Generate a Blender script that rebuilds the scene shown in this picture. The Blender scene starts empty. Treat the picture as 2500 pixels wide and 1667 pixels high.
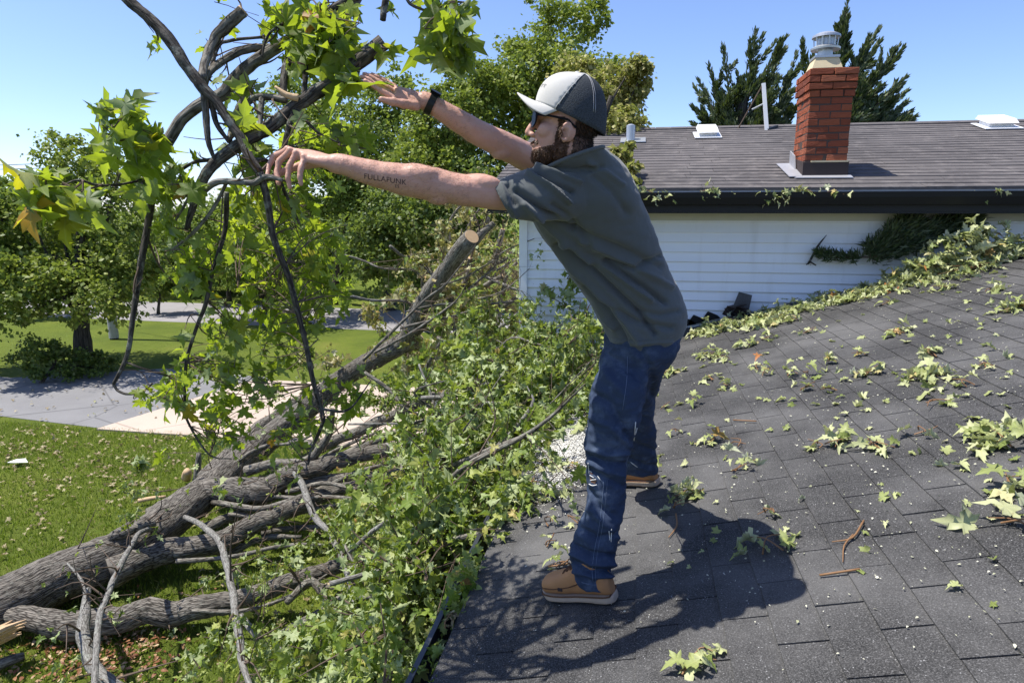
import bpy, bmesh, math, random
import numpy as np
from math import sin, cos, pi, radians, sqrt, atan
from mathutils import Vector, Matrix, noise
from mathutils.bvhtree import BVHTree

random.seed(7)
rng = np.random.default_rng(7)
scene = bpy.context.scene
COL = scene.collection

# ------------------------------------------------------------------ camera
FPX, HORIZON, YAW = 1600.0, 515.0, radians(10.5)     # photograph measured at 2500 x 1667
PITCH = atan((833.5 - HORIZON) / FPX)
CAM = np.array([0.0, 0.0, 4.2])
_R = np.array([cos(YAW), sin(YAW), 0.0]); _H = np.array([-sin(YAW), cos(YAW), 0.0]); _Z = np.array([0, 0, 1.0])
_F = cos(PITCH) * _H - sin(PITCH) * _Z
_D = -sin(PITCH) * _H - cos(PITCH) * _Z
cam_data = bpy.data.cameras.new('camera')
cam_data.sensor_width = 36.0
cam_data.lens = FPX / 2500.0 * 36.0
cam_data.clip_start = 0.05
cam_data.clip_end = 900.0
cam = bpy.data.objects.new('camera', cam_data)
COL.objects.link(cam)
cam.location = CAM
cam.rotation_euler = (pi / 2 - PITCH, 0, YAW)
scene.camera = cam

# ------------------------------------------------------------------ sky, sun, exposure
SUN_EL, SUN_AZ = radians(65.5), radians(-4.0)          # azimuth measured from -X towards +Y
SUN_DIR = Vector((-cos(SUN_EL) * cos(SUN_AZ), cos(SUN_EL) * sin(SUN_AZ), sin(SUN_EL)))
world = bpy.data.worlds.new('World')
scene.world = world
world.use_nodes = True
wn = world.node_tree
wn.nodes.clear()
sky = wn.nodes.new('ShaderNodeTexSky')
sky.sky_type = 'NISHITA'
sky.sun_disc = False
sky.sun_elevation = SUN_EL
sky.sun_rotation = math.atan2(SUN_DIR.x, SUN_DIR.y)
sky.altitude = 0
sky.air_density = 0.75
sky.dust_density = 0.5
sky.ozone_density = 10.0
bg = wn.nodes.new('ShaderNodeBackground')
bg.inputs['Strength'].default_value = 0.15
wo = wn.nodes.new('ShaderNodeOutputWorld')
tint = wn.nodes.new('ShaderNodeMix'); tint.data_type = 'RGBA'; tint.blend_type = 'MULTIPLY'    # the camera's white balance
tint.inputs[0].default_value = 1.0; tint.inputs[7].default_value = (1.13, 0.93, 0.86, 1)
wn.links.new(sky.outputs[0], tint.inputs[6])
wn.links.new(tint.outputs[2], bg.inputs['Color'])
wn.links.new(bg.outputs[0], wo.inputs['Surface'])
sun_data = bpy.data.lights.new('sun', 'SUN')
sun_data.energy = 4.2
sun_data.angle = radians(0.53)
sun_data.color = (1.0, 0.955, 0.88)
sun = bpy.data.objects.new('sun', sun_data)
COL.objects.link(sun)
sun.rotation_euler = (-SUN_DIR).to_track_quat('-Z', 'Y').to_euler()
sun.location = SUN_DIR * 40
vs = scene.view_settings
vs.view_transform = 'Standard'
vs.look = 'None'
vs.exposure = 0.9
vs.gamma = 1.0
vs.use_curve_mapping = False
scene.cycles.use_denoising = True
scene.cycles.max_bounces = 7
scene.cycles.diffuse_bounces = 3
scene.cycles.transmission_bounces = 5
scene.cycles.transparent_max_bounces = 6
scene.cycles.sample_clamp_indirect = 6

# ------------------------------------------------------------------ measuring helpers
def ray(x, y):
    return _F + (x - 1250.0) / FPX * _R + (y - 833.5) / FPX * _D
def P(x, y, d):
    """point seen at (x, y) of the photograph that lies d metres deep"""
    return CAM + d * ray(x, y)
def onplane(x, y, n, c):
    r = ray(x, y)
    return CAM + (c - np.dot(n, CAM)) / np.dot(n, r) * r
def G(x, y, z=0.0):
    return onplane(x, y, _Z, z)
def proj(V):
    q = np.asarray(V, float) - CAM
    d = q @ _F
    return 1250 + FPX * (q @ _R) / d, 833.5 + FPX * (q @ _D) / d, d
ROOF_S, ROOF_0 = 0.285, 2.80                          # near roof: z = ROOF_0 + ROOF_S * x
EAVE_X, RIDGE_X, WALL_Y = -0.615, 3.59, 7.20
_nr = np.array([-ROOF_S, 0, 1.0])
def RF(x, y, up=0.0):
    return onplane(x, y, _nr, ROOF_0 + up)
def zr(x):
    return ROOF_0 + ROOF_S * x
def unit(v):
    v = np.asarray(v, float)
    return v / (np.linalg.norm(v) + 1e-12)

# ------------------------------------------------------------------ object helpers
def tag(o, label=None, cat=None, group=None, kind=None):
    if label: o['label'] = label
    if cat: o['category'] = cat
    if group: o['group'] = group
    if kind: o['kind'] = kind
    return o
def link(name, me, mat=None, parent=None):
    o = bpy.data.objects.new(name, me)
    COL.objects.link(o)
    if me is not None and mat is not None and not me.materials:
        for m in (mat if isinstance(mat, (list, tuple)) else [mat]):
            me.materials.append(m)
    if parent is not None:
        o.parent = parent
        o.matrix_parent_inverse = parent.matrix_basis.inverted() if parent.type == 'EMPTY' else parent.matrix_world.inverted()
    return o
def empty(name, loc=(0, 0, 0)):
    o = bpy.data.objects.new(name, None)
    o.empty_display_size = 0.1
    COL.objects.link(o)
    o.matrix_basis = Matrix.Translation(Vector(loc))
    return o
def np_mesh(name, V, Fc, smooth=False, uv=None):
    """V (n,3), Fc (m,k) numpy arrays -> mesh"""
    V = np.ascontiguousarray(V, dtype=np.float32); Fc = np.ascontiguousarray(Fc, dtype=np.int32)
    me = bpy.data.meshes.new(name)
    m, k = Fc.shape
    me.vertices.add(len(V)); me.vertices.foreach_set('co', V.ravel())
    me.loops.add(m * k); me.loops.foreach_set('vertex_index', Fc.ravel())
    me.polygons.add(m); me.polygons.foreach_set('loop_start', np.arange(0, m * k, k, dtype=np.int32))
    if smooth:
        me.polygons.foreach_set('use_smooth', np.ones(m, dtype=bool))
    if uv is not None:
        l = me.uv_layers.new(name='UVMap')
        l.data.foreach_set('uv', np.ascontiguousarray(uv, dtype=np.float32).ravel())
    me.update(calc_edges=True)
    me.validate()
    return me

class MB:
    """collects boxes, prisms and tubes of ONE part"""
    def __init__(s):
        s.v = []; s.f = []; s.uv = []
    def add(s, V, Fc, uv=None):
        b = len(s.v)
        s.v += [tuple(map(float, p)) for p in V]
        for i, fc in enumerate(Fc):
            s.f.append(tuple(b + j for j in fc))
            s.uv.append(uv[i] if uv is not None else [(0.0, 0.0)] * len(fc))
        return s
    def box(s, lo, hi):
        x0, y0, z0 = lo; x1, y1, z1 = hi
        V = [(x0,y0,z0),(x1,y0,z0),(x1,y1,z0),(x0,y1,z0),(x0,y0,z1),(x1,y0,z1),(x1,y1,z1),(x0,y1,z1)]
        return s.add(V, [(0,3,2,1),(4,5,6,7),(0,1,5,4),(1,2,6,5),(2,3,7,6),(3,0,4,7)])
    def bar(s, a, b, w, h, up=(0, 0, 1)):
        a = np.asarray(a, float); b = np.asarray(b, float)
        t = unit(b - a); r = np.cross(t, up)
        if np.linalg.norm(r) < 1e-4: r = np.cross(t, (1, 0, 0))
        r = unit(r); u = np.cross(r, t)
        V = [p + r * sx * w / 2 + u * sy * h / 2 for p in (a, b) for sx, sy in ((-1,-1),(1,-1),(1,1),(-1,1))]
        return s.add(V, [(3,2,1,0),(4,5,6,7),(0,1,5,4),(1,2,6,5),(2,3,7,6),(3,0,4,7)])
    def prism(s, poly, off):
        n = len(poly); off = np.asarray(off, float)
        V = [np.asarray(p, float) for p in poly] + [np.asarray(p, float) + off for p in poly]
        return s.add(V, [tuple(range(n-1, -1, -1)), tuple(range(n, 2*n))] + [(i, (i+1) % n, n+(i+1) % n, n+i) for i in range(n)])
    def tube(s, pts, rad, seg=8, cap=True, bump=0.0, fine=0, freq=6.0, flat=None):
        V, Fc, uv = tube_arrays(pts, rad, seg, cap, bump, fine, freq)
        return s.add(V, Fc, uv)
    def lathe(s, axis_pts, n=24):
        V = []; Fc = []
        for (c, r) in axis_pts:
            for i in range(n):
                a = 2*pi*i/n
                V.append((c[0]+r*cos(a), c[1]+r*sin(a), c[2]))
        m = len(axis_pts)
        for j in range(m-1):
            for i in range(n):
                Fc.append((j*n+i, j*n+(i+1) % n, (j+1)*n+(i+1) % n, (j+1)*n+i))
        Fc.append(tuple(range(n-1, -1, -1))); Fc.append(tuple((m-1)*n+i for i in range(n)))
        return s.add(V, Fc)
    def build(s, name, mat, parent=None, smooth=False):
        me = bpy.data.meshes.new(name)
        me.from_pydata(s.v, [], s.f)
        l = me.uv_layers.new(name='UVMap')
        flat = [c for u in s.uv for p in u for c in p]
        if len(flat) == 2 * len(me.loops):
            l.data.foreach_set('uv', flat)
        if smooth:
            me.polygons.foreach_set('use_smooth', [True] * len(me.polygons))
        me.update()
        return link(name, me, mat, parent)

def spline(pts, vals, sub):
    """Catmull-Rom through pts (n,3) with a scalar per point"""
    pts = [np.asarray(p, float) for p in pts]
    n = len(pts)
    if n < 2: return pts, list(vals)
    out = []; ov = []
    ext = [2*pts[0]-pts[1]] + pts + [2*pts[-1]-pts[-2]]
    for i in range(n-1):
        p0, p1, p2, p3 = ext[i:i+4]
        for k in range(sub):
            t = k / sub
            out.append(0.5*((2*p1)+(-p0+p2)*t+(2*p0-5*p1+4*p2-p3)*t*t+(-p0+3*p1-3*p2+p3)*t**3))
            ov.append(vals[i]*(1-t)+vals[i+1]*t)
    out.append(pts[-1]); ov.append(vals[-1])
    return out, ov
def tube_arrays(pts, rad, seg=8, cap=True, bump=0.0, fine=0, freq=6.0):
    if np.isscalar(rad): rad = [rad]*len(pts)
    if fine: pts, rad = spline(pts, list(rad), fine)
    pts = [np.asarray(p, float) for p in pts]
    n = len(pts); V = []; vs_ = [0.0]
    for i in range(1, n): vs_.append(vs_[-1] + float(np.linalg.norm(pts[i]-pts[i-1])))
    nrm = None
    sd = random.uniform(0, 50)
    for i in range(n):
        t = unit(pts[min(i+1, n-1)] - pts[max(i-1, 0)])
        if nrm is None:
            nrm = np.cross(t, (0.31, 0.2, 0.93)); 
            if np.linalg.norm(nrm) < 0.05: nrm = np.cross(t, (1, 0, 0))
        nrm = unit(nrm - t*np.dot(nrm, t)); b = np.cross(t, nrm)
        for k in range(seg):
            a = 2*pi*k/seg
            r = rad[i]
            if bump and seg >= 18:
                q = Vector((cos(a)*3.6+sd, sin(a)*3.6, vs_[i]*1.7))
                r *= 1 + 0.035*(1 - 2.2*abs(noise.noise(q))) + 0.02*noise.noise(q*2.3)
            if bump:
                q = Vector((cos(a)*1.2+sd, sin(a)*1.2, vs_[i]*freq))
                r *= 1 + bump*noise.noise(q) + bump*0.6*noise.noise(q*2.7)
            V.append(pts[i] + (nrm*cos(a)+b*sin(a))*r)
    Fc = []; uv = []
    R0 = max(rad)
    for i in range(n-1):
        for k in range(seg):
            k2 = (k+1) % seg
            Fc.append((i*seg+k, i*seg+k2, (i+1)*seg+k2, (i+1)*seg+k))
            u0, u1 = k/seg*2*pi*R0, (k+1)/seg*2*pi*R0
            uv.append([(u0, vs_[i]), (u1, vs_[i]), (u1, vs_[i+1]), (u0, vs_[i+1])])
    if cap:
        Fc.append(tuple(range(seg-1, -1, -1))); uv.append([(0, 0)]*seg)
        Fc.append(tuple((n-1)*seg+k for k in range(seg))); uv.append([(0, 0)]*seg)
    return V, Fc, uv

# ------------------------------------------------------------------ material helpers
class NT:
    def __init__(s, name):
        s.m = bpy.data.materials.new(name); s.m.use_nodes = True
        s.t = s.m.node_tree; s.t.nodes.clear()
        s.out = s.t.nodes.new('ShaderNodeOutputMaterial')
    def n(s, ty, **kw):
        nd = s.t.nodes.new('ShaderNode'+ty)
        for k, v in kw.items():
            if k.startswith('_'): nd.inputs[int(k[1:])].default_value = v
            else: setattr(nd, k, v)
        return nd
    def l(s, a, b): s.t.links.new(a, b)
    def val(s, x, inp):
        if hasattr(x, 'links'): s.l(x, inp)
        else: inp.default_value = x
    def noise(s, vec, scale, detail=4, rough=0.55, dist=0.0):
        nd = s.n('TexNoise'); nd.inputs['Scale'].default_value = scale; nd.inputs['Detail'].default_value = detail
        nd.inputs['Roughness'].default_value = rough; nd.inputs['Distortion'].default_value = dist
        if vec is not None: s.l(vec, nd.inputs['Vector'])
        return nd.outputs['Fac']
    def voro(s, vec, scale, out='Distance', feat='F1'):
        nd = s.n('TexVoronoi'); nd.feature = feat; nd.inputs['Scale'].default_value = scale
        if vec is not None: s.l(vec, nd.inputs['Vector'])
        return nd.outputs[out]
    def ramp(s, fac, stops, interp='LINEAR'):
        nd = s.n('ValToRGB'); cr = nd.color_ramp; cr.interpolation = interp
        while len(cr.elements) > 1: cr.elements.remove(cr.elements[-1])
        cr.elements[0].position = stops[0][0]; cr.elements[0].color = (*stops[0][1], 1)
        for p_, c_ in stops[1:]:
            e = cr.elements.new(p_); e.color = (*c_, 1)
        s.l(fac, nd.inputs['Fac'])
        return nd.outputs['Color']
    def mix(s, fac, a, b, mode='MIX'):
        nd = s.n('Mix'); nd.data_type = 'RGBA'; nd.blend_type = mode
        s.val(fac, nd.inputs[0])
        for x, i in ((a, 6), (b, 7)):
            if hasattr(x, 'links'): s.l(x, nd.inputs[i])
            else: nd.inputs[i].default_value = (*x, 1)
        return nd.outputs[2]
    def math(s, op, a, b=0.0, clamp=False):
        nd = s.n('Math'); nd.operation = op; nd.use_clamp = clamp
        s.val(a, nd.inputs[0]); s.val(b, nd.inputs[1])
        return nd.outputs[0]
    def mapping(s, vec, scale=(1, 1, 1), rot=(0, 0, 0)):
        nd = s.n('Mapping'); nd.inputs['Scale'].default_value = scale; nd.inputs['Rotation'].default_value = rot
        s.l(vec, nd.inputs['Vector']); return nd.outputs[0]
    def bump(s, h, strength=0.3, dist=0.01, prev=None):
        nd = s.n('Bump'); nd.inputs['Strength'].default_value = strength; nd.inputs['Distance'].default_value = dist
        s.l(h, nd.inputs['Height'])
        if prev is not None: s.l(prev, nd.inputs['Normal'])
        return nd.outputs[0]
    def coord(s, kind='Object'):
        return s.n('TexCoord').outputs[kind]
    def pos(s):
        return s.n('NewGeometry').outputs['Position']
    def island(s):
        return s.n('NewGeometry').outputs['Random Per Island']
    def orand(s):
        return s.n('ObjectInfo').outputs['Random']
    def bsdf(s, col, rough=0.8, normal=None, spec=0.3, metal=0.0, **kw):
        nd = s.n('BsdfPrincipled')
        if hasattr(col, 'links'): s.l(col, nd.inputs['Base Color'])
        else: nd.inputs['Base Color'].default_value = (*col, 1)
        s.val(rough, nd.inputs['Roughness'])
        nd.inputs['Specular IOR Level'].default_value = spec
        nd.inputs['Metallic'].default_value = metal
        if normal is not None: s.l(normal, nd.inputs['Normal'])
        for k, v in kw.items(): nd.inputs[k].default_value = v
        s.l(nd.outputs[0], s.out.inputs['Surface'])
        return nd

def leaf_material(name, stops, under, trans=0.45, tcol=(0.30, 0.42, 0.03), spec=0.25, veins=False):
    t = NT(name)
    rnd = t.math('FRACT', t.math('ADD', t.island(), t.orand()))
    col = t.ramp(rnd, stops)
    nz = t.noise(t.pos(), 9.0, 2)
    col = t.mix(t.math('MULTIPLY', nz, 0.5), col, t.mix(1.0, col, (0.6, 0.62, 0.5), 'MULTIPLY'))
    if veins:
        sx = t.n('SeparateXYZ'); t.l(t.coord('UV'), sx.inputs[0])
        ang = t.math('ARCTAN2', sx.outputs[0], sx.outputs[1]); pp = t.math('PINGPONG', ang, 0.36)
        rr = t.math('SQRT', t.math('ADD', t.math('MULTIPLY', sx.outputs[0], sx.outputs[0]), t.math('MULTIPLY', sx.outputs[1], sx.outputs[1])))
        vd = t.ramp(t.math('MULTIPLY', pp, rr), [(0.006, (1, 1, 1)), (0.026, (0, 0, 0))])
        col = t.mix(t.math('MULTIPLY', vd, 0.5), col, t.mix(0.5, (0.42, 0.46, 0.16), col))
        spot = t.ramp(t.noise(t.pos(), 38.0, 3, 0.6), [(0.62, (0, 0, 0)), (0.74, (1, 1, 1))])
        col = t.mix(t.math('MULTIPLY', spot, 0.45), col, (0.16, 0.10, 0.03))
    geo = t.n('NewGeometry')
    rnd2 = t.math('FRACT', t.math('MULTIPLY', rnd, 7.31))
    face = t.mix(geo.outputs['Backfacing'], col, t.mix(t.math('MULTIPLY', rnd2, 0.5), under, col))
    bs = t.n('BsdfPrincipled'); t.l(face, bs.inputs['Base Color'])
    bs.inputs['Roughness'].default_value = 0.5; bs.inputs['Specular IOR Level'].default_value = spec
    tr = t.n('BsdfTranslucent'); t.l(t.mix(0.55, col, tcol), tr.inputs['Color'])
    mx = t.n('MixShader'); mx.inputs[0].default_value = trans
    t.l(bs.outputs[0], mx.inputs[1]); t.l(tr.outputs[0], mx.inputs[2])
    t.l(mx.outputs[0], t.out.inputs['Surface'])
    return t.m

def bark_material(name, dark, light, lichen=0.0, scale=1.0, furrow=0.6, crack=0.35):
    t = NT(name)
    uv = t.coord('UV')
    st = t.mapping(uv, (26*scale, 3.2*scale, 1))
    n0 = t.noise(st, 1.0, 6, 0.62, 0.8)
    wob = t.n('MixRGB'); wob.blend_type = 'ADD'; wob.inputs[0].default_value = 0.9
    t.l(t.mapping(uv, (30*scale, 6.0*scale, 1)), wob.inputs[1]); t.l(t.n('TexNoise').outputs['Color'], wob.inputs[2])
    ed = t.voro(wob.outputs[0], 1.0, 'Distance', 'DISTANCE_TO_EDGE')
    ek = t.math('ADD', t.math('MULTIPLY', t.math('MINIMUM', ed, 0.22), 1.6*crack), 0.24*(1 - crack))
    n1 = t.math('ADD', t.math('MULTIPLY', n0, 0.72), ek)
    n2 = t.noise(t.pos(), 14.0*scale, 5, 0.6)
    col = t.ramp(n1, [(0.32, tuple(c*0.7 for c in dark)), (0.50, dark), (0.66, light), (0.86, tuple(min(1, c*1.35) for c in light))])
    col = t.mix(t.math('MULTIPLY', n2, 0.45), col, dark)
    if lichen:
        lm = t.ramp(t.noise(t.pos(), 22.0, 4, 0.7), [(0.54, (0, 0, 0)), (0.66, (1, 1, 1))])
        col = t.mix(t.math('MULTIPLY', lm, lichen), col, (0.33, 0.35, 0.30))
    b = t.bump(n1, furrow, 0.03)
    b = t.bump(n2, 0.35, 0.008, b)
    t.bsdf(col, 0.9, b, 0.15)
    return t.m

def plain(name, col, rough=0.6, metal=0.0, spec=0.3, nscale=8.0, var=0.25, bumps=0.0):
    t = NT(name)
    nz = t.noise(t.pos(), nscale, 5, 0.6)
    c = t.mix(t.math('MULTIPLY', nz, var), col, tuple(x*0.45 for x in col))
    nb = t.bump(t.noise(t.pos(), nscale*9, 3), bumps, 0.004) if bumps else None
    t.bsdf(c, rough, nb, spec, metal)
    return t.m

M = {}
# shingles: charcoal granules, pale flecks, worn light patches
def shingle_material(name, dark, light, fleck, wear):
    t = NT(name)
    pos = t.pos()
    g = t.noise(pos, 210.0, 3, 0.8)
    big = t.noise(pos, 1.6, 5, 0.6)
    col = t.ramp(g, [(0.36, dark), (0.55, light), (0.68, tuple(c*3.2 for c in light))])
    tab = t.math('FRACT', t.math('ADD', t.math('MULTIPLY', t.orand(), 3.7), t.math('MULTIPLY', t.island(), 1.0)))
    col = t.mix(t.math('MULTIPLY', tab, 0.35), col, t.mix(1.0, col, (0.66, 0.66, 0.66), 'MULTIPLY'))
    fl = t.ramp(t.voro(pos, 85.0), [(0.10, (1, 1, 1)), (0.20, (0, 0, 0))])
    flm = t.ramp(t.noise(pos, 30.0, 3), [(0.50, (0, 0, 0)), (0.66, (1, 1, 1))])
    col = t.mix(t.math('MULTIPLY', t.math('MULTIPLY', fl, flm), fleck), col, (0.62, 0.62, 0.62))
    wr = t.ramp(big, [(0.42, (0, 0, 0)), (0.70, (1, 1, 1))])
    col = t.mix(t.math('MULTIPLY', wr, wear), col, (0.15, 0.147, 0.143))
    nb = t.bump(g, 0.5, 0.003)
    t.bsdf(col, 0.85, nb, 0.25)
    return t.m
M['shingle'] = shingle_material('charcoal_shingle', (0.010, 0.010, 0.010), (0.054, 0.053, 0.052), 0.6, 0.55)
def far_roof_material():
    t = NT('weathered_shingle')
    pos = t.pos()
    g = t.noise(t.mapping(pos, (3.2, 60, 60)), 1.0, 3, 0.7)
    g2 = t.noise(pos, 90.0, 3, 0.7)
    big = t.noise(pos, 0.9, 5, 0.6)
    col = t.ramp(g, [(0.25, (0.075, 0.068, 0.066)), (0.7, (0.135, 0.124, 0.122))])
    col = t.mix(t.ramp(big, [(0.4, (0, 0, 0)), (0.65, (0.7, 0.7, 0.7))]), col, (0.065, 0.060, 0.060))
    bl = t.ramp(t.noise(pos, 6.0, 4, 0.7), [(0.5, (0, 0, 0)), (0.7, (0.5, 0.5, 0.5))])
    col = t.mix(bl, col, (0.21, 0.19, 0.18))
    fl = t.ramp(g2, [(0.62, (0, 0, 0)), (0.76, (1, 1, 1))])
    col = t.mix(t.math('MULTIPLY', fl, 0.35), col, (0.45, 0.43, 0.42))
    t.bsdf(col, 0.85, t.bump(g2, 0.4, 0.004), 0.2)
    return t.m
M['far_shingle'] = far_roof_material()
def siding_material():
    t = NT('white_siding')
    pos = t.pos()
    st = t.noise(t.mapping(pos, (0.9, 1, 9)), 1.0, 5, 0.6)
    sp = t.ramp(t.voro(pos, 5.0), [(0.02, (1, 1, 1)), (0.035, (0, 0, 0))])
    dr = t.ramp(t.noise(t.mapping(pos, (7, 1, 0.8)), 1.0, 5, 0.65), [(0.52, (0, 0, 0)), (0.72, (1, 1, 1))])
    col = t.mix(t.math('MULTIPLY', st, 0.3), (0.87, 0.88, 0.88), (0.68, 0.69, 0.70))
    col = t.mix(t.math('MULTIPLY', dr, 0.22), col, (0.50, 0.48, 0.43))
    col = t.mix(t.math('MULTIPLY', sp, 0.5), col, (0.2, 0.18, 0.16))
    t.bsdf(col, 0.45, t.bump(t.noise(pos, 60.0, 3), 0.08, 0.004), 0.4)
    return t.m
M['siding'] = siding_material()
M['black_trim'] = plain('black_trim', (0.010, 0.011, 0.012), 0.45, 0, 0.3, 5)
M['dark_gutter'] = plain('dark_gutter', (0.045, 0.05, 0.06), 0.35, 0.2, 0.5, 8, 0.4)
M['grey_metal'] = plain('galvanized_metal', (0.52, 0.54, 0.56), 0.38, 0.6, 0.5, 12, 0.35)
M['white_metal'] = plain('white_metal', (0.72, 0.73, 0.74), 0.45, 0.0, 0.4, 12, 0.2)
M['flash'] = plain('lead_flashing', (0.42, 0.42, 0.44), 0.5, 0.3, 0.4, 15, 0.6)
M['tar'] = plain('tarred_base', (0.06, 0.045, 0.042), 0.7, 0, 0.2, 10, 0.5)
M['cream'] = plain('cream_mortar', (0.62, 0.52, 0.34), 0.85, 0, 0.2, 25, 0.3, 0.3)
M['mortar'] = plain('dark_mortar', (0.10, 0.075, 0.065), 0.95, 0, 0.1, 40, 0.5, 0.3)
def brick_material():
    t = NT('red_brick')
    pos = t.pos()
    col = t.ramp(t.orand(), [(0.0, (0.20, 0.055, 0.030)), (0.3, (0.40, 0.115, 0.052)), (0.55, (0.30, 0.08, 0.042)), (0.8, (0.46, 0.155, 0.08)), (1.0, (0.15, 0.045, 0.03))])
    nz = t.noise(t.mapping(pos, (12, 12, 60)), 1.0, 5, 0.65)
    col = t.mix(t.math('MULTIPLY', nz, 0.6), col, (0.10, 0.035, 0.026))
    h = t.noise(t.mapping(pos, (20, 20, 110)), 1.0, 4, 0.6)
    t.bsdf(col, 0.85, t.bump(h, 0.8, 0.012), 0.15)
    return t.m
M['brick'] = brick_material()
M['bark'] = bark_material('maple_bark', (0.045, 0.039, 0.033), (0.27, 0.245, 0.21), 0.2, 1.5, 0.9, 0.5)
M['bark_limb'] = bark_material('limb_bark', (0.060, 0.053, 0.044), (0.26, 0.24, 0.205), 0.35, 1.6, 0.6)
M['bark_dark'] = bark_material('held_branch_bark', (0.030, 0.026, 0.023), (0.125, 0.112, 0.095), 0.45, 2.2, 0.5)
M['bark_pale'] = bark_material('lichened_branch_bark', (0.09, 0.085, 0.075), (0.27, 0.26, 0.24), 0.6, 2.5, 0.5)
M['bark_far'] = bark_material('far_bark', (0.03, 0.026, 0.022), (0.10, 0.09, 0.075), 0.0, 0.6, 0.8)
M['twig'] = plain('twig_bark', (0.13, 0.095, 0.07), 0.8, 0, 0.2, 30, 0.6)
M['wood'] = plain('fresh_wood', (0.60, 0.42, 0.25), 0.8, 0, 0.2, 40, 0.5, 0.3)
M['petiole'] = plain('petiole', (0.24, 0.13, 0.06), 0.6, 0, 0.3, 30, 0.5)
GREEN = [(0.0, (0.065, 0.12, 0.020)), (0.3, (0.105, 0.175, 0.024)), (0.62, (0.16, 0.235, 0.028)), (0.90, (0.23, 0.29, 0.035)), (0.975, (0.30, 0.27, 0.03)), (0.99, (0.5, 0.25, 0.02)), (1.0, (0.45, 0.12, 0.02))]
M['leaf_held'] = leaf_material('held_leaf', GREEN, (0.28, 0.35, 0.19), 0.56, (0.52, 0.66, 0.02), 0.3, True)
WILT = [(0.0, (0.06, 0.11, 0.018)), (0.3, (0.115, 0.185, 0.024)), (0.6, (0.21, 0.28, 0.045)), (0.88, (0.36, 0.41, 0.11)), (0.982, (0.36, 0.33, 0.09)), (1.0, (0.40, 0.20, 0.05))]
M['leaf_wilt'] = leaf_material('wilting_leaf', WILT, (0.38, 0.44, 0.22), 0.32, (0.40, 0.52, 0.03), 0.35, True)
M['leaf_roof'] = leaf_material('roof_leaf', [(0.0, (0.16, 0.21, 0.05)), (0.25, (0.30, 0.34, 0.12)), (0.65, (0.46, 0.49, 0.24)), (0.93, (0.54, 0.55, 0.32)), (0.975, (0.45, 0.33, 0.10)), (1.0, (0.40, 0.14, 0.05))], (0.56, 0.58, 0.41), 0.22, (0.40, 0.46, 0.10), 0.3, True)
M['leaf_brown'] = leaf_material('withered_leaf', [(0.0, (0.14, 0.15, 0.03)), (0.35, (0.27, 0.27, 0.07)), (0.7, (0.40, 0.37, 0.15)), (0.92, (0.45, 0.36, 0.17)), (1.0, (0.40, 0.19, 0.07))], (0.45, 0.43, 0.27), 0.3, (0.45, 0.42, 0.06), 0.3)
M['leaf_dry'] = leaf_material('dry_leaf', [(0.0, (0.16, 0.12, 0.06)), (0.5, (0.34, 0.27, 0.15)), (0.8, (0.46, 0.38, 0.24)), (1.0, (0.30, 0.32, 0.12))], (0.42, 0.38, 0.28), 0.15, (0.4, 0.3, 0.1), 0.2)
def crown_mat(name, a, b, c, trans=0.35):
    return leaf_material(name, [(0.0, a), (0.55, b), (0.93, c), (1.0, tuple(min(1, x*1.25) for x in c))], tuple(x*0.7+0.05 for x in c), trans, (0.30, 0.40, 0.04), 0.3)
M['crown_dark'] = crown_mat('dark_crown', (0.045, 0.082, 0.018), (0.09, 0.142, 0.028), (0.165, 0.22, 0.045))
M['crown_mid'] = crown_mat('mid_crown', (0.070, 0.120, 0.020), (0.14, 0.21, 0.030), (0.24, 0.30, 0.05))
M['crown_light'] = crown_mat('light_crown', (0.095, 0.145, 0.02), (0.19, 0.25, 0.032), (0.30, 0.34, 0.06))
M['crown_yellow'] = crown_mat('wilted_crown', (0.16, 0.17, 0.03), (0.33, 0.32, 0.09), (0.50, 0.43, 0.17))
M['needle'] = crown_mat('conifer_needle', (0.020, 0.042, 0.016), (0.045, 0.078, 0.026), (0.10, 0.13, 0.042), 0.12)
# ================================================================== SETTING: ground, drive, road
def ground_material():
    t = NT('lawn')
    pos = t.pos()
    n1 = t.noise(pos, 0.45, 5, 0.6); n2 = t.noise(pos, 7.0, 5, 0.65); n3 = t.noise(pos, 60.0, 3, 0.7)
    col = t.ramp(n1, [(0.3, (0.10, 0.145, 0.022)), (0.55, (0.165, 0.215, 0.03)), (0.75, (0.24, 0.26, 0.05))])
    col = t.mix(t.math('MULTIPLY', n2, 0.5), col, (0.060, 0.075, 0.020))
    dry = t.ramp(n2, [(0.56, (0, 0, 0)), (0.70, (1, 1, 1))])
    col = t.mix(t.math('MULTIPLY', dry, 0.35), col, (0.20, 0.165, 0.08))
    t.bsdf(col, 0.95, t.bump(n3, 1.0, 0.05), 0.1)
    return t.m
M['lawn'] = ground_material()
def asphalt_material(name, a, b):
    t = NT(name)
    pos = t.pos()
    g = t.noise(pos, 120.0, 3, 0.7); big = t.noise(pos, 0.7, 5, 0.6)
    col = t.ramp(big, [(0.3, a), (0.7, b)])
    col = t.mix(t.math('MULTIPLY', g, 0.5), col, tuple(c*0.5 for c in a))
    cr = t.ramp(t.voro(pos, 0.45, 'Distance', 'DISTANCE_TO_EDGE'), [(0.004, (1, 1, 1)), (0.012, (0, 0, 0))])
    col = t.mix(t.math('MULTIPLY', cr, 0.5), col, tuple(c*0.35 for c in a))
    t.bsdf(col, 0.85, t.bump(g, 0.5, 0.006), 0.25)
    return t.m
M['asphalt'] = asphalt_material('driveway_asphalt', (0.18, 0.178, 0.182), (0.25, 0.248, 0.25))
M['road'] = asphalt_material('road_surface', (0.24, 0.23, 0.228), (0.32, 0.305, 0.30))
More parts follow.
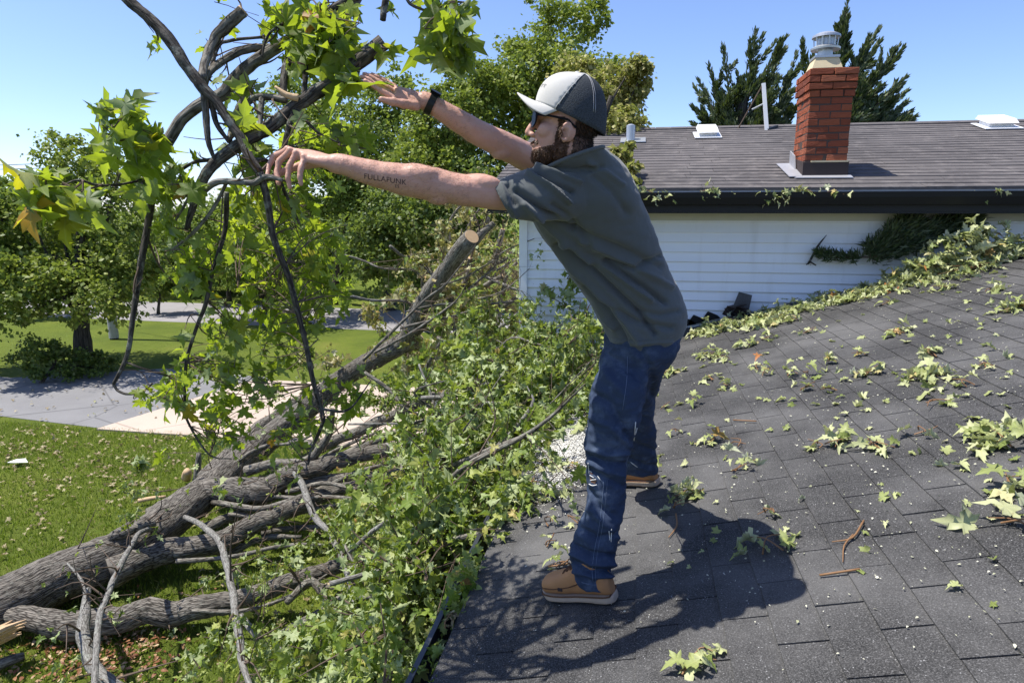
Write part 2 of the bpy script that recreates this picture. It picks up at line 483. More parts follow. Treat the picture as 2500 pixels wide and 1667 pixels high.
M['concrete'] = asphalt_material('pinkish_concrete', (0.46, 0.37, 0.30), (0.56, 0.46, 0.38))

g = MB().add([(-320, -60, 0), (320, -60, 0), (320, 480, 0), (-320, 480, 0)], [(0, 1, 2, 3)])
tag(g.build('ground', M['lawn']), 'green lawn reaching away to the trees', kind='structure')
d = MB()
d.prism([(-34, 11.2, 0.008), (-13.4, 11.0, 0.008), (-10.25, 10.65, 0.008), (-9.85, 11.6, 0.008), (-9.0, 14.9, 0.008), (-12.4, 15.3, 0.008), (-15.6, 13.7, 0.008), (-34, 13.9, 0.008)], (0, 0, -0.02))
tag(d.build('driveway', M['asphalt']), 'grey asphalt driveway beside the lawn', kind='structure')
slab = MB()
for x0, x1, y0, y1 in ((-10.2, -7.72, 10.53, 14.6), (-7.70, -5.22, 10.53, 14.6), (-5.2, -2.75, 10.53, 14.6)):
    slab.prism([(x0 + (0.9 if x0 < -10 else 0), y1, 0), (x0, y0, 0), (x1, y0, 0), (x1, y1, 0)], (0, 0, 0.035))
tag(slab.build('concrete_pad', M['concrete']), 'pinkish concrete pad where the driveway meets the lawn', kind='structure')
r = MB()
r.prism([(-120, 25.5, 0.006), (60, 19.6, 0.006), (60, 24.2, 0.006), (-120, 30.5, 0.006)], (0, 0, -0.02))
tag(r.build('road', M['road']), 'pale road running past beyond the lawn', kind='structure')

# grass blades on the near lawn (nobody could count them)
def grass():
    n = 165000
    X = rng.uniform(-14.0, -0.3, n); Y = rng.uniform(2.4, 10.64, n)
    w = np.array([noise.noise(Vector((x*0.6, y*0.6, 3))) for x, y in zip(X[::10], Y[::10])]).repeat(10)[:n]
    keep = rng.uniform(-0.9, 0.7, n) < w + 0.2
    X, Y = X[keep], Y[keep]; n = len(X)
    h = rng.uniform(0.03, 0.085, n); a = rng.uniform(0, 2*pi, n); wd = rng.uniform(0.004, 0.009, n)
    lean = rng.uniform(0.0, 0.06, n); b = rng.uniform(0, 2*pi, n)
    V = np.zeros((n, 3, 3))
    V[:, 0] = np.c_[X - np.cos(a)*wd, Y - np.sin(a)*wd, np.zeros(n)]
    V[:, 1] = np.c_[X + np.cos(a)*wd, Y + np.sin(a)*wd, np.zeros(n)]
    V[:, 2] = np.c_[X + np.cos(b)*lean, Y + np.sin(b)*lean, h]
    me = np_mesh('grass', V.reshape(-1, 3), np.arange(3*n).reshape(n, 3))
    return me
M['grass'] = leaf_material('grass_blade', [(0.0, (0.12, 0.19, 0.024)), (0.45, (0.22, 0.31, 0.034)), (0.75, (0.32, 0.37, 0.055)), (1.0, (0.48, 0.40, 0.18))], (0.12, 0.16, 0.03), 0.3, (0.25, 0.38, 0.02), 0.2)
tag(link('grass', grass(), M['grass']), 'short green grass blades of the near lawn', 'grass', kind='stuff')

# ================================================================== NEAR HOUSE WING (the roof the person stands on)
low = empty('low_house_wing', (1.5, 3.0, 0))
tag(low, 'low house wing whose dark shingled roof the person stands on', 'house')
deck = MB()
Y0, Y1 = -2.2, 7.19
deck.prism([(EAVE_X, Y0, zr(EAVE_X) - 0.012), (RIDGE_X, Y0, zr(RIDGE_X) - 0.012), (2*RIDGE_X - EAVE_X, Y0, zr(EAVE_X) - 0.012),
            (2*RIDGE_X - EAVE_X, Y0, zr(EAVE_X) - 0.05), (RIDGE_X, Y0, zr(RIDGE_X) - 0.05), (EAVE_X, Y0, zr(EAVE_X) - 0.05)], (0, Y1 - Y0, 0))
roof = deck.build('roof', M['shingle'], low)
fa = MB().box((EAVE_X + 0.02, Y0, zr(EAVE_X) - 0.23), (EAVE_X + 0.05, Y1, zr(EAVE_X) - 0.055))
fa.build('fascia', M['black_trim'], low)
wl = MB().box((-0.22, Y0 + 0.3, 0.0), (-0.08, Y1 - 0.02, zr(-0.2) - 0.06))
wl.build('wall', M['siding'], low)
gz = zr(EAVE_X) - 0.022
gp = [(EAVE_X - 0.005, gz - 0.10), (EAVE_X - 0.085, gz - 0.10), (EAVE_X - 0.108, gz - 0.045), (EAVE_X - 0.112, gz), (EAVE_X - 0.092, gz),
      (EAVE_X - 0.092, gz - 0.008), (EAVE_X - 0.103, gz - 0.01), (EAVE_X - 0.10, gz - 0.045), (EAVE_X - 0.080, gz - 0.094), (EAVE_X - 0.005, gz - 0.094)]
gut = MB().prism([(x, Y0, z) for x, z in gp], (0, Y1 - Y0 - 0.02, 0))
for yy in np.arange(0.6, 7.0, 0.6):
    gut.box((EAVE_X - 0.1, yy, gz - 0.03), (EAVE_X + 0.018, yy + 0.012, gz - 0.022))
gut.build('gutter', M['dark_gutter'], low)
ed = MB().box((EAVE_X - 0.014, Y0, zr(EAVE_X) - 0.06), (EAVE_X + 0.0, Y1, zr(EAVE_X) - 0.006))
ed.build('drip_edge', M['dark_gutter'], low)
dsp = MB()
q = G(1068, 1108); dsp.box((q[0]-0.035, q[1]-0.03, 0.0), (q[0]+0.035, q[1]+0.03, 1.0))
tag(dsp.build('post', M['white_metal']), 'short white metal post standing at the concrete pad edge', 'post')

TH = math.atan(ROOF_S); EXPO, TABW = 0.143, 0.333
def tab_mesh(i):
    w = TABW/2 - 0.0035; L = EXPO + 0.03
    j = lambda s_: random.uniform(-s_, s_)
    V = [(-0.0 + j(0.003), -w + j(0.002), -0.004), (-0.0 + j(0.003), w + j(0.002), -0.004), (L, w, -0.004), (L, -w, -0.004),
         (0.0 + j(0.002), -w, 0.0095 + j(0.0015)), (0.0 + j(0.002), w, 0.0095 + j(0.0015)), (L, w, 0.002), (L, -w, 0.002)]
    V[4] = (V[0][0] + 0.002, V[0][1], V[4][2]); V[5] = (V[1][0] + 0.002, V[1][1], V[5][2])
    V.append(((V[4][0]+V[5][0])/2 + j(0.004), j(0.05), 0.0105 + j(0.001))); V.append((V[8][0]-0.002, V[8][1], -0.004))
    Fc = [(4, 8, 5, 6, 7), (0, 9, 8, 4), (9, 1, 5, 8), (1, 2, 6, 5), (3, 0, 4, 7), (2, 3, 7, 6)]
    me = bpy.data.meshes.new('shingle'); me.from_pydata(V, [], Fc); me.update()
    me.materials.append(M['shingle'])
    return me
TABS = [tab_mesh(i) for i in range(6)]
tabs = []
nc = int((RIDGE_X - EAVE_X)/cos(TH)/(EXPO)) + 1
for c in range(nc):
    x = EAVE_X - 0.02 + c*EXPO*cos(TH)
    off = (c % 2)*TABW/2 + random.uniform(-0.012, 0.012) + (c//2 % 3)*0.02
    for k in range(-6, 23):
        y = off + k*TABW
        if y + TABW/2 > Y1: continue
        zz = zr(x) - 0.006 + random.uniform(-0.0008, 0.0008)
        mt = Matrix.Translation((x, y, zz)) @ Matrix.Rotation(-TH, 4, 'Y') @ Matrix.Rotation(random.uniform(-0.006, 0.006), 4, 'Z')
        cx, cy, cd = proj((x + 0.07, y, zz))
        if cd < 0.8: cx = -9999
        vis = -60 < cx < 2560 and 300 < cy < 1730 and cd > 0
        tabs.append((0 if not vis else 1/cd, mt))
tabs.sort(key=lambda a: -a[0])
def matmul_mesh(me_list):
    pass
for sc_, mt in tabs[:300]:
    o = bpy.data.objects.new('shingle', random.choice(TABS)); COL.objects.link(o)
    o.parent = roof; o.matrix_basis = mt
rest = MB()
for sc_, mt in tabs[300:]:
    me = random.choice(TABS)
    rest.add([mt @ v.co for v in me.vertices], [tuple(p_.vertices) for p_ in me.polygons])
# ridge caps and the far slope
for k in range(42):
    y = Y0 + 0.02 + k*0.22
    a = [(RIDGE_X - 0.13, y, zr(RIDGE_X - 0.13) + 0.008), (RIDGE_X, y, zr(RIDGE_X) + 0.012), (RIDGE_X + 0.13, y, zr(RIDGE_X - 0.13) + 0.008),
         (RIDGE_X + 0.13, y, zr(RIDGE_X - 0.13) + 0.016), (RIDGE_X, y, zr(RIDGE_X) + 0.022), (RIDGE_X - 0.13, y, zr(RIDGE_X - 0.13) + 0.016)]
    rest.prism(a, (0, 0.212, 0.002))
tag(rest.build('shingle_field', M['shingle'], roof), kind='stuff')

# ================================================================== FAR HOUSE WING with white siding
tall = empty('house', (2.5, 9.0, 0))
tag(tall, 'white clapboard house wing with brown-grey roof and brick chimney', 'house')
EY, EZ, S2 = 6.78, 4.42, 0.28
RY = 10.2; RZ = EZ + S2*(RY - EY)
XL, XR = -1.52, 9.0
CX = -1.235                                            # left wall corner
wall = MB().prism([(CX, WALL_Y + 0.03, 0), (CX, 2*RY - WALL_Y - 0.03, 0), (CX, 2*RY - WALL_Y - 0.03, EZ), (CX, RY, RZ - 0.1), (CX, WALL_Y + 0.03, EZ)], (XR - 0.4 - CX, 0, 0)).build('wall', M['siding'], tall)
sb = MB(); 
z = 0.0; EXS = 0.102
board = None
k = 0
while z < 4.12:
    b = MB().prism([(CX + 0.075, WALL_Y + 0.03, 0.0), (CX + 0.075, WALL_Y - 0.020, 0.0), (CX + 0.075, WALL_Y - 0.022, 0.004), (CX + 0.075, WALL_Y + 0.004, EXS + 0.003), (CX + 0.075, WALL_Y + 0.03, EXS + 0.004)], (XR - 0.45 - CX, 0, 0))
    if board is None:
        board = b.build('siding_board', M['siding'], wall); me_b = board.data
    else:
        board = link('siding_board', me_b, None, wall)
    board.matrix_basis = Matrix.Translation((0, random.uniform(-0.001, 0.001), z)) @ Matrix.Rotation(random.uniform(-0.0006, 0.0006), 4, 'Y')
    z += EXS
MB().box((CX + 0.07, WALL_Y - 0.032, 4.10), (XR - 0.4, WALL_Y + 0.03, 4.175)).build('frieze_board', M['cream_trim'] if 'cream_trim' in M else plain('aged_white_trim', (0.62, 0.60, 0.50), 0.6), tall)
MB().box((CX - 0.012, WALL_Y - 0.04, 0.0), (CX + 0.075, WALL_Y + 0.09, 4.16)).build('corner_trim', M['siding'], tall)
roof2 = MB().prism([(XL, EY, EZ - 0.02), (XL, RY, RZ - 0.02), (XL, 2*RY - EY, EZ - 0.02), (XL, 2*RY - EY, EZ - 0.09), (XL, RY, RZ - 0.09), (XL, EY, EZ - 0.09)], (XR - XL, 0, 0)).build('roof', M['far_shingle'], tall)
co = MB(); th2 = math.atan(S2); nn = int((RY - EY)/cos(th2)/0.143)
for c in range(nn + 1):
    y = EY - 0.02 + c*0.143*cos(th2); y2 = min(y + 0.143*cos(th2) + 0.02, RY)
    x = XL + random.uniform(0, 0.5)
    xs = [XL]
    while x < XR:
        xs.append(x); x += 1.0 + random.uniform(-0.02, 0.02)
    xs.append(XR)
    for a, b in zip(xs[:-1], xs[1:]):
        lift = random.uniform(-0.0055, -0.001)
        za, zb = EZ + S2*(y - EY), EZ + S2*(y2 - EY)
        co.prism([(a, y, za - 0.02), (a, y, za + 0.0085 + lift), (a, y2, zb - 0.002), (a, y2, zb - 0.02)], (b - a - 0.004, 0, 0))
for k in range(48):
    x = XL + k*0.22
    co.prism([(x, RY - 0.13, RZ - 0.03), (x, RY, RZ + 0.006), (x, RY + 0.13, RZ - 0.03), (x, RY + 0.13, RZ - 0.02), (x, RY, RZ + 0.018), (x, RY - 0.13, RZ - 0.02)], (0.214, 0, 0))
tag(co.build('shingle_courses', M['far_shingle'], roof2), kind='stuff')
MB().box((XL, EY + 0.005, 4.19), (XR, EY + 0.03, 4.395)).build('fascia', M['black_trim'], tall)
MB().box((XL, EY + 0.005, 4.176), (XR, WALL_Y + 0.03, 4.188)).build('soffit', M['black_trim'], tall)
gz2 = EZ - 0.045
gp2 = [(EY, gz2 - 0.115), (EY - 0.08, gz2 - 0.115), (EY - 0.105, gz2 - 0.05), (EY - 0.112, gz2), (EY - 0.095, gz2), (EY - 0.095, gz2 - 0.01), (EY - 0.10, gz2 - 0.05), (EY - 0.077, gz2 - 0.107), (EY, gz2 - 0.107)]
MB().prism([(XL, y, z_) for y, z_ in gp2], (XR - XL, 0, 0)).build('gutter', M['black_trim'], tall)
MB().box((XL, EY - 0.012, EZ - 0.055), (XR, EY + 0.003, EZ - 0.018)).build('drip_edge', M['flash'], tall)
MB().prism([(XL - 0.02, EY, EZ - 0.03), (XL - 0.02, RY, RZ - 0.03), (XL - 0.02, RY, RZ - 0.2), (XL - 0.02, EY, EZ - 0.2)], (0.02, 0, 0)).build('rake_board', M['black_trim'], tall)
# chimney
CX0, CX1, CY0, CY1, CTOP = 1.632, 2.032, 7.165, 7.70, 5.565
def rz2(y): return EZ + S2*(y - EY)
core = MB().box((CX0 + 0.008, CY0 + 0.008, rz2(CY0) - 0.05), (CX1 - 0.008, CY1 - 0.008, CTOP - 0.008))
chim = core.build('chimney', M['mortar'], tall)
BH = 0.067; z0 = rz2(CY0) + 0.155
def brick_mesh(lx, ly, lz):
    j = lambda: random.uniform(-0.003, 0.003)
    m = MB(); V = []
    for sx in (-1, 1):
        for sy in (-1, 1):
            for sz in (-1, 1): V.append((sx*lx/2 + j(), sy*ly/2 + j(), sz*lz/2 + j()))
    me = bpy.data.meshes.new('brick')
    me.from_pydata(V, [], [(0, 1, 3, 2), (4, 6, 7, 5), (0, 4, 5, 1), (2, 3, 7, 6), (0, 2, 6, 4), (1, 5, 7, 3)])
    me.materials.append(M['brick']); me.update()
    bm = bmesh.new(); bm.from_mesh(me); bmesh.ops.bevel(bm, geom=bm.edges[:], offset=0.003, segments=1, affect='EDGES'); bm.to_mesh(me); bm.free()
    return me
bcache = {}
def brick(cx, cy, cz, lx, ly):
    key = (round(lx, 3), round(ly, 3), random.randint(0, 2))
    if key not in bcache: bcache[key] = brick_mesh(lx - 0.010, ly - 0.010, BH - 0.010)
    o = bpy.data.objects.new('brick', bcache[key]); COL.objects.link(o)
    o.parent = chim
    o.matrix_basis = Matrix.Translation((cx + random.uniform(-0.002, 0.002), cy + random.uniform(-0.002, 0.002), cz)) @ Matrix.Rotation(random.uniform(-0.012, 0.012), 4, 'Z')
row = 0
z = z0
while z + BH <= CTOP + 0.01:
    top = CTOP - z
    e = 0.024 if top < 0.23 else (0.012 if top < 0.28 else 0.0)
    x0, x1, y0, y1 = CX0 - e, CX1 + e, CY0 - e, CY1 + e
    for side in (0, 1):                                 # front and back faces
        yy = y0 + 0.045 if side == 0 else y1 - 0.045
        w = (x1 - x0)
        cuts = [0, w/2, w] if row % 2 == 0 else [0, w*0.25, w*0.75, w]
        for a, b in zip(cuts[:-1], cuts[1:]): brick(x0 + (a+b)/2, yy, z + BH/2, b - a, 0.09)
    for side in (0, 1):                                 # left and right faces
        xx = x0 + 0.045 if side == 0 else x1 - 0.045
        a0, a1 = y0 + 0.09, y1 - 0.09
        cuts = [a0, (a0+a1)/2, a1] if row % 2 else [a0, a0 + 0.09, a1 - 0.09, a1]
        for a, b in zip(cuts[:-1], cuts[1:]): brick(xx, (a+b)/2, z + BH/2, 0.09, b - a)
    z += BH; row += 1
bs_ = MB().prism([(CX0 - 0.012, CY0 - 0.012, rz2(CY0) - 0.02), (CX0 - 0.012, CY1 + 0.012, rz2(CY1) - 0.02), (CX0 - 0.012, CY1 + 0.012, rz2(CY1) + 0.08), (CX0 - 0.012, CY0 - 0.012, rz2(CY0) + 0.145)], (CX1 - CX0 + 0.024, 0, 0))
bs_.build('tarred_base', M['tar'], chim)
MB().box((CX0 + 0.06, CY0 - 0.018, z0 - 0.012), (CX1 + 0.004, CY0 + 0.004, z0 + 0.004)).build('mortar_line', M['cream'], chim)
fl = MB()
fl.prism([(CX0 - 0.10, CY0 - 0.09, rz2(CY0 - 0.09) + 0.013), (CX1 + 0.04, CY0 - 0.10, rz2(CY0 - 0.10) + 0.013), (CX1 + 0.04, CY0, rz2(CY0) + 0.014), (CX0 - 0.04, CY0, rz2(CY0) + 0.014)], (0, 0, 0.008))
fl.prism([(CX0 - 0.14, CY0 - 0.05, rz2(CY0 - 0.05) + 0.016), (CX0 - 0.013, CY0 - 0.05, rz2(CY0 - 0.05) + 0.016), (CX0 - 0.013, CY1, rz2(CY1) + 0.016), (CX0 - 0.16, CY1, rz2(CY1) + 0.016)], (0, 0, 0.008))
fl.prism([(CX0 - 0.02, CY0 + 0.25, rz2(CY0 + 0.25) + 0.02), (CX0 - 0.02, CY1, rz2(CY1) + 0.02), (CX0 - 0.02, CY1, rz2(CY1) + 0.15), (CX0 - 0.02, CY0 + 0.32, rz2(CY0 + 0.3) + 0.15)], (-0.012, 0, 0))
fl.build('flashing', M['flash'], chim)
cc = ((CX0 + CX1)/2 - 0.05, (CY0 + CY1)/2 - 0.08)
cr = MB(); a = 0.14; b_ = 0.105; zt = CTOP + 0.10
cr.add([(cc[0]-a, cc[1]-a, CTOP-0.005), (cc[0]+a, cc[1]-a, CTOP-0.005), (cc[0]+a, cc[1]+a, CTOP-0.005), (cc[0]-a, cc[1]+a, CTOP-0.005),
        (cc[0]-b_, cc[1]-b_, zt), (cc[0]+b_, cc[1]-b_, zt), (cc[0]+b_, cc[1]+b_, zt), (cc[0]-b_, cc[1]+b_, zt)],
       [(0, 3, 2, 1), (4, 5, 6, 7), (0, 1, 5, 4), (1, 2, 6, 5), (2, 3, 7, 6), (3, 0, 4, 7)])
cr.build('mortar_crown', M['cream'], chim)
fc = MB()
fc.box((cc[0]-0.115, cc[1]-0.115, zt), (cc[0]+0.115, cc[1]+0.115, zt+0.022))
fc.lathe([((cc[0], cc[1], zt+0.02), 0.07), ((cc[0], cc[1], zt+0.085), 0.07), ((cc[0], cc[1], zt+0.095), 0.10), ((cc[0], cc[1], zt+0.088), 0.135), ((cc[0], cc[1], zt+0.105), 0.137), ((cc[0], cc[1], zt+0.125), 0.10)], 32)
fc.lathe([((cc[0], cc[1], zt+0.205), 0.118), ((cc[0], cc[1], zt+0.20), 0.132), ((cc[0], cc[1], zt+0.222), 0.128), ((cc[0], cc[1], zt+0.245), 0.08), ((cc[0], cc[1], zt+0.252), 0.01)], 32)
for k in range(12):
    a = 2*pi*k/12
    fc.bar((cc[0]+0.108*cos(a), cc[1]+0.108*sin(a), zt+0.12), (cc[0]+0.116*cos(a), cc[1]+0.116*sin(a), zt+0.21), 0.012, 0.006)
fc.lathe([((cc[0], cc[1], zt+0.12), 0.085), ((cc[0], cc[1], zt+0.205), 0.085)], 20)
fc.build('flue_cap', M['grey_metal'], chim)
# box vents, pipe
def box_vent(px, py, w):
    q = onplane(px, py, np.array([0, -S2, 1.0]), EZ - S2*EY)
    o = MB(); x, y, z_ = q
    tilt = lambda p: (x + p[0], y + p[1], z_ + S2*p[1] + p[2])
    o.add([tilt(p) for p in [(-w*.72, -.22, .015), (w*.72, -.22, .015), (w*.72, .2, .015), (-w*.72, .2, .015), (-w*.72, -.22, .024), (w*.72, -.22, .024), (w*.72, .2, .024), (-w*.72, .2, .024)]], [(0,3,2,1),(4,5,6,7),(0,1,5,4),(1,2,6,5),(2,3,7,6),(3,0,4,7)])
    o.add([tilt(p) for p in [(-w*.46, -.13, .02), (w*.46, -.13, .02), (w*.46, .15, .02), (-w*.46, .15, .02), (-w*.46, -.13, .075), (w*.46, -.13, .075), (w*.46, .15, .075), (-w*.46, .15, .075)]], [(0,3,2,1),(4,5,6,7),(0,1,5,4),(1,2,6,5),(2,3,7,6),(3,0,4,7)])
    o.add([tilt(p) for p in [(-w*.56, -.19, .078), (w*.56, -.19, .078), (w*.56, .2, .078), (-w*.56, .2, .078), (-w*.5, -.14, .125), (w*.5, -.14, .125), (w*.5, .17, .125), (-w*.5, .17, .125)]], [(0,3,2,1),(4,5,6,7),(0,1,5,4),(1,2,6,5),(2,3,7,6),(3,0,4,7)])
    return o.build('roof_vent', M['white_metal'], tall)
box_vent(1726, 333, 0.24); box_vent(2432, 311, 0.30)
q = onplane(1539, 345, np.array([0, -S2, 1.0]), EZ - S2*EY)
vp = MB().lathe([((q[0], q[1], q[2]-0.03), 0.058), ((q[0], q[1], q[2]+0.20), 0.058), ((q[0], q[1], q[2]+0.215), 0.03)], 20)
vp.prism([(q[0]-.13, q[1]-.16, q[2]-S2*.16+.014), (q[0]+.2, q[1]-.16, q[2]-S2*.16+.014), (q[0]+.2, q[1]+.14, q[2]+S2*.14+.014), (q[0]-.13, q[1]+.14, q[2]+S2*.14+.014)], (0, 0, 0.008))
vp.build('vent_pipe', M['grey_metal'], tall, False)
# antenna mast on the ridge
am = empty('antenna_mast', (1.73, 9.88, 5.29))
tag(am, 'bent white antenna mast with thin struts on the far roof ridge', 'antenna')
mast_b = np.array([1.73, 9.88, 5.28]); mast_t = P(1864, 204, 9.0)
MB().bar(mast_b, mast_t, 0.05, 0.03, (0, 1, 0)).build('mast', M['white_metal'], am)
MB().tube([mast_t, P(1800, 318, 9.25)], [0.011, 0.011], 6).build('strut', M['twig'], am)
MB().tube([P(1868, 252, 9.0), P(1836, 268, 9.1)], [0.011, 0.011], 6).build('strut', M['grey_metal'], am)
MB().bar(P(1872, 317, 9.0), P(1896, 308, 9.15), 0.05, 0.02).build('foot_plate', M['black_trim'], am)
# ================================================================== LEAVES
HALF = [(0.03, 0.0), (0.20, -0.10), (0.36, -0.12), (0.30, 0.03), (0.28, 0.10), (0.44, 0.14), (0.66, 0.34), (0.46, 0.35), (0.38, 0.45), (0.19, 0.41), (0.24, 0.57), (0.31, 0.69), (0.16, 0.71), (0.0, 1.0)]
HALF_M = [(0.03, 0.0), (0.33, -0.09), (0.26, 0.10), (0.62, 0.34), (0.20, 0.42), (0.27, 0.66), (0.0, 1.0)]
def leaf_template(half, seed, cup=0.35, droop=0.5, wave=0.05, thin=1.0, mid=True):
    rr = random.Random(seed)
    out = [(x*thin*rr.uniform(0.9, 1.1), y + rr.uniform(-0.02, 0.02)) for x, y in half[:-1]]
    left = [(-x*thin*rr.uniform(0.9, 1.1), y + rr.uniform(-0.02, 0.02)) for x, y in half[:-1]]
    ring = out + [(rr.uniform(-0.05, 0.05), 1.0)] + left[::-1]
    fold = rr.uniform(0.05, cup); tw_ = rr.uniform(-0.7, 0.7); bend = rr.uniform(-0.25, 0.25)
    def z(x, y):
        return tw_*x*y + bend*x + fold*abs(x) - droop*rr.uniform(0.7, 1.1)*(max(0, y)-0.15)**2*0.6 - 0.55*droop*x*x + rr.uniform(-wave, wave)
    V = [(0, 0.0, 0.0), (0, 0.30, -0.02), (0, 0.62, -droop*0.12)] + [(x, y, z(x, y)) for x, y in ring]
    Fc = []
    n = len(ring)
    for i in range(n - 1):
        a, b = 3 + i, 4 + i
        ym = (ring[i][1] + ring[i+1][1])/2
        c = 2 if (ym > 0.5 and abs(ring[i][0]) < 0.45 and abs(ring[i+1][0]) < 0.45) else 1
        Fc.append((c, a, b))
    # close the seams around the midrib
    hi = [i for i in range(n - 1) if Fc[i][0] == 2]
    Fc.append((1, 3 + hi[0], 2)); Fc.append((1, 2, 3 + hi[-1] + 1))
    Fc.append((0, 3, 1)); Fc.append((0, 1, 3 + n - 1))
    return np.array(V, float), np.array(Fc, int)
BIG = [leaf_template(HALF, 100 + i, 0.8, random.uniform(0.3, 1.4), 0.06, random.uniform(0.75, 1.0)) for i in range(10)]
CURL = [leaf_template(HALF, 200 + i, 0.9, random.uniform(0.8, 1.6), 0.09, 0.85) for i in range(6)]
CRUMP = [leaf_template(HALF, 500 + i, 1.7, random.uniform(1.3, 2.4), 0.12, random.uniform(0.55, 0.8)) for i in range(6)]
MED = [leaf_template(HALF_M, 300 + i, 0.7, random.uniform(0.3, 1.2), 0.07) for i in range(6)]
SPIKE = [leaf_template([(0.02, 0.0), (0.09, 0.25), (0.07, 0.6), (0.0, 1.0)], 450 + i, 0.3, 0.4, 0.03) for i in range(3)]
OVAL = [leaf_template([(0.02, 0.0), (0.26, 0.25), (0.24, 0.55), (0.0, 1.0)], 400 + i, 0.5, 0.6, 0.05) for i in range(3)]
def template_mesh(tp, mat, petiole=True):
    V, Fc = tp
    me = np_mesh('leaf', V, Fc, True, V[:, :2][Fc].reshape(-1, 2))
    me.materials.append(mat)
    return me
SETS = {}
def leaf_meshes(kind, mat):
    k = (id(kind), mat)
    if k not in SETS: SETS[k] = [template_mesh(t_, M[mat]) for t_ in kind]
    return SETS[k]
def frames(dirs, nrms):
    y = dirs/np.linalg.norm(dirs, axis=1, keepdims=True)
    z = nrms - y*np.sum(nrms*y, axis=1, keepdims=True)
    z /= np.linalg.norm(z, axis=1, keepdims=True) + 1e-9
    x = np.cross(y, z)
    return np.stack([x, y, z], axis=2)                 # columns
def leaf_mass(name, kind, pos, dirs, nrms, size, mat, parent=None):
    """many leaves in one mesh"""
    pos = np.asarray(pos, float); size = np.asarray(size, float)
    Fr = frames(np.asarray(dirs, float), np.asarray(nrms, float))
    which = rng.integers(0, len(kind), len(pos))
    VV = []; FF = []; UU = []; base = 0
    for w, (V, Fc) in enumerate(kind):
        ix = np.where(which == w)[0]
        if not len(ix): continue
        X = np.einsum('nij,kj->nki', Fr[ix], V)*size[ix][:, None, None] + pos[ix][:, None, :]
        VV.append(X.reshape(-1, 3))
        FF.append((Fc[None] + (np.arange(len(ix))*len(V))[:, None, None] + base).reshape(-1, 3))
        UU.append(np.tile(V[:, :2][Fc].reshape(-1, 2), (len(ix), 1)))
        base += len(ix)*len(V)
    return link(name, np_mesh(name, np.concatenate(VV), np.concatenate(FF), True, np.concatenate(UU)), mat, parent)
def leaf_object(name, kind, pos, d, nm, size, mat, parent=None):
    Fr = frames(np.array([d], float), np.array([nm], float))[0]*size
    mt = Matrix(((*Fr[0], pos[0]), (*Fr[1], pos[1]), (*Fr[2], pos[2]), (0, 0, 0, 1)))
    o = bpy.data.objects.new(name, random.choice(leaf_meshes(kind, mat))); COL.objects.link(o)
    if parent is not None:
        o.parent = parent
        if parent.type == 'EMPTY': o.matrix_parent_inverse = parent.matrix_basis.inverted()
    o.matrix_basis = mt
    return o
def rnd_unit(n):
    v = rng.normal(size=(n, 3)); return v/np.linalg.norm(v, axis=1, keepdims=True)

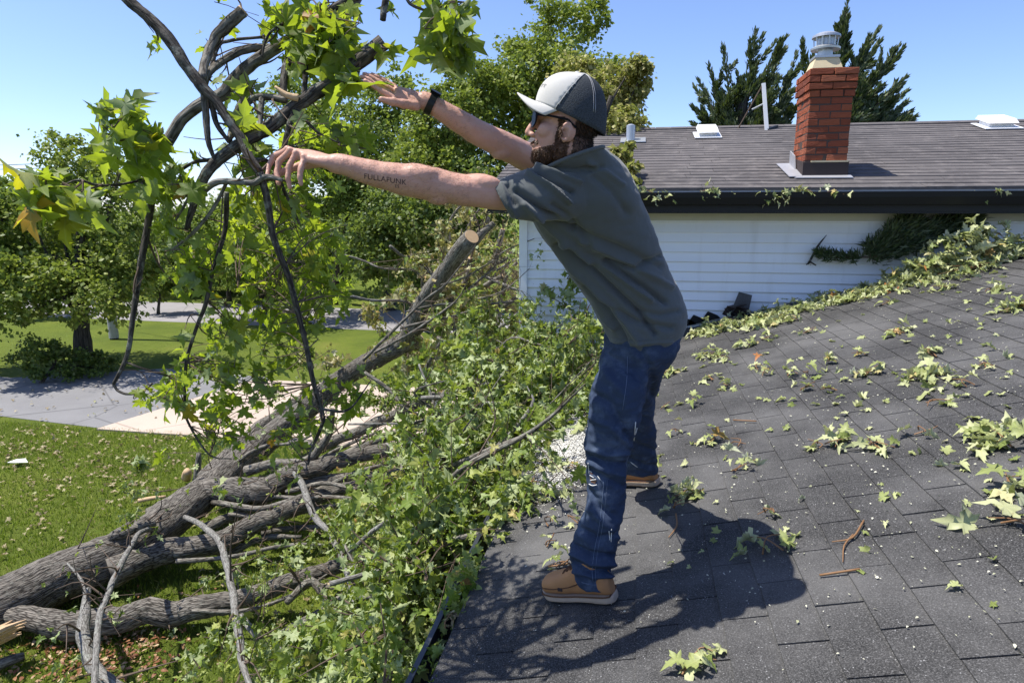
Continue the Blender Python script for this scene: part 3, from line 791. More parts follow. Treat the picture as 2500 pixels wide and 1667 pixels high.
# ================================================================== BACKGROUND TREES
RHOMB = [(np.array([(0, 0, 0), (0.42, 0.45, 0.08), (0, 1, -0.05), (-0.42, 0.5, 0.06)], float), np.array([(0, 1, 2), (0, 2, 3)])),
         (np.array([(0, 0, 0), (0.5, 0.35, 0.1), (0.1, 1, -0.1), (-0.38, 0.55, 0.1)], float), np.array([(0, 1, 2), (0, 2, 3)]))]
TREES = 'trees standing beyond the houses and the road'
def tree(name, label, base, crowns, n, leaf, mat, trunk_r, sag=0.0, seed=0, clump=0.45, group=TREES, cat='tree', limbs=9, extra=None):
    """crowns: list of (centre, radii) lobes"""
    rs = np.random.default_rng(seed)
    base = np.asarray(base, float)
    root = empty(name, base)
    tag(root, label, cat, group)
    cc_ = np.array([c for c, r_ in crowns], float); rr_ = np.array([r_ for c, r_ in crowns], float)
    vol = np.prod(rr_, axis=1)**0.67; vol /= vol.sum()
    n = int(n*1.45); leaf = leaf*0.74
    nclump = max(20, int(n/60))
    lob = rs.choice(len(crowns), nclump, p=vol)
    u = rs.normal(size=(nclump, 3)); u /= np.linalg.norm(u, axis=1, keepdims=True)
    rad = rs.uniform(0.15, 1.0, nclump)**0.42
    C_ = cc_[lob] + u*rr_[lob]*rad[:, None]*(1 + 0.12*rs.normal(size=(nclump, 1)))
    per = rs.poisson(n/nclump, nclump)
    cr = np.mean(rr_, axis=1)[lob]*rs.uniform(0.07, 0.21, nclump)*clump/0.45
    idx = np.repeat(np.arange(nclump), per)
    N_ = len(idx)
    off = np.clip(rs.normal(size=(N_, 3)), -1.9, 1.9)*cr[idx][:, None]*np.array([1, 1, 0.6])
    pos = C_[idx] + off
    out = u[idx]*0.6 + rs.normal(size=(N_, 3))*0.7 + np.array([0, 0, -0.35 - sag])
    nm = rs.normal(size=(N_, 3))*0.6 + np.array([0, 0, 0.8]) + u[idx]*0.3
    sz = leaf*rs.uniform(0.6, 1.35, N_)
    ok = pos[:, 2] > 0.1
    global rng
    keep = rng; rng = rs
    o = leaf_mass('crown', RHOMB, pos[ok], out[ok], nm[ok], sz[ok], M[mat], root)
    rng = keep
    tag(o, kind='stuff')
    w = MB()
    top = cc_.mean(axis=0)
    hh = top[2] - base[2]
    mid = base*0.5 + np.array([top[0], top[1], base[2] + hh])*0.5 + rs.normal(size=3)*trunk_r*0.8
    w.tube([base - np.array([0, 0, 0.1]), base + (mid - base)*0.5, mid, top + np.array([0, 0, 0.3])], [trunk_r*1.25, trunk_r, trunk_r*0.8, trunk_r*0.35], 9, fine=4, bump=0.15)
    for k in range(limbs):
        c = C_[rs.integers(0, nclump)]
        s_ = mid + (top - mid)*rs.uniform(-0.3, 0.9)
        m_ = (s_ + c)/2 + np.array([0, 0, 0.1*hh*rs.uniform(-0.3, 0.6)])
        w.tube([s_, m_, c], [trunk_r*0.42, trunk_r*0.25, trunk_r*0.08], 6, fine=3)
    w.build('trunk', M['bark_far'], root, True)
    return root
def cr(px, py, d, rx, ry, rdepth=None):
    c = P(px, py, d)
    rx_, ry_ = rx*d/FPX, ry*d/FPX
    return (c, np.array([rx_, rdepth if rdepth else rx_, ry_]))
tree('deciduous_tree', 'dark green tree with low boughs standing behind the driveway', G(205, 900), [cr(120, 560, 17.8, 130, 110), cr(185, 410, 17.8, 95, 85), cr(280, 520, 17.5, 90, 110), cr(40, 690, 16.5, 110, 90), cr(220, 700, 16.8, 120, 90), cr(300, 640, 17.5, 80, 80)], 14500, 0.15, 'crown_light', 0.22, seed=1, limbs=22, clump=0.6)
tree('deciduous_tree', 'bushy dark tree cut by the picture edge past the driveway', G(-90, 900), [cr(-60, 600, 17, 110, 190), cr(-10, 470, 17, 60, 60), cr(10, 740, 16, 90, 60)], 7000, 0.15, 'crown_mid', 0.2, seed=2)
tree('shrub', 'low dark shrub at the foot of the driveway tree', G(95, 935), [cr(95, 870, 16.4, 60, 50), cr(210, 890, 16.9, 70, 32)], 3500, 0.11, 'crown_dark', 0.05, seed=3, cat='shrub', group='shrubs by the driveway', limbs=5)
tree('deciduous_tree', 'round mid green tree with a dark trunk across the road', G(950, 757), [cr(945, 560, 28.5, 125, 110), cr(900, 450, 28.5, 110, 90), cr(1010, 640, 27, 70, 60)], 12000, 0.21, 'crown_mid', 0.27, seed=4)
tree('deciduous_tree', 'tall hazy green tree behind the raised hand', G(820, 740), [cr(840, 330, 26, 150, 110), cr(960, 240, 26, 60, 80), cr(720, 260, 26, 80, 90), cr(780, 450, 26, 130, 90)], 14000, 0.20, 'crown_mid', 0.25, seed=5)
tree('deciduous_tree', 'tallest light green tree rising behind the capped head', G(1330, 760), [cr(1390, 60, 21, 95, 70), cr(1320, 180, 21, 150, 80), cr(1210, 260, 21, 130, 90), cr(1380, 320, 21, 150, 120), cr(1180, 420, 20.5, 170, 100), cr(1480, 220, 20, 90, 90)], 26000, 0.17, 'crown_light', 0.3, seed=6, limbs=14)
tree('deciduous_tree', 'yellow-green tree between the two raised arms', G(1100, 800), [cr(1090, 310, 19, 95, 100), cr(1040, 420, 18.5, 110, 80), cr(1150, 220, 19.5, 60, 70)], 11000, 0.15, 'crown_light', 0.2, seed=7)
tree('deciduous_tree', 'dense dark green tree below the outstretched forearm', G(1040, 800), [cr(1040, 540, 17, 150, 90), cr(930, 600, 17, 90, 100), cr(1150, 500, 17, 100, 80)], 15000, 0.14, 'crown_dark', 0.2, seed=8)
tree('deciduous_tree', 'small leafy tree showing through the held branch leaves', G(660, 760), [cr(640, 610, 24, 130, 90), cr(540, 560, 25, 90, 70)], 8000, 0.18, 'crown_mid', 0.15, seed=9)
tree('deciduous_tree', 'rusty green sapling near the road bend', G(560, 735), [cr(560, 620, 30, 80, 60)], 3000, 0.2, 'crown_yellow', 0.1, seed=10)
far_lab = ['far dark tree at the edge of the picture behind the driveway tree', 'far dark tree in the gap left of the utility pole', 'far low tree just right of the utility pole', 'far tree under the bright gap of sky', 'far tree behind the curved held limb', 'far broad tree beyond the road behind the leaf mass', 'far tree behind the round tree across the road', 'far tree closing the view beside the house corner']
for i, (px, top, d, w_) in enumerate(((-40, 430, 46, 150), (110, 470, 48, 130), (300, 500, 52, 120), (400, 520, 50, 110), (520, 490, 48, 130), (680, 470, 46, 150), (860, 470, 48, 150), (1080, 460, 44, 170))):
    b = P(px, 640, d); b[2] = 0
    tree('distant_tree', far_lab[i], b, [cr(px, top + 85, d, w_, 85), cr(px + w_*0.4, top + 120, d, w_*0.6, 60)], 5000, 0.34, 'crown_dark' if i % 2 else 'crown_mid', 0.3, seed=20 + i, group='distant trees across the road', limbs=5)
for i, (px, top, d, w_, lab) in enumerate(((60, 470, 34, 150, 'leafy roadside tree behind the first tree by the driveway'), (340, 505, 36, 120, 'leafy roadside tree just past the utility pole'), (470, 515, 33, 110, 'leafy roadside tree seen below the held twig'), (610, 500, 35, 120, 'leafy roadside tree behind the hanging leaf mass'), (770, 490, 33, 120, 'leafy roadside tree left of the round tree'))):
    b = P(px, 640, d); b[2] = 0
    tree('roadside_tree', lab, b, [cr(px, top + 80, d, w_, 80), cr(px - w_*0.4, top + 140, d, w_*0.7, 60), cr(px + w_*0.5, top + 130, d, w_*0.6, 60)], 6500, 0.24, 'crown_light' if i % 2 else 'crown_mid', 0.2, seed=60 + i, group='leafy trees along the road', limbs=8, clump=0.6)
for i, (px, py, d, w_, lab) in enumerate(((90, 715, 26, 70, 'low bush at the road edge behind the driveway tree'), (380, 715, 27, 60, 'low bush at the road edge below the curved limb'), (640, 712, 27, 70, 'low bush at the road edge behind the leaf mass'), (30, 690, 38, 130, 'wide far bush across the road at the picture edge'), (250, 690, 38, 120, 'wide far bush across the road behind the pole'), (480, 690, 38, 130, 'wide far bush across the road below the held twigs'), (740, 690, 38, 120, 'wide far bush across the road right of the leaf mass'))):
    b = P(px, py, d); b[2] = 0
    tree('roadside_bush', lab, b, [cr(px, py - 25, d, w_, 35), cr(px + w_*0.6, py - 15, d, w_*0.6, 25)], 2600, 0.16, 'crown_mid', 0.06, seed=80 + i, group='bushes along the road', cat='bush', limbs=4)
# the wilting top that leans over the end of the far roof
tree('wilting_tree', 'wilting yellowish maple top leaning over the far roof end', (-2.3, 10.6, 0), [cr(1500, 240, 10.6, 70, 70, 0.5), cr(1545, 180, 10.4, 45, 45, 0.4), cr(1500, 330, 9.8, 70, 70, 0.5), cr(1515, 440, 6.62, 38, 45, 0.16), cr(1545, 375, 6.85, 30, 40, 0.16), cr(1500, 380, 7.0, 40, 50, 0.2), cr(1440, 300, 10.5, 60, 90, 0.5), cr(1420, 200, 11, 70, 60, 0.5)], 11500, 0.095, 'crown_yellow', 0.10, sag=0.4, seed=40, clump=0.6, limbs=16, group='wilting maples by the house')

# wind-swept conifers behind the far roof
def conifer(label, base, plumes, trunk_pts, seed):
    rs = np.random.default_rng(seed)
    root = empty('conifer', base); tag(root, label, 'conifer', 'wind-swept conifers behind the far roof')
    w = MB(); w.tube(trunk_pts, [0.16, 0.13, 0.05], 8, fine=4, bump=0.2)
    pos = []; dr = []
    for (sx, sy, tx, ty, d, r0) in plumes:
        a = P(sx, sy, d); b = P(tx, ty, d + rs.uniform(-0.5, 0.5))
        L = np.linalg.norm(b - a)
        m = (a + b)/2 + np.array([0, 0, -0.08*L])
        pts, _ = spline([a, m, b], [0, 0, 0], 12)
        w.tube([a, m, b], [0.03, 0.018, 0.005], 5, fine=3)
        pts = np.array(pts)
        subs = [(pts, r0*0.75, 330)]
        for k in range(9):
            i0 = rs.integers(2, len(pts) - 6)
            t_ = unit(pts[i0+3] - pts[i0]); q = unit(t_*0.9 + rs.normal(size=3)*0.62 + np.array([0.2, 0, 0.2]))
            l_ = L*rs.uniform(0.16, 0.34)
            sp, _ = spline([pts[i0], pts[i0] + q*l_*0.5 - np.array([0, 0, 0.05*l_]), pts[i0] + q*l_ + np.array([0, 0, 0.08*l_])], [0, 0, 0], 8)
            subs.append((np.array(sp), r0*0.40, 140))
        for pt, rr, cnt in subs:
            t_ = rs.uniform(0.02, 1, cnt); ii = t_*(len(pt) - 1); i0 = np.minimum(ii.astype(int), len(pt) - 2)
            q = pt[i0] + (pt[i0+1] - pt[i0])*(ii - i0)[:, None]
            ax = pt[i0+1] - pt[i0]; ax /= np.linalg.norm(ax, axis=1, keepdims=True)
            off = rs.normal(size=(cnt, 3)); off /= np.linalg.norm(off, axis=1, keepdims=True)
            taper = rr*(1.05 - t_)**0.75*rs.uniform(0.2, 1.0, cnt)
            pos.append(q + off*taper[:, None]); dr.append(ax*1.0 + off*0.45 + np.array([0, 0, 0.1]))
    pos = np.concatenate(pos); dr = np.concatenate(dr)
    NEED = [(np.array([(-0.10, 0, 0), (0.10, 0.0, 0.03), (0.16, 0.45, 0.05), (0.0, 1, 0), (-0.16, 0.5, 0.04)], float), np.array([(0, 1, 2), (0, 2, 4), (4, 2, 3)]))]
    o = leaf_mass('crown', NEED, pos, dr, rnd_unit(len(pos)), rs.uniform(0.06, 0.14, len(pos)), M['needle'], root); tag(o, kind='stuff')
    w.build('trunk', M['bark_far'], root, True)
b1 = P(1800, 330, 14.5); b1[2] = 0
conifer('dark wind-swept conifer left of the chimney behind the roof', b1,
        [(1790, 330, 1705, 195, 14.3, .22), (1800, 310, 1765, 112, 14.5, .26), (1810, 300, 1845, 72, 14.6, .28), (1815, 250, 1918, 92, 14.4, .2), (1830, 270, 1915, 122, 14.4, .2), (1830, 320, 1900, 190, 14.2, .24),
         (1780, 330, 1690, 260, 14.3, .2), (1770, 335, 1690, 300, 14.2, .16), (1850, 330, 1935, 220, 14.3, .26), (1870, 330, 1945, 130, 14.6, .24), (1790, 330, 1730, 160, 14.7, .25), (1820, 330, 1800, 180, 14.3, .3), (1850, 335, 1870, 230, 14.2, .3), (1800, 340, 1760, 230, 14.1, .3), (1900, 335, 1930, 260, 14.2, .3)],
        [b1, P(1805, 330, 14.5), P(1825, 215, 14.5)], 51)
b2 = P(2010, 330, 13.8); b2[2] = 0
conifer('tall wind-swept conifer rising behind the brick chimney', b2,
        [(1990, 300, 1960, 100, 13.9, .24), (2030, 200, 2072, -8, 13.8, .22), (2040, 190, 2066, 60, 13.8, .22), (2040, 220, 2148, 68, 13.7, .22), (2040, 230, 2150, 100, 13.7, .2), (2060, 260, 2150, 165, 13.7, .2), (2060, 290, 2195, 112, 13.7, .2), (2070, 300, 2212, 188, 13.6, .2), (2070, 310, 2215, 222, 13.6, .2), (2070, 320, 2218, 250, 13.6, .2), (2080, 330, 2150, 235, 13.6, .24), (2080, 335, 2200, 285, 13.6, .16), (2020, 320, 1990, 180, 13.9, .26), (2060, 330, 2110, 190, 13.7, .26), (2085, 335, 2140, 290, 13.6, .2), (2100, 330, 2235, 285, 13.6, .08)],
        [b2, P(2015, 330, 13.8), P(2040, 170, 13.8)], 52)

# utility pole and wires
up = empty('utility_pole', G(279, 828)); tag(up, 'wooden utility pole with a transformer beyond the driveway', 'utility pole')
pb = G(279, 828); pt = pb + np.array([0, 0, 6.0])
MB().tube([pb, pt], [0.13, 0.10], 12).build('pole', M['bark_far'], up, True)
MB().bar(pt + np.array([-0.8, 0.3, -0.35]), pt + np.array([0.8, -0.3, -0.35]), 0.1, 0.1).build('crossarm', M['bark_far'], up)
MB().lathe([((pt[0]+0.25, pt[1], pt[2]-1.25), 0.16), ((pt[0]+0.25, pt[1], pt[2]-0.62), 0.16), ((pt[0]+0.25, pt[1], pt[2]-0.58), 0.1)], 16).build('transformer', M['grey_metal'], up)
MB().lathe([((pb[0], pb[1], 0.05), 0.15), ((pb[0], pb[1], 1.2), 0.145)], 14).build('guard', M['flash'], up)
for k, dz in enumerate((-0.28, -0.42)):
    a = pt + np.array([-0.75 + 0.1*k, 0.28, dz]); b = P(-400, 372 + 9*k, 34)
    m = (a + b)/2 - np.array([0, 0, 0.35])
    tag(MB().tube([a, m, b], [0.012]*3, 5, fine=8).build('power_line', M['black_trim']), ('upper' if k == 0 else 'lower') + ' thin power line running from the utility pole', 'power line', 'power lines')

# ================================================================== FALLEN TREE
ft = empty('fallen_tree', G(150, 1480)); tag(ft, 'big uprooted maple lying across the lawn with its crown against the house', 'fallen tree')
def gz(x, y, z): return G(x, y, z)
LIMBS = []; HLIMBS = []; LATER = []
def limb(name, pts, rad, mat='bark_limb', parent=None, seg=12, fine=5, bump=0.10, cut=False):
    if fine:
        pts, rad = spline(pts, list(rad), fine); sd_ = random.uniform(0, 90)
        n_ = len(pts)
        for i in range(1, n_ - 1):
            w_ = rad[i]*(0.45 if parent is None else 0.22)*min(1, 3*i/n_, 3*(n_ - i)/n_)
            v_ = noise.noise_vector(Vector((i*0.33 + sd_, sd_*0.37, 1.7))); pts[i] = pts[i] + np.array(v_)*w_
            rad[i] *= 1 + 0.10*noise.noise(Vector((i*0.8, sd_, 4.2)))
    (LIMBS if parent is None else HLIMBS).append((pts, rad))
    m = MB(); m.tube(pts, rad, seg, True, bump, 0, 5.0)
    o = m.build(name, M[mat], parent if parent is not None else ft, True)
    if cut:
        p = np.asarray(pts[-1], float); t_ = unit(p - np.asarray(pts[-2], float))
        m2 = MB(); m2.tube([p + t_*0.001, p + t_*0.006], [rad[-1]*0.93, rad[-1]*0.92], 14); m2.build('cut_face', M['wood'], o)
    return o
trunk_pts = [gz(-560, 1660, .34), gz(-330, 1592, .30), gz(-160, 1530, .28), gz(0, 1478, .28), gz(150, 1408, .30), gz(300, 1345, .36), gz(430, 1258, .46), gz(540, 1168, .56), gz(640, 1083, .80), gz(740, 1005, 1.2), gz(830, 928, 1.70), gz(930, 868, 2.15), gz(985, 836, 2.40)]
def fine_trunk():
    pts, rad = spline(trunk_pts, [.36, .31, .29, .28, .265, .25, .225, .21, .190, .165, .145, .135, .14], 16)
    return limb('trunk', pts, rad, 'bark', seg=40, fine=0, bump=0.09)
trunk = fine_trunk()
U = gz(985, 836, 2.40)
limb('limb', [gz(940, 862, 2.2), U, P(1012, 792, 8.7), P(1032, 748, 8.45), P(1085, 668, 8.0), P(1152, 578, 7.4)], [.11, .14, .128, .116, .104, .092], 'bark_limb', seg=20, bump=0.06, cut=True)
limb('limb', [P(1120, 640, 7.75), P(1165, 585, 7.6), P(1205, 545, 7.5)], [.045, .05, .035], 'bark_limb')
limb('limb', [gz(930, 862, 2.2), gz(970, 852, 2.3), gz(1030, 830, 2.4)], [.10, .12, .08], 'bark_limb', cut=True)
L1 = limb('limb', [gz(380, 1275, .42), gz(500, 1205, .55), gz(590, 1195, .62), gz(655, 1195, .68), gz(695, 1163, .8), gz(760, 1145, .9), gz(850, 1118, 1.05), gz(965, 1094, 1.2)], [.20, .19, .165, .15, .13, .11, .10, .085], 'bark', seg=28, fine=8, bump=0.10, cut=True)
limb('limb', [gz(600, 1150, .75), gz(663, 1134, .85), gz(750, 1125, .95), gz(785, 1088, 1.2), gz(806, 1050, 1.45), gz(812, 1000, 1.8)], [.075, .07, .062, .05, .04, .03])
limb('limb', [gz(270, 1400, .3), gz(390, 1350, .32), gz(530, 1318, .4), gz(640, 1272, .5), gz(740, 1230, .62), gz(850, 1190, .8), gz(960, 1175, .9)], [.16, .14, .125, .11, .095, .075, .05], 'bark', seg=20, fine=7)
limb('limb', [gz(30, 1500, .26), gz(180, 1525, .2), gz(340, 1500, .2), gz(510, 1483, .24), gz(617, 1450, .3), gz(745, 1410, .42), gz(830, 1380, .5), gz(895, 1358, .6)], [.10, .14, .125, .115, .095, .085, .075, .06], 'bark', seg=20, fine=7)
limb('limb', [gz(660, 1205, .55), gz(740, 1180, .7), gz(840, 1170, .8), gz(1000, 1150, 1.0), gz(1150, 1120, 1.3), gz(1220, 1115, 1.4)], [.09, .085, .075, .06, .05, .035])
limb('limb', [gz(470, 1340, .3), gz(560, 1345, .2), gz(640, 1312, .3), gz(735, 1310, .35)], [.03, .05, .045, .02])
limb('limb', [gz(640, 1300, .25), gz(720, 1288, .3), gz(800, 1285, .35)], [.045, .04, .02])
limb('limb', [gz(500, 1290, .25), gz(590, 1250, .3), gz(640, 1225, .35), gz(690, 1205, .4)], [.07, .07, .06, .045])
limb('limb', [gz(500, 1170, .5), gz(600, 1075, .62), gz(690, 1005, .8), gz(760, 960, 1.0)], [.13, .11, .10, .08], 'bark', seg=18, fine=8)
limb('limb', [gz(700, 1075, .85), gz(770, 1085, 1.0), gz(840, 1068, 1.2), gz(940, 1022, 1.45), gz(1045, 975, 1.8), gz(1116, 960, 1.95), gz(1190, 960, 2.0)], [.05, .075, .075, .07, .065, .06, .045])
limb('limb', [gz(1020, 982, 1.8), gz(1032, 925, 2.1), gz(1058, 862, 2.5)], [.05, .04, .02])
limb('limb', [gz(700, 1163, .78), gz(800, 1135, .95), gz(900, 1085, 1.15), gz(1000, 1050, 1.35), gz(1060, 1020, 1.5)], [.06, .08, .07, .06, .04])
limb('limb', [gz(700, 1470, .45), gz(760, 1418, .5), gz(800, 1470, .4)], [.03, .045, .03])
limb('limb', [gz(715, 1150, .85), gz(735, 1178, 1.0), gz(766, 1255, 1.0), gz(808, 1306, 1.0), gz(834, 1361, 1.0), gz(855, 1425, .95), gz(870, 1505, .9)], [.03, .04, .036, .032, .028, .022, .012], 'bark_pale', seg=9)
limb('limb', [gz(834, 1361, 1.0), gz(885, 1408, 1.0), gz(925, 1445, .95)], [.026, .022, .014], 'bark_pale', seg=8)
limb('limb', [gz(700, 1540, .5), gz(745, 1519, .55), gz(808, 1472, .6), gz(860, 1438, .7), gz(906, 1408, .8), gz(985, 1370, 1.0), gz(1080, 1310, 1.4)], [.03, .034, .034, .032, .03, .026, .016], 'bark_limb', seg=9)
limb('limb', [gz(590, 1500, .6), gz(610, 1530, .6), gz(648, 1566, .6), gz(723, 1604, .6), gz(820, 1626, .65)], [.02, .03, .03, .026, .015], 'bark_pale', seg=9)
limb('limb', [gz(452, 1262, .55), gz(490, 1280, .8), gz(536, 1323, .95), gz(553, 1383, 1.0), gz(570, 1455, 1.05), gz(583, 1553, 1.15), gz(593, 1620, 1.2), gz(612, 1680, 1.25)], [.03, .030, .034, .034, .032, .028, .024, .018], 'bark_pale', seg=10)
limb('limb', [gz(372, 1290, .55), gz(345, 1298, .85), gz(330, 1315, .95), gz(293, 1383, 1.0), gz(264, 1447, 1.05), gz(242, 1515, 1.1), gz(235, 1595, 1.15), gz(230, 1690, 1.2)], [.03, .024, .025, .027, .027, .025, .022, .02], 'bark_pale', seg=10)
limb('limb', [gz(215, 1440, .55), gz(206, 1500, .85), gz(207, 1574, .9), gz(232, 1632, .9), gz(275, 1668, .9), gz(330, 1700, .9)], [.03, .045, .05, .05, .045, .04], 'bark_pale', seg=12, cut=False)
limb('limb', [gz(165, 1375, .75), gz(197, 1412, .8), gz(208, 1450, .8), gz(212, 1482, .8)], [.01, .014, .015, .012], 'bark_pale', seg=8)
limb('limb', [gz(262, 1330, .5), gz(285, 1305, .62), gz(340, 1285, .7), gz(375, 1280, .66)], [.05, .06, .05, .05], 'bark', seg=12)
limb('limb', [gz(1068, 760, 2.4), P(1085, 700, 9.6), P(1110, 640, 9.4), P(1128, 560, 9.2)], [.03, .028, .022, .012])
for pts, rad in (([(1000, 760, 9.8), (1045, 690, 9.6), (1090, 650, 9.5), (1130, 610, 9.3), (1172, 560, 9.0)], .03), ([(1130, 700, 9.0), (1145, 655, 9.0), (1148, 630, 8.9)], .045), ([(1150, 720, 8.6), (1195, 690, 8.5), (1228, 673, 8.4)], .04),
                 ([(1215, 800, 8.2), (1222, 740, 8.2), (1235, 680, 8.1), (1262, 640, 8.0)], .03), ([(1200, 690, 9.0), (1212, 620, 9.0), (1228, 560, 8.9)], .05), ([(1200, 770, 8.4), (1250, 735, 8.2), (1290, 708, 8.0)], .03),
                 ([(1100, 600, 9.6), (1098, 540, 9.6), (1128, 500, 9.5)], .02), ([(1140, 560, 9.4), (1165, 520, 9.3), (1190, 480, 9.2)], .022), ([(1190, 545, 9.0), (1195, 500, 9.0), (1205, 460, 9.0)], .03), ([(1185, 640, 9), (1225, 640, 8.8), (1255, 610, 8.6)], .022)):
    limb('limb', [P(*p) for p in pts], [rad, rad*0.9] + [rad*0.7]*(len(pts) - 2), 'bark_limb', seg=8, cut=(rad >= 0.04))
# splintered broken end, fresh stubs
sp = MB()
for k in range(11):
    a = gz(-40 + random.uniform(-8, 8), 1560 + k*2.5, .42 - k*.02); b = gz(30 + random.uniform(-6, 36), 1512 + k*4 + random.uniform(-4, 4), .44 - k*.02)
    sp.tube([a, (a+b)/2 + np.array([0, 0, .01]), b], [.035, .03, .004], 6)
sp.build('splintered_wood', M['wood'], ft)

for pts, rad in (([(520, 1225, .5), (640, 1240, .55), (760, 1200, .75), (880, 1150, .95), (1000, 1120, 1.2)], .040), ([(560, 1255, .4), (680, 1262, .45), (800, 1235, .6), (930, 1225, .8)], .034), ([(600, 1180, .7), (720, 1150, .85), (840, 1090, 1.1), (930, 1050, 1.35)], .034), ([(430, 1370, .35), (560, 1360, .35), (700, 1330, .45), (820, 1330, .55)], .028),
                 ([(640, 1210, .6), (740, 1215, .7), (850, 1215, .85), (960, 1250, .95)], .026), ([(560, 1140, .7), (640, 1090, .9), (720, 1080, 1.05), (820, 1030, 1.3)], .03), ([(470, 1490, .3), (600, 1490, .3), (720, 1450, .4), (800, 1400, .55)], .022), ([(700, 1200, .7), (790, 1180, .9), (880, 1190, 1.0), (1010, 1170, 1.2)], .03), ([(750, 1420, .4), (830, 1440, .45), (900, 1470, .6)], .02), ([(660, 1560, .4), (760, 1500, .5), (870, 1480, .7)], .018)):
    limb('limb', [gz(*p) for p in pts], [rad, rad*0.95] + [rad*0.75]*(len(pts) - 3) + [rad*0.4], 'bark_limb', seg=9, fine=6, bump=0.1)
for px, py, dd, n in ((700, 1120, 8.0, 26), (780, 1060, 8.0, 24), (860, 1180, 7.0, 26), (760, 1280, 6.6, 22), (640, 1300, 6.8, 18), (900, 1260, 6.0, 28), (840, 1340, 5.8, 24), (720, 1390, 6.0, 18), (620, 1460, 5.8, 16), (560, 1570, 5.4, 18), (800, 1540, 5.2, 24), (480, 1620, 5.2, 14), (590, 1100, 8.6, 18), (520, 1130, 8.6, 14)):
    LATER.append((px, py, dd, n))
# thinner branches threading the crown
for k in range(64):
    x0, y0 = rng.uniform(880, 1260), rng.uniform(620, 1480)
    if x0 > 1180 and y0 > 1250: x0 -= 150
    d0 = np.interp(y0, [600, 800, 1000, 1200, 1480], [8.6, 7.6, 5.8, 4.6, 3.9]) - rng.uniform(0.0, 0.5) + max(0, (1050 - x0)/260.0)
    L_ = rng.uniform(0.5, 1.5); dv = unit(np.array([rng.uniform(0.2, 1.0), rng.normal()*0.5, rng.normal()*0.35 + 0.2]))
    p0 = P(x0, y0, d0); r0 = rng.uniform(0.008, 0.022)
    p1 = p0 + dv*L_*0.4 + rng.normal(size=3)*0.06; p2 = p0 + dv*L_*0.75 + rng.normal(size=3)*0.09; p3 = p0 + dv*L_ + rng.normal(size=3)*0.12
    if p3[0] > EAVE_X - 0.05 and p3[2] < zr(p3[0]) + 0.03: continue
    limb('branch', [p0 - dv*0.3, p0, p1, p2, p3], [r0*0.9, r0, r0*0.85, r0*0.6, 0.003], 'bark_limb' if k % 3 else 'bark_pale', seg=7, fine=4, bump=0.08)
# foliage of the fallen crown
fol_pos = []; fol_dir = []; fol_nm = []; fol_sz = []; tw = MB()
def spray(c, r, n, size, stem=True, sag=0.7):
    c = np.asarray(c, float)
    hub = c + np.array([rng.uniform(-.3, .1), rng.uniform(-.1, .3), -0.35])*r*1.5
    ends = c + rng.normal(size=(max(2, n//14), 3))*r*np.array([0.9, 0.9, 0.7])
    if stem:
        for e in ends[:5]:
            m_ = (hub + e)/2 + rng.normal(size=3)*r*0.12
            tw.tube([hub, m_, e], [0.007, 0.005, 0.0025], 5, False, 0, 2)
    e = ends[rng.integers(0, len(ends), n)]
    t_ = rng.uniform(0.25, 1.05, n)[:, None]
    p = hub + (e - hub)*t_ + rng.normal(size=(n, 3))*r*0.28
    fol_pos.append(p)
    fol_dir.append((e - hub)/(np.linalg.norm(e - hub, axis=1, keepdims=True)+1e-6)*0.5 + rng.normal(size=(n, 3))*0.6 + np.array([0, 0, -sag]))
    fol_nm.append(rng.normal(size=(n, 3))*0.9 + np.array([-0.2, -0.1, 0.3]))
    fol_sz.append(size*np.clip(np.exp(rng.normal(size=n)*0.33), 0.4, 1.7))
BLOBS = [  # px, py, depth, spread x, spread y (px), spread depth, sprays, leaves, size
    (1120, 760, 8.8, 85, 55, .5, 24, 60, .08), (1040, 880, 8.9, 75, 65, .5, 22, 60, .08), (1190, 850, 7.4, 85, 60, .5, 30, 60, .08),
    (1300, 880, 6.6, 75, 50, .4, 30, 60, .072), (1390, 860, 6.2, 45, 50, .3, 20, 55, .07), (1180, 960, 6.2, 90, 50, .5, 34, 60, .075),
    (1330, 970, 5.4, 65, 45, .3, 30, 60, .072), (1250, 1060, 5.0, 75, 45, .35, 30, 60, .075), (1130, 1080, 5.3, 80, 60, .4, 30, 60, .075),
    (1180, 1170, 4.4, 65, 45, .25, 26, 60, .072), (1050, 1190, 5.0, 65, 50, .35, 20, 55, .075), (1110, 1280, 3.8, 55, 45, .2, 26, 55, .072),
    (1040, 1290, 4.6, 50, 50, .3, 24, 60, .075), (985, 1420, 4.5, 55, 55, .3, 22, 55, .072), (1050, 1400, 3.5, 40, 55, .15, 20, 55, .068),
    (985, 1530, 3.5, 45, 65, .2, 22, 55, .068), (890, 1590, 4.2, 80, 60, .35, 24, 55, .07), (940, 1650, 3.0, 35, 35, .15, 12, 50, .062),
    (760, 1640, 5.0, 110, 35, .3, 14, 50, .07), (690, 1530, 5.6, 80, 40, .3, 3, 40, .075), (860, 1280, 6.2, 60, 45, .3, 5, 50, .075),
    (940, 1110, 7.0, 70, 40, .5, 6, 45, .075), (690, 1040, 8.5, 90, 50, .4, 5, 45, .08), (800, 900, 9.5, 70, 60, .5, 6, 45, .08),
    (950, 960, 8.4, 50, 40, .4, 8, 45, .075), (1180, 560, 9.2, 55, 60, .4, 16, 60, .075), (1110, 650, 9.4, 60, 60, .4, 18, 60, .075), (1215, 690, 8.7, 35, 70, .3, 14, 55, .07),
    (1050, 1060, 6.5, 70, 35, .4, 8, 50, .075), (640, 1210, 7.4, 70, 30, .3, 5, 30, .08)]
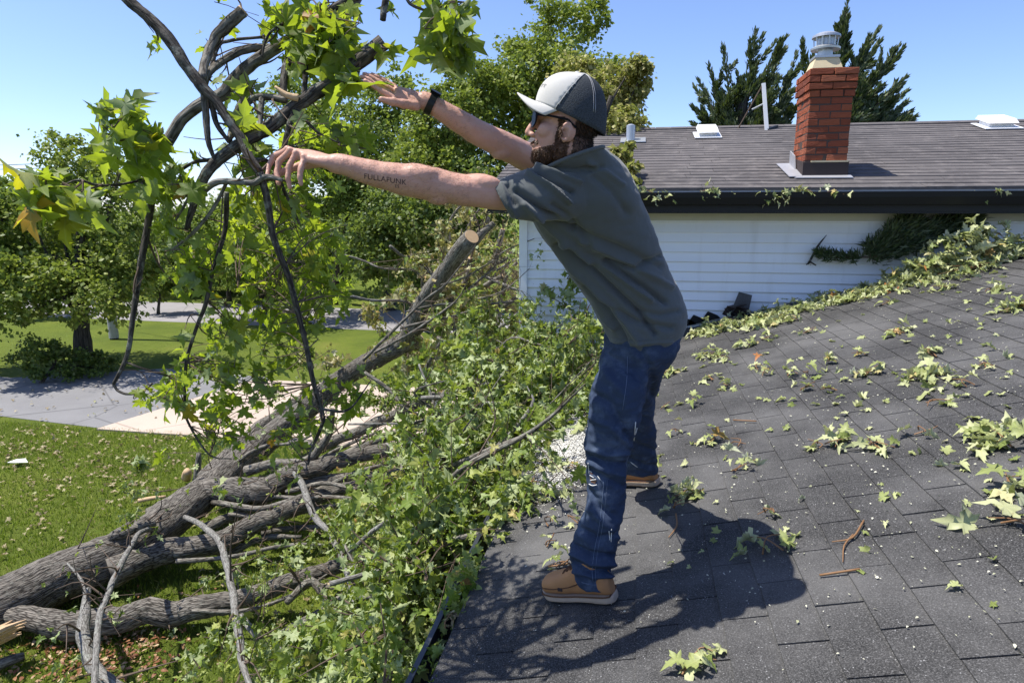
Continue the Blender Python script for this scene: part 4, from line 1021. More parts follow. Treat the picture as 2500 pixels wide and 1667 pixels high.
for px, py, dd, sx, sy, sd, ns, nl, sz in BLOBS:
    for k in range(ns):
        spray(P(px + rng.normal()*sx, py + rng.normal()*sy, dd + rng.normal()*sd), 0.15, int(nl*0.75*rng.uniform(0.4, 1.5)), sz*rng.uniform(0.7, 1.15))
for px, py, dd, n in ((1388, 668, 6.9, 16), (1400, 710, 6.9, 22), (1375, 735, 6.9, 18), (1425, 760, 6.9, 20), (1350, 790, 6.8, 18), (1345, 700, 6.9, 12), (1440, 800, 6.7, 20), (1290, 745, 7.0, 10), (1330, 830, 6.7, 24), (1420, 830, 6.5, 24),
                       (325, 1140, 7.4, 26), (310, 1190, 7.3, 20), (330, 1250, 7.2, 24), (335, 1310, 6.9, 20), (385, 1190, 7.3, 14), (150, 1395, 6.1, 20), (195, 1420, 6.0, 20), (395, 1290, 7.0, 18), (220, 1380, 6.2, 14), (560, 1390, 6.2, 16), (490, 1400, 6.0, 12), (640, 1390, 6.0, 16), (350, 1640, 5.3, 10), (660, 1080, 8.8, 20), (700, 1070, 8.6, 20)):
    spray(P(px, py, dd), 0.11, n, 0.075)
for px, py, dd, n in LATER: spray(P(px, py, dd), 0.15, n, 0.07)
for pts, rad in LIMBS:
    L_ = sum(np.linalg.norm(pts[i+1] - pts[i]) for i in range(len(pts)-1))
    for k in range(int(3 + L_*2.2)):
        i = rng.integers(len(pts)//4, len(pts)); p0 = np.asarray(pts[i], float)
        t_ = unit(np.asarray(pts[min(i+1, len(pts)-1)]) - np.asarray(pts[max(i-1, 0)]))
        dv = unit(t_*rng.uniform(0.3, 1.2) + rng.normal(size=3)*0.7 + np.array([0, 0, 0.35]))
        l_ = rng.uniform(0.15, 0.65); r_ = min(rad[i]*0.35, 0.011)
        m_ = p0 + dv*l_*0.5 + rng.normal(size=3)*l_*0.08; e_ = p0 + dv*l_ + rng.normal(size=3)*l_*0.12
        tw.tube([p0, m_, e_], [r_, r_*0.7, 0.002], 5, False, 0, 3)
        if rng.uniform() < 0.7:
            f_ = m_ + rng.normal(size=3)*l_*0.35 + dv*l_*0.2
            tw.tube([m_, (m_ + f_)/2 + rng.normal(size=3)*.01, f_], [r_*0.6, r_*0.4, 0.0015], 4, False, 0, 2)
        n_ = int(rng.integers(0, 11))
        if n_:
            fol_pos.append(e_ + rng.normal(size=(n_, 3))*0.05); fol_dir.append(rng.normal(size=(n_, 3))*0.6 + dv*0.4 + np.array([0, 0, -0.5])); fol_nm.append(rng.normal(size=(n_, 3))); fol_sz.append(0.06*rng.uniform(0.6, 1.2, n_))
fp = np.concatenate(fol_pos); fd = np.concatenate(fol_dir); fn = np.concatenate(fol_nm); fs = np.concatenate(fol_sz)
wallhit = (fp[:, 1] > WALL_Y - 0.06) & (fp[:, 0] > CX - 0.05)
roofhit = (fp[:, 0] > EAVE_X - 0.05) & (fp[:, 2] < zr(fp[:, 0]) + 0.03)
fp[roofhit, 2] = zr(fp[roofhit, 0]) + rng.uniform(0.02, 0.12, roofhit.sum())
cover = np.zeros(len(fp), bool)                         # the crown does not bury its own big limbs
lx_, ly_, ld_ = proj(fp)
for pts, rad in LIMBS:
    if max(rad) < 0.045: continue
    a_ = np.array(pts)[::3]; rd_ = np.array(rad)[::3]
    qx, qy, qd = proj(a_)
    for i in range(len(a_) - 1):
        L2 = (qx[i+1]-qx[i])**2 + (qy[i+1]-qy[i])**2 + 1e-6
        t_ = np.clip(((lx_-qx[i])*(qx[i+1]-qx[i]) + (ly_-qy[i])*(qy[i+1]-qy[i]))/L2, 0, 1)
        dist = np.hypot(lx_ - qx[i] - t_*(qx[i+1]-qx[i]), ly_ - qy[i] - t_*(qy[i+1]-qy[i]))
        cover |= (dist < rd_[i]*FPX/qd[i] + 9) & (ld_ < qd[i] + 0.1) & (ld_ > qd[i] - 3.0)
cover &= rng.uniform(size=len(fp)) < 0.85
ok = ~wallhit & (fp[:, 2] > 0.03) & ~cover
fp, fd, fn, fs = fp[ok], fd[ok], fn[ok], fs[ok]
px_, py_, pd_ = proj(fp)
score = np.where((px_ > 0) & (px_ < 2500) & (py_ > 0) & (py_ < 1667), fs/pd_, 0) * rng.uniform(0.6, 1.0, len(fp))
order = np.argsort(-score)
for i in order[:300]:
    leaf_object('leaf', CURL if i % 2 else CRUMP, fp[i], fd[i], fn[i], fs[i]*0.95, 'leaf_wilt', ft)
rest_i = order[300:]
dry_ = proj(fp[rest_i])[2] > 8.2 + rng.normal(size=len(rest_i))*0.6
dry_ &= proj(fp[rest_i])[1] < 900
for sel_, mt_ in ((rest_i[~dry_], 'leaf_wilt'), (rest_i[dry_], 'leaf_brown')):
    tag(leaf_mass('foliage', MED[:1] + CURL[:4] + CRUMP + CRUMP, fp[sel_], fd[sel_], fn[sel_], fs[sel_], M[mt_], ft), kind='stuff')
tag(tw.build('twigs', M['twig'], ft), kind='stuff')

# ================================================================== HELD BRANCH
hb = empty('held_branch', P(650, 430, 1.93)); tag(hb, 'leafy maple branch the person is throwing, dark crooked limbs', 'branch')
def hl(pts, rad, mat='bark_dark', cut=False, seg=10):
    return limb('limb', [P(*p) for p in pts], rad, mat, hb, seg, 6, 0.13, cut)
hl([(230, -90, 1.95), (310, -2, 1.95), (366, 47, 1.95), (413, 98, 1.95), (459, 166, 1.95), (493, 213, 1.95), (527, 247, 1.95), (566, 306, 1.95), (591, 345, 1.95), (608, 383, 1.94), (634, 421, 1.93)], [.015, .016, .0165, .019, .0165, .017, .0145, .0135, .0145, .014, .012], seg=14)
hl([(634, 421, 1.93), (651, 481, 1.95), (668, 580, 2.0), (702, 670, 2.05), (727, 764, 2.1), (749, 853, 2.15), (766, 938, 2.2), (783, 998, 2.25), (790, 1025, 2.25)], [.012, .011, .010, .0095, .009, .0085, .008, .0075, .007])
hl([(790, 1025, 2.25), (775, 1065, 2.27), (757, 1105, 2.3), (752, 1135, 2.3)], [.007, .006, .004, .003])
hl([(783, 998, 2.25), (850, 1000, 2.3), (905, 930, 2.4)], [.005, .004, .002])
hl([(382, 392, 2.3), (417, 332, 2.3), (447, 289, 2.3), (498, 251, 2.3), (544, 230, 2.3), (587, 179, 2.3), (630, 145, 2.3), (680, 112, 2.3), (760, 70, 2.3), (850, 20, 2.3), (890, -40, 2.3)], [.020, .020, .020, .021, .022, .022, .021, .020, .020, .020, .018], 'bark_limb', seg=16)
hl([(374, 459, 2.25), (380, 410, 2.28), (391, 374, 2.3)], [.012, .017, .019], 'bark_dark')
hl([(493, 195, 2.0), (500, 150, 2.05), (520, 105, 2.1), (545, 72, 2.1), (592, 28, 2.1)], [.013, .014, .015, .019, .02], 'bark_limb', cut=True, seg=14)
hl([(494, 205, 2.0), (512, 175, 2.1), (545, 148, 2.2), (600, 122, 2.3), (690, 115, 2.35)], [.011, .012, .0135, .015, .015], 'bark_limb', seg=12)
hl([(936, 104, 2.12), (872, 153, 2.12), (829, 187, 2.12), (766, 230, 2.1), (702, 276, 2.08), (638, 323, 2.04), (595, 347, 2.0), (532, 391, 2.0), (493, 442, 2.0), (474, 495, 2.02), (455, 560, 2.05)], [.026, .025, .022, .021, .021, .019, .018, .017, .015, .012, .007], seg=18, cut=True)
hl([(374, 440, 2.2), (372, 480, 2.2), (362, 544, 2.2), (345, 640, 2.2), (326, 764, 2.2), (316, 840, 2.2), (304, 885, 2.2), (277, 938, 2.2)], [.013, .013, .012, .011, .009, .008, .007, .006])
hl([(277, 938, 2.2), (290, 955, 2.2), (320, 962, 2.2), (357, 950, 2.2), (372, 935, 2.2)], [.005, .004, .004, .003, .003])
hl([(306, 883, 2.2), (350, 900, 2.2), (410, 918, 2.25)], [.004, .003, .002])
hl([(553, 470, 2.15), (549, 560, 2.2), (519, 662, 2.2), (504, 735, 2.2), (478, 805, 2.25), (455, 883, 2.3), (451, 990, 2.3), (464, 1040, 2.3), (512, 1110, 2.3), (565, 1120, 2.3)], [.008, .008, .007, .007, .006, .006, .005, .004, .003, .002])
hl([(498, 230, 1.98), (504, 298, 1.98), (510, 349, 1.98), (524, 392, 1.99)], [.011, .010, .008, .005], 'bark_limb')
hl([(515, 245, 1.97), (528, 300, 1.98), (560, 348, 1.99)], [.009, .008, .006])
hl([(470, 500, 2.0), (493, 472, 1.98), (523, 447, 1.96), (566, 442, 1.95), (617, 446, 1.93), (650, 432, 1.91), (690, 440, 1.9)], [.008, .010, .0105, .010, .009, .008, .005], 'bark_pale')
hl([(693, 362, 2.05), (706, 306, 2.06), (722, 258, 2.08)], [.008, .009, .010])
hl([(690, 245, 2.1), (694, 190, 2.15), (706, 145, 2.2), (750, 100, 2.25)], [.012, .0125, .013, .014])
hl([(742, 238, 2.1), (745, 179, 2.12), (748, 128, 2.15)], [.009, .009, .009])
hl([(725, 268, 2.08), (757, 306, 2.08), (785, 330, 2.08), (830, 350, 2.1)], [.006, .005, .004, .002])
hl([(700, 245, 2.1), (640, 236, 2.1), (605, 250, 2.1), (590, 280, 2.1)], [.012, .011, .010, .009], 'bark_limb')
hl([(672, 212, 2.06), (700, 232, 2.06), (728, 240, 2.07)], [.004, .009, .012], 'wood')
hl([(560, 345, 2.0), (570, 290, 2.05), (595, 240, 2.1)], [.008, .009, .010], 'bark_limb')
hl([(636, 330, 2.03), (636, 285, 2.06), (640, 238, 2.1)], [.008, .009, .010], 'bark_limb')
hl([(610, 390, 1.98), (660, 400, 2.02), (700, 480, 2.1), (730, 545, 2.2)], [.008, .007, .006, .004])
hl([(530, 390, 2.0), (480, 395, 2.05), (445, 413, 2.1), (410, 440, 2.12)], [.007, .006, .005, .005])
hl([(556, 440, 1.97), (520, 510, 2.0), (470, 570, 2.05), (420, 610, 2.1)], [.006, .006, .005, .003], 'bark_pale')
hl([(462, 480, 2.02), (440, 520, 2.05), (416, 556, 2.08)], [.005, .004, .003], 'bark_pale')
hl([(500, 220, 2.2), (530, 120, 2.25), (560, 100, 2.3), (650, 90, 2.3)], [.006, .006, .006, .005])
hl([(690, 60, 2.2), (660, 80, 2.2), (645, 110, 2.2), (640, 140, 2.2)], [.005, .004, .004, .003])
hl([(790, 40, 2.2), (830, 10, 2.2), (930, -30, 2.2)], [.012, .012, .012])
hl([(935, 50, 2.15), (938, 20, 2.15), (950, -30, 2.15)], [.010, .011, .012])
hl([(985, -20, 2.0), (1000, 8, 2.0), (1025, 22, 2.0), (1055, 30, 2.0)], [.006, .005, .004, .003])
hl([(1060, -60, 2.0), (1068, -10, 2.0), (1085, 40, 2.0)], [.005, .004, .003])
hl([(385, 430, 2.15), (300, 450, 2.1), (240, 452, 2.0), (190, 440, 1.95), (150, 455, 1.92)], [.005, .004, .004, .003, .002])
hl([(420, 345, 2.2), (370, 330, 2.1), (320, 310, 2.0), (300, 290, 1.95)], [.006, .005, .004, .003])
hp = []; hd = []; hn = []; hs = []
htw = MB()
def hcluster(att, px, py, d, rx, ry, rd, n, size, sag=0.6, ends=None, stem=0.0028):
    att = P(*att)
    ne = ends or max(2, n//7)
    E_ = [P(px + rng.uniform(-1, 1)*rx, py + rng.uniform(-1, 1)*ry, d + rng.uniform(-1, 1)*rd) for _ in range(ne)]
    for e in E_:
        m_ = (att + e)/2 + rng.normal(size=3)*0.02
        htw.tube([att, m_, e], [stem*1.3, stem, stem*0.6], 5, False, 0, 3)
    for k in range(n):
        e = E_[rng.integers(0, ne)]
        t_ = rng.uniform(0.45, 1.05)
        b = att + (e - att)*t_
        o_ = P(px + rng.uniform(-1, 1)*rx, py + rng.uniform(-1, 1)*ry, d + rng.uniform(-1, 1)*rd)
        p = b*0.35 + o_*0.65
        dr = unit(p - b)*0.7 + rng.normal(size=3)*0.45 + np.array([0, 0, -sag])
        if k % 3 == 0: htw.tube([b, (b+p)/2 + np.array([0, 0, .006]), p], [.0016, .0013, .0012], 4, False)
        hp.append(p); hd.append(dr); hn.append(rng.normal(size=3)*0.8 + np.array([-0.3, -0.4, 0.4])); hs.append(size*0.92*float(np.clip(np.exp(rng.normal()*0.28), 0.45, 1.4)))
# left bunches
hcluster((330, 315, 2.0), 285, 285, 1.95, 75, 55, .12, 18, .095, 0.2)
hcluster((400, 370, 2.15), 320, 350, 2.0, 90, 55, .15, 21, .092, 0.5)
hcluster((395, 420, 2.2), 380, 430, 2.1, 55, 55, .12, 18, .088, 0.6)
hcluster((170, 455, 1.92), 75, 470, 1.85, 60, 60, .1, 16, .095, 0.4)
hcluster((200, 445, 1.95), 165, 500, 1.9, 60, 50, .1, 14, .09, 0.8)
hcluster((250, 452, 2.0), 235, 470, 2.0, 20, 20, .05, 3, .09, 0.4)
# top dark clump and hanging right bunch
hcluster((790, 40, 2.2), 800, 75, 2.15, 88, 78, .16, 75, .10, 0.6)
hcluster((740, 110, 2.2), 730, 130, 2.15, 55, 60, .14, 16, .10, 0.5)
hcluster((690, 60, 2.2), 670, 35, 2.25, 40, 40, .1, 12, .08, 0.5)
hcluster((880, 150, 2.1), 850, 190, 2.05, 30, 30, .06, 6, .12, 0.8)
hcluster((930, 108, 2.12), 955, 125, 2.1, 20, 8, .05, 3, .085, 0.0)
hcluster((1085, 30, 2.0), 1095, 60, 2.0, 60, 70, .12, 34, .10, 0.9)
hcluster((1060, 30, 2.0), 1120, 120, 2.0, 28, 45, .08, 12, .085, 1.0)
hcluster((560, 345, 2.0), 590, 310, 2.0, 35, 28, .06, 5, .085, 0.2)
hcluster((600, 360, 2.0), 620, 390, 2.05, 45, 40, .08, 9, .085, 0.3)
hcluster((610, 270, 2.1), 605, 225, 2.15, 20, 40, .05, 7, .07, 0.2)
# the small-leaved mass hanging below the hands
for a, px, py, dd, rx, ry, n, sz in (((700, 360, 2.05), 760, 340, 2.5, 95, 50, 34, .075), ((660, 400, 2.02), 760, 430, 2.6, 90, 60, 36, .072), ((640, 450, 1.97), 600, 470, 2.3, 70, 60, 20, .08), ((668, 560, 2.0), 730, 540, 2.6, 100, 80, 52, .078),
                                     ((700, 640, 2.03), 780, 620, 2.7, 90, 90, 50, .078), ((690, 640, 2.03), 640, 640, 2.5, 80, 80, 38, .076), ((727, 764, 2.1), 700, 740, 2.6, 110, 70, 54, .074), ((720, 740, 2.1), 830, 720, 2.8, 60, 70, 34, .074),
                                     ((504, 735, 2.2), 560, 790, 2.5, 80, 70, 44, .072), ((749, 853, 2.15), 660, 850, 2.5, 120, 60, 50, .072), ((455, 883, 2.3), 500, 900, 2.4, 85, 70, 44, .07), ((451, 990, 2.3), 440, 960, 2.4, 50, 60, 18, .068),
                                     ((766, 938, 2.2), 600, 930, 2.5, 110, 60, 36, .07), ((464, 1040, 2.3), 540, 1060, 2.4, 70, 50, 24, .06), ((512, 1110, 2.3), 560, 1000, 2.4, 80, 60, 20, .06), ((519, 662, 2.2), 470, 640, 2.25, 70, 70, 20, .085),
                                     ((545, 580, 2.2), 470, 700, 2.2, 60, 50, 14, .085), ((420, 610, 2.1), 420, 640, 2.1, 50, 60, 10, .085), ((440, 520, 2.05), 410, 520, 2.1, 40, 60, 10, .085), ((460, 480, 2.0), 440, 450, 2.05, 60, 60, 15, .09),
                                     ((357, 950, 2.2), 350, 965, 2.2, 28, 18, 6, .045), ((410, 918, 2.25), 415, 950, 2.3, 35, 45, 12, .065), ((830, 350, 2.1), 850, 330, 2.3, 55, 45, 18, .075), ((690, 440, 1.9), 700, 490, 2.1, 60, 40, 12, .08),
                                     ((783, 998, 2.25), 740, 1000, 2.4, 60, 60, 20, .062), ((752, 1135, 2.3), 690, 1070, 2.5, 60, 50, 14, .065), ((783, 998, 2.25), 850, 960, 2.6, 60, 60, 18, .07), ((580, 700, 2.2), 590, 560, 2.6, 60, 60, 24, .072)):
    hcluster(a, px, py, dd, rx, ry, .28, int(n*1.3), sz*0.80*rng.uniform(0.8, 1.2), 0.6, stem=0.0017)
for pts, rad in HLIMBS:                                # fine forking twigs on the held limbs
    L_ = sum(np.linalg.norm(pts[i+1] - pts[i]) for i in range(len(pts)-1))
    for k in range(int(1 + L_*4)):
        i = rng.integers(2, len(pts)); p0 = np.asarray(pts[i], float)
        dv = unit(unit(np.asarray(pts[i]) - np.asarray(pts[i-1]))*rng.uniform(0.2, 1.0) + rng.normal(size=3)*0.7)
        l_ = rng.uniform(0.04, 0.22); r_ = min(rad[i]*0.4, 0.0042)
        m_ = p0 + dv*l_*0.5 + rng.normal(size=3)*l_*0.1; e_ = p0 + dv*l_ + rng.normal(size=3)*l_*0.12
        htw.tube([p0, m_, e_], [r_, r_*0.75, 0.0012], 5, False, 0, 3)
        f_ = m_ + rng.normal(size=3)*l_*0.4
        htw.tube([m_, (m_ + f_)/2 + rng.normal(size=3)*.006, f_], [r_*0.6, r_*0.45, 0.001], 4, False, 0, 2)
        for q_ in range(int(rng.integers(0, 3))):
            hp.append(e_ + rng.normal(size=3)*0.012); hd.append(rng.normal(size=3)*0.6 + dv*0.5 + np.array([0, 0, -0.5])); hn.append(rng.normal(size=3)*0.8 + np.array([-0.3, -0.3, 0.4])); hs.append(rng.uniform(0.035, 0.07))
hp = np.array(hp); hd = np.array(hd); hn = np.array(hn); hs = np.array(hs)
px_, py_, pd_ = proj(hp)
sc_ = np.where((px_ > -40) & (px_ < 2500) & (py_ > -40) & (py_ < 1667), hs/pd_, 0)
order = np.argsort(-sc_)
for i in order[:300]:
    leaf_object('leaf', (BIG, CURL, CRUMP)[i % 3], hp[i], hd[i], hn[i], hs[i], 'leaf_held', hb)
ri = order[300:]
tag(leaf_mass('foliage', BIG + CURL, hp[ri], hd[ri], hn[ri], hs[ri], M['leaf_held'], hb), kind='stuff')
tag(htw.build('twigs', M['twig'], hb), kind='stuff')
# ================================================================== THE PERSON
class Vol(MB):
    """solids that are fused into one continuous surface"""
    def capsule(s, pts, rad, seg=18, fine=5):
        pts, rad = spline(pts, list(rad), fine) if fine else ([np.asarray(p, float) for p in pts], list(rad))
        t0 = unit(pts[0] - pts[1]); t1 = unit(pts[-1] - pts[-2])
        a = [pts[0] + t0*rad[0]*sin(q) for q in (1.45, 1.0, 0.5)]; ar = [rad[0]*cos(q) for q in (1.45, 1.0, 0.5)]
        b = [pts[-1] + t1*rad[-1]*sin(q) for q in (0.5, 1.0, 1.45)]; br = [rad[-1]*cos(q) for q in (0.5, 1.0, 1.45)]
        V, Fc, uv = tube_arrays(a + list(pts) + b, ar + list(rad) + br, seg, True)
        return s.add(V, Fc)
    def loft(s, rings, n=36, ex=2.2, fine=4):
        """rings of (centre, half axis a, half axis b)"""
        flat = [np.concatenate([c, a, b]) for c, a, b in rings]
        out = []
        ext = [2*flat[0]-flat[1]] + flat + [2*flat[-1]-flat[-2]]
        for i in range(len(flat)-1):
            p0, p1, p2, p3 = ext[i:i+4]
            for k in range(fine):
                t = k/fine
                out.append(0.5*((2*p1)+(-p0+p2)*t+(2*p0-5*p1+4*p2-p3)*t*t+(-p0+3*p1-3*p2+p3)*t**3))
        out.append(flat[-1])
        V = []; m = len(out)
        for r_ in out:
            c, a, b = r_[:3], r_[3:6], r_[6:9]
            for k in range(n):
                q = 2*pi*k/n; cx, sx = cos(q), sin(q)
                V.append(c + a*math.copysign(abs(cx)**(2/ex), cx) + b*math.copysign(abs(sx)**(2/ex), sx))
        Fc = [(i*n+k, i*n+(k+1) % n, (i+1)*n+(k+1) % n, (i+1)*n+k) for i in range(m-1) for k in range(n)]
        Fc += [tuple(range(n-1, -1, -1)), tuple((m-1)*n+k for k in range(n))]
        return s.add(V, Fc)
    def ball(s, c, ax, n=20, m=12):
        V = []; Fc = []
        c = np.asarray(c, float); ax = [np.asarray(a, float) for a in ax]
        for i in range(1, m):
            ph = pi*i/m
            for k in range(n):
                q = 2*pi*k/n
                V.append(c + ax[0]*sin(ph)*cos(q) + ax[1]*sin(ph)*sin(q) + ax[2]*cos(ph))
        V += [c + ax[2], c - ax[2]]
        for i in range(m-2):
            for k in range(n):
                Fc.append((i*n+k, i*n+(k+1) % n, (i+1)*n+(k+1) % n, (i+1)*n+k))
        T, B = len(V)-2, len(V)-1
        for k in range(n):
            Fc.append((T, (k+1) % n, k)); Fc.append((B, (m-2)*n+k, (m-2)*n+(k+1) % n))
        return s.add(V, Fc)
    def fuse(s, name, voxel, smooth=4, fac=0.5):
        me = bpy.data.meshes.new('tmp'); me.from_pydata(s.v, [], s.f); me.update()
        o = bpy.data.objects.new('tmp', me); COL.objects.link(o)
        r_ = o.modifiers.new('r', 'REMESH'); r_.mode = 'VOXEL'; r_.voxel_size = voxel; r_.adaptivity = 0
        k_ = o.modifiers.new('s', 'SMOOTH'); k_.factor = fac; k_.iterations = smooth
        bpy.context.view_layer.update()
        dg = bpy.context.evaluated_depsgraph_get()
        out = bpy.data.meshes.new_from_object(o.evaluated_get(dg)); out.name = name
        bpy.data.objects.remove(o); bpy.data.meshes.remove(me)
        out.materials.clear()
        out.polygons.foreach_set('use_smooth', np.ones(len(out.polygons), dtype=bool))
        return out
def get_vn(me):
    n = len(me.vertices); V = np.empty(n*3, np.float32); me.vertices.foreach_get('co', V)
    N = np.empty(n*3, np.float32); me.vertex_normals.foreach_get('vector', N)
    return V.reshape(-1, 3).astype(float), N.reshape(-1, 3).astype(float)
def set_v(me, V):
    me.vertices.foreach_set('co', np.ascontiguousarray(V, dtype=np.float32).ravel()); me.update()
def vnoise(V, scale, seed=0.0):
    return np.array([noise.noise(Vector((float(a)*scale+seed, float(b)*scale, float(c)*scale))) for a, b, c in V])
def fold(V, N, lines, facing=0.0):
    """press creases given by their course over the cloth into the surface"""
    x, y, d_ = proj(V)
    see = np.clip((-(N @ _F) - facing)*3, 0, 1)
    out = np.zeros(len(V))
    for pts, amp, w in lines:
        best = np.full(len(V), 1e9)
        for (ax, ay), (bx, by) in zip(pts[:-1], pts[1:]):
            L2 = (bx-ax)**2 + (by-ay)**2
            t = np.clip(((x-ax)*(bx-ax) + (y-ay)*(by-ay))/L2, 0, 1)
            best = np.minimum(best, np.hypot(x - ax - t*(bx-ax), y - ay - t*(by-ay)))
        out += amp*np.exp(-(best/w)**2)
    return out*see
UP = _Z
AWAY = _H
def fb(xf, yf, xb, yb, d, w, lat=None):
    a = P(xf, yf, d); b = P(xb, yb, d)
    return ((a + b)/2, (a - b)/2, (AWAY if lat is None else lat)*w)

# ---- head frame
HC = P(1385, 285, 2.0)
_a, _b = radians(9), radians(8)
hf = unit((-_R*cos(_a) + _H*sin(_a))*cos(_b) + UP*sin(_b))
hl_ = unit(np.cross(UP, hf)); hu = unit(np.cross(hf, hl_))
def Hd(f_, l_, u_): return HC + hf*f_ + hl_*l_ + hu*u_
def hball(v, c, r_): v.ball(Hd(*c), (hf*r_[0], hl_*r_[1], hu*r_[2]))

body = Vol()
hball(body, (-.014, 0, .018), (.098, .076, .098))
hball(body, (.030, 0, -.060), (.058, .060, .082))
hball(body, (.040, 0, -.112), (.048, .048, .036))
hball(body, (.068, 0, -.130), (.021, .024, .019))
for s_ in (-1, 1):
    hball(body, (-.004, s_*.050, -.098), (.030, .016, .034))
    hball(body, (.055, s_*.044, -.052), (.026, .020, .024))
    hball(body, (.098, s_*.012, -.066), (.011, .008, .009))
    hball(body, (-.018, s_*.071, -.050), (.022, .010, .030))
    # ear: rim, plate and lobe
    rim = [Hd(-.012 - .015*cos(q) - .004*sin(q), s_*(.077 + .012*(0.5 - 0.5*cos(q))), -.052 + .025*sin(q)) for q in np.linspace(-1.9, 4.2, 14)]
    body.capsule(rim, [.0045]*len(rim), 8, 2)
    anti = [Hd(-.014 - .008*cos(q), s_*(.0845 + .003*(0.5 - 0.5*cos(q))), -.054 + .015*sin(q)) for q in np.linspace(-1.2, 2.4, 9)]
    body.capsule(anti, [.0026]*len(anti), 8, 2)
    hball(body, (-.020, s_*.079, -.050), (.012, .005, .020)); hball(body, (-.008, s_*.077, -.077), (.007, .005, .008))
hball(body, (.078, 0, -.008), (.020, .050, .014))
body.capsule([Hd(.088, 0, -.012), Hd(.102, 0, -.038), Hd(.112, 0, -.060)], [.010, .0115, .0125], 12)
hball(body, (.084, 0, -.096), (.013, .023, .0075)); hball(body, (.082, 0, -.109), (.012, .020, .008)); hball(body, (.080, 0, -.083), (.012, .018, .012))
body.loft([(Hd(-.028, 0, -.06), hf*.058, hl_*.056), (Hd(-.035, 0, -.11), hf*.060, hl_*.057), (P(1432, 395, 2.08), hf*.066, hl_*.064), (P(1440, 430, 2.12), hf*.085, hl_*.10)], 24)
# ---- torso and legs under the clothes
TORSO = [(1492, 842, 1640, 842, 2.46, .165), (1480, 815, 1664, 800, 2.45, .185), (1460, 775, 1671, 765, 2.44, .19), (1432, 735, 1660, 722, 2.42, .185), (1405, 695, 1640, 680, 2.39, .175), (1372, 645, 1620, 630, 2.35, .17),
         (1340, 597, 1600, 580, 2.30, .175), (1305, 552, 1580, 530, 2.26, .185), (1290, 515, 1563, 490, 2.22, .195), (1288, 475, 1548, 455, 2.2, .20), (1305, 435, 1530, 420, 2.18, .19), (1335, 408, 1506, 388, 2.17, .145), (1374, 394, 1478, 360, 2.17, .078)]
LEG_N = [(1466, 885, 1600, 885, 2.40, .10), (1455, 925, 1585, 925, 2.37, .098), (1440, 968, 1575, 970, 2.365, .092), (1434, 1010, 1562, 1015, 2.37, .084), (1430, 1055, 1550, 1060, 2.38, .077), (1430, 1110, 1538, 1112, 2.39, .071), (1434, 1170, 1528, 1172, 2.40, .067), (1430, 1235, 1521, 1240, 2.41, .065), (1410, 1290, 1512, 1295, 2.42, .065), (1395, 1340, 1503, 1345, 2.43, .066), (1394, 1385, 1495, 1392, 2.44, .067), (1406, 1412, 1497, 1415, 2.45, .069), (1420, 1424, 1500, 1424, 2.45, .067)]
LEG_F = [(1500, 880, 1632, 868, 2.56, .10), (1490, 930, 1611, 925, 2.70, .094), (1490, 981, 1598, 981, 2.85, .085), (1500, 1042, 1597, 1042, 2.98, .075), (1510, 1098, 1602, 1098, 3.10, .070), (1516, 1150, 1606, 1148, 3.20, .070)]
PELV = [(1482, 810, 1660, 795, 2.45, .17), (1474, 850, 1652, 845, 2.46, .18), (1466, 890, 1630, 885, 2.48, .165), (1480, 925, 1600, 925, 2.50, .10)]
def shrunk(rows, k):
    return [(c, a*k, b*k) for c, a, b in (fb(*r_) for r_ in rows)]
body.loft(shrunk(TORSO, 0.74), 28)
body.loft(shrunk(PELV, 0.74), 24); body.loft(shrunk(LEG_N, 0.64), 20); body.loft(shrunk(LEG_F, 0.64), 20)
# ---- arms
ARM_N = [(1400, 462, 2.12, .050), (1340, 470, 2.06, .052), (1250, 478, 2.008, .045), (1150, 467, 1.97, .0465), (1100, 459, 1.96, .046), (1055, 450, 1.95, .050), (991, 440, 1.93, .0465), (906, 422, 1.91, .0365), (845, 404, 1.9, .0295), (818, 399, 1.9, .0285)]
body.capsule([P(*a[:3]) for a in ARM_N], [a[3] for a in ARM_N], 22, 5)
ARM_F = [(1430, 430, 2.40, .07), (1350, 408, 2.42, .06), (1290, 386, 2.31, .050), (1228, 354, 2.20, .0445), (1170, 326, 2.16, .0415), (1100, 284, 2.12, .0345), (1055, 256, 2.10, .0295), (1035, 246, 2.095, .029)]
body.capsule([P(*a[:3]) for a in ARM_F], [a[3] for a in ARM_F], 22, 5)
# elbow, forearm and wrist shapes
body.ball(P(1072, 478, 1.955), (_R*.042, UP*.028, AWAY*.030)); body.ball(P(1008, 430, 1.925), (_R*.085, UP*.036, AWAY*.040)); body.ball(P(1165, 452, 1.965), (_R*.075, UP*.034, AWAY*.036))
body.ball(P(838, 402, 1.885), (_R*.018, UP*.020, AWAY*.016)); body.ball(P(1222, 372, 2.19), (_R*.034, UP*.026, AWAY*.028)); body.ball(P(1165, 318, 2.15), (unit(P(1100, 284, 2.12) - P(1228, 354, 2.2))*.08, UP*.034, AWAY*.038))
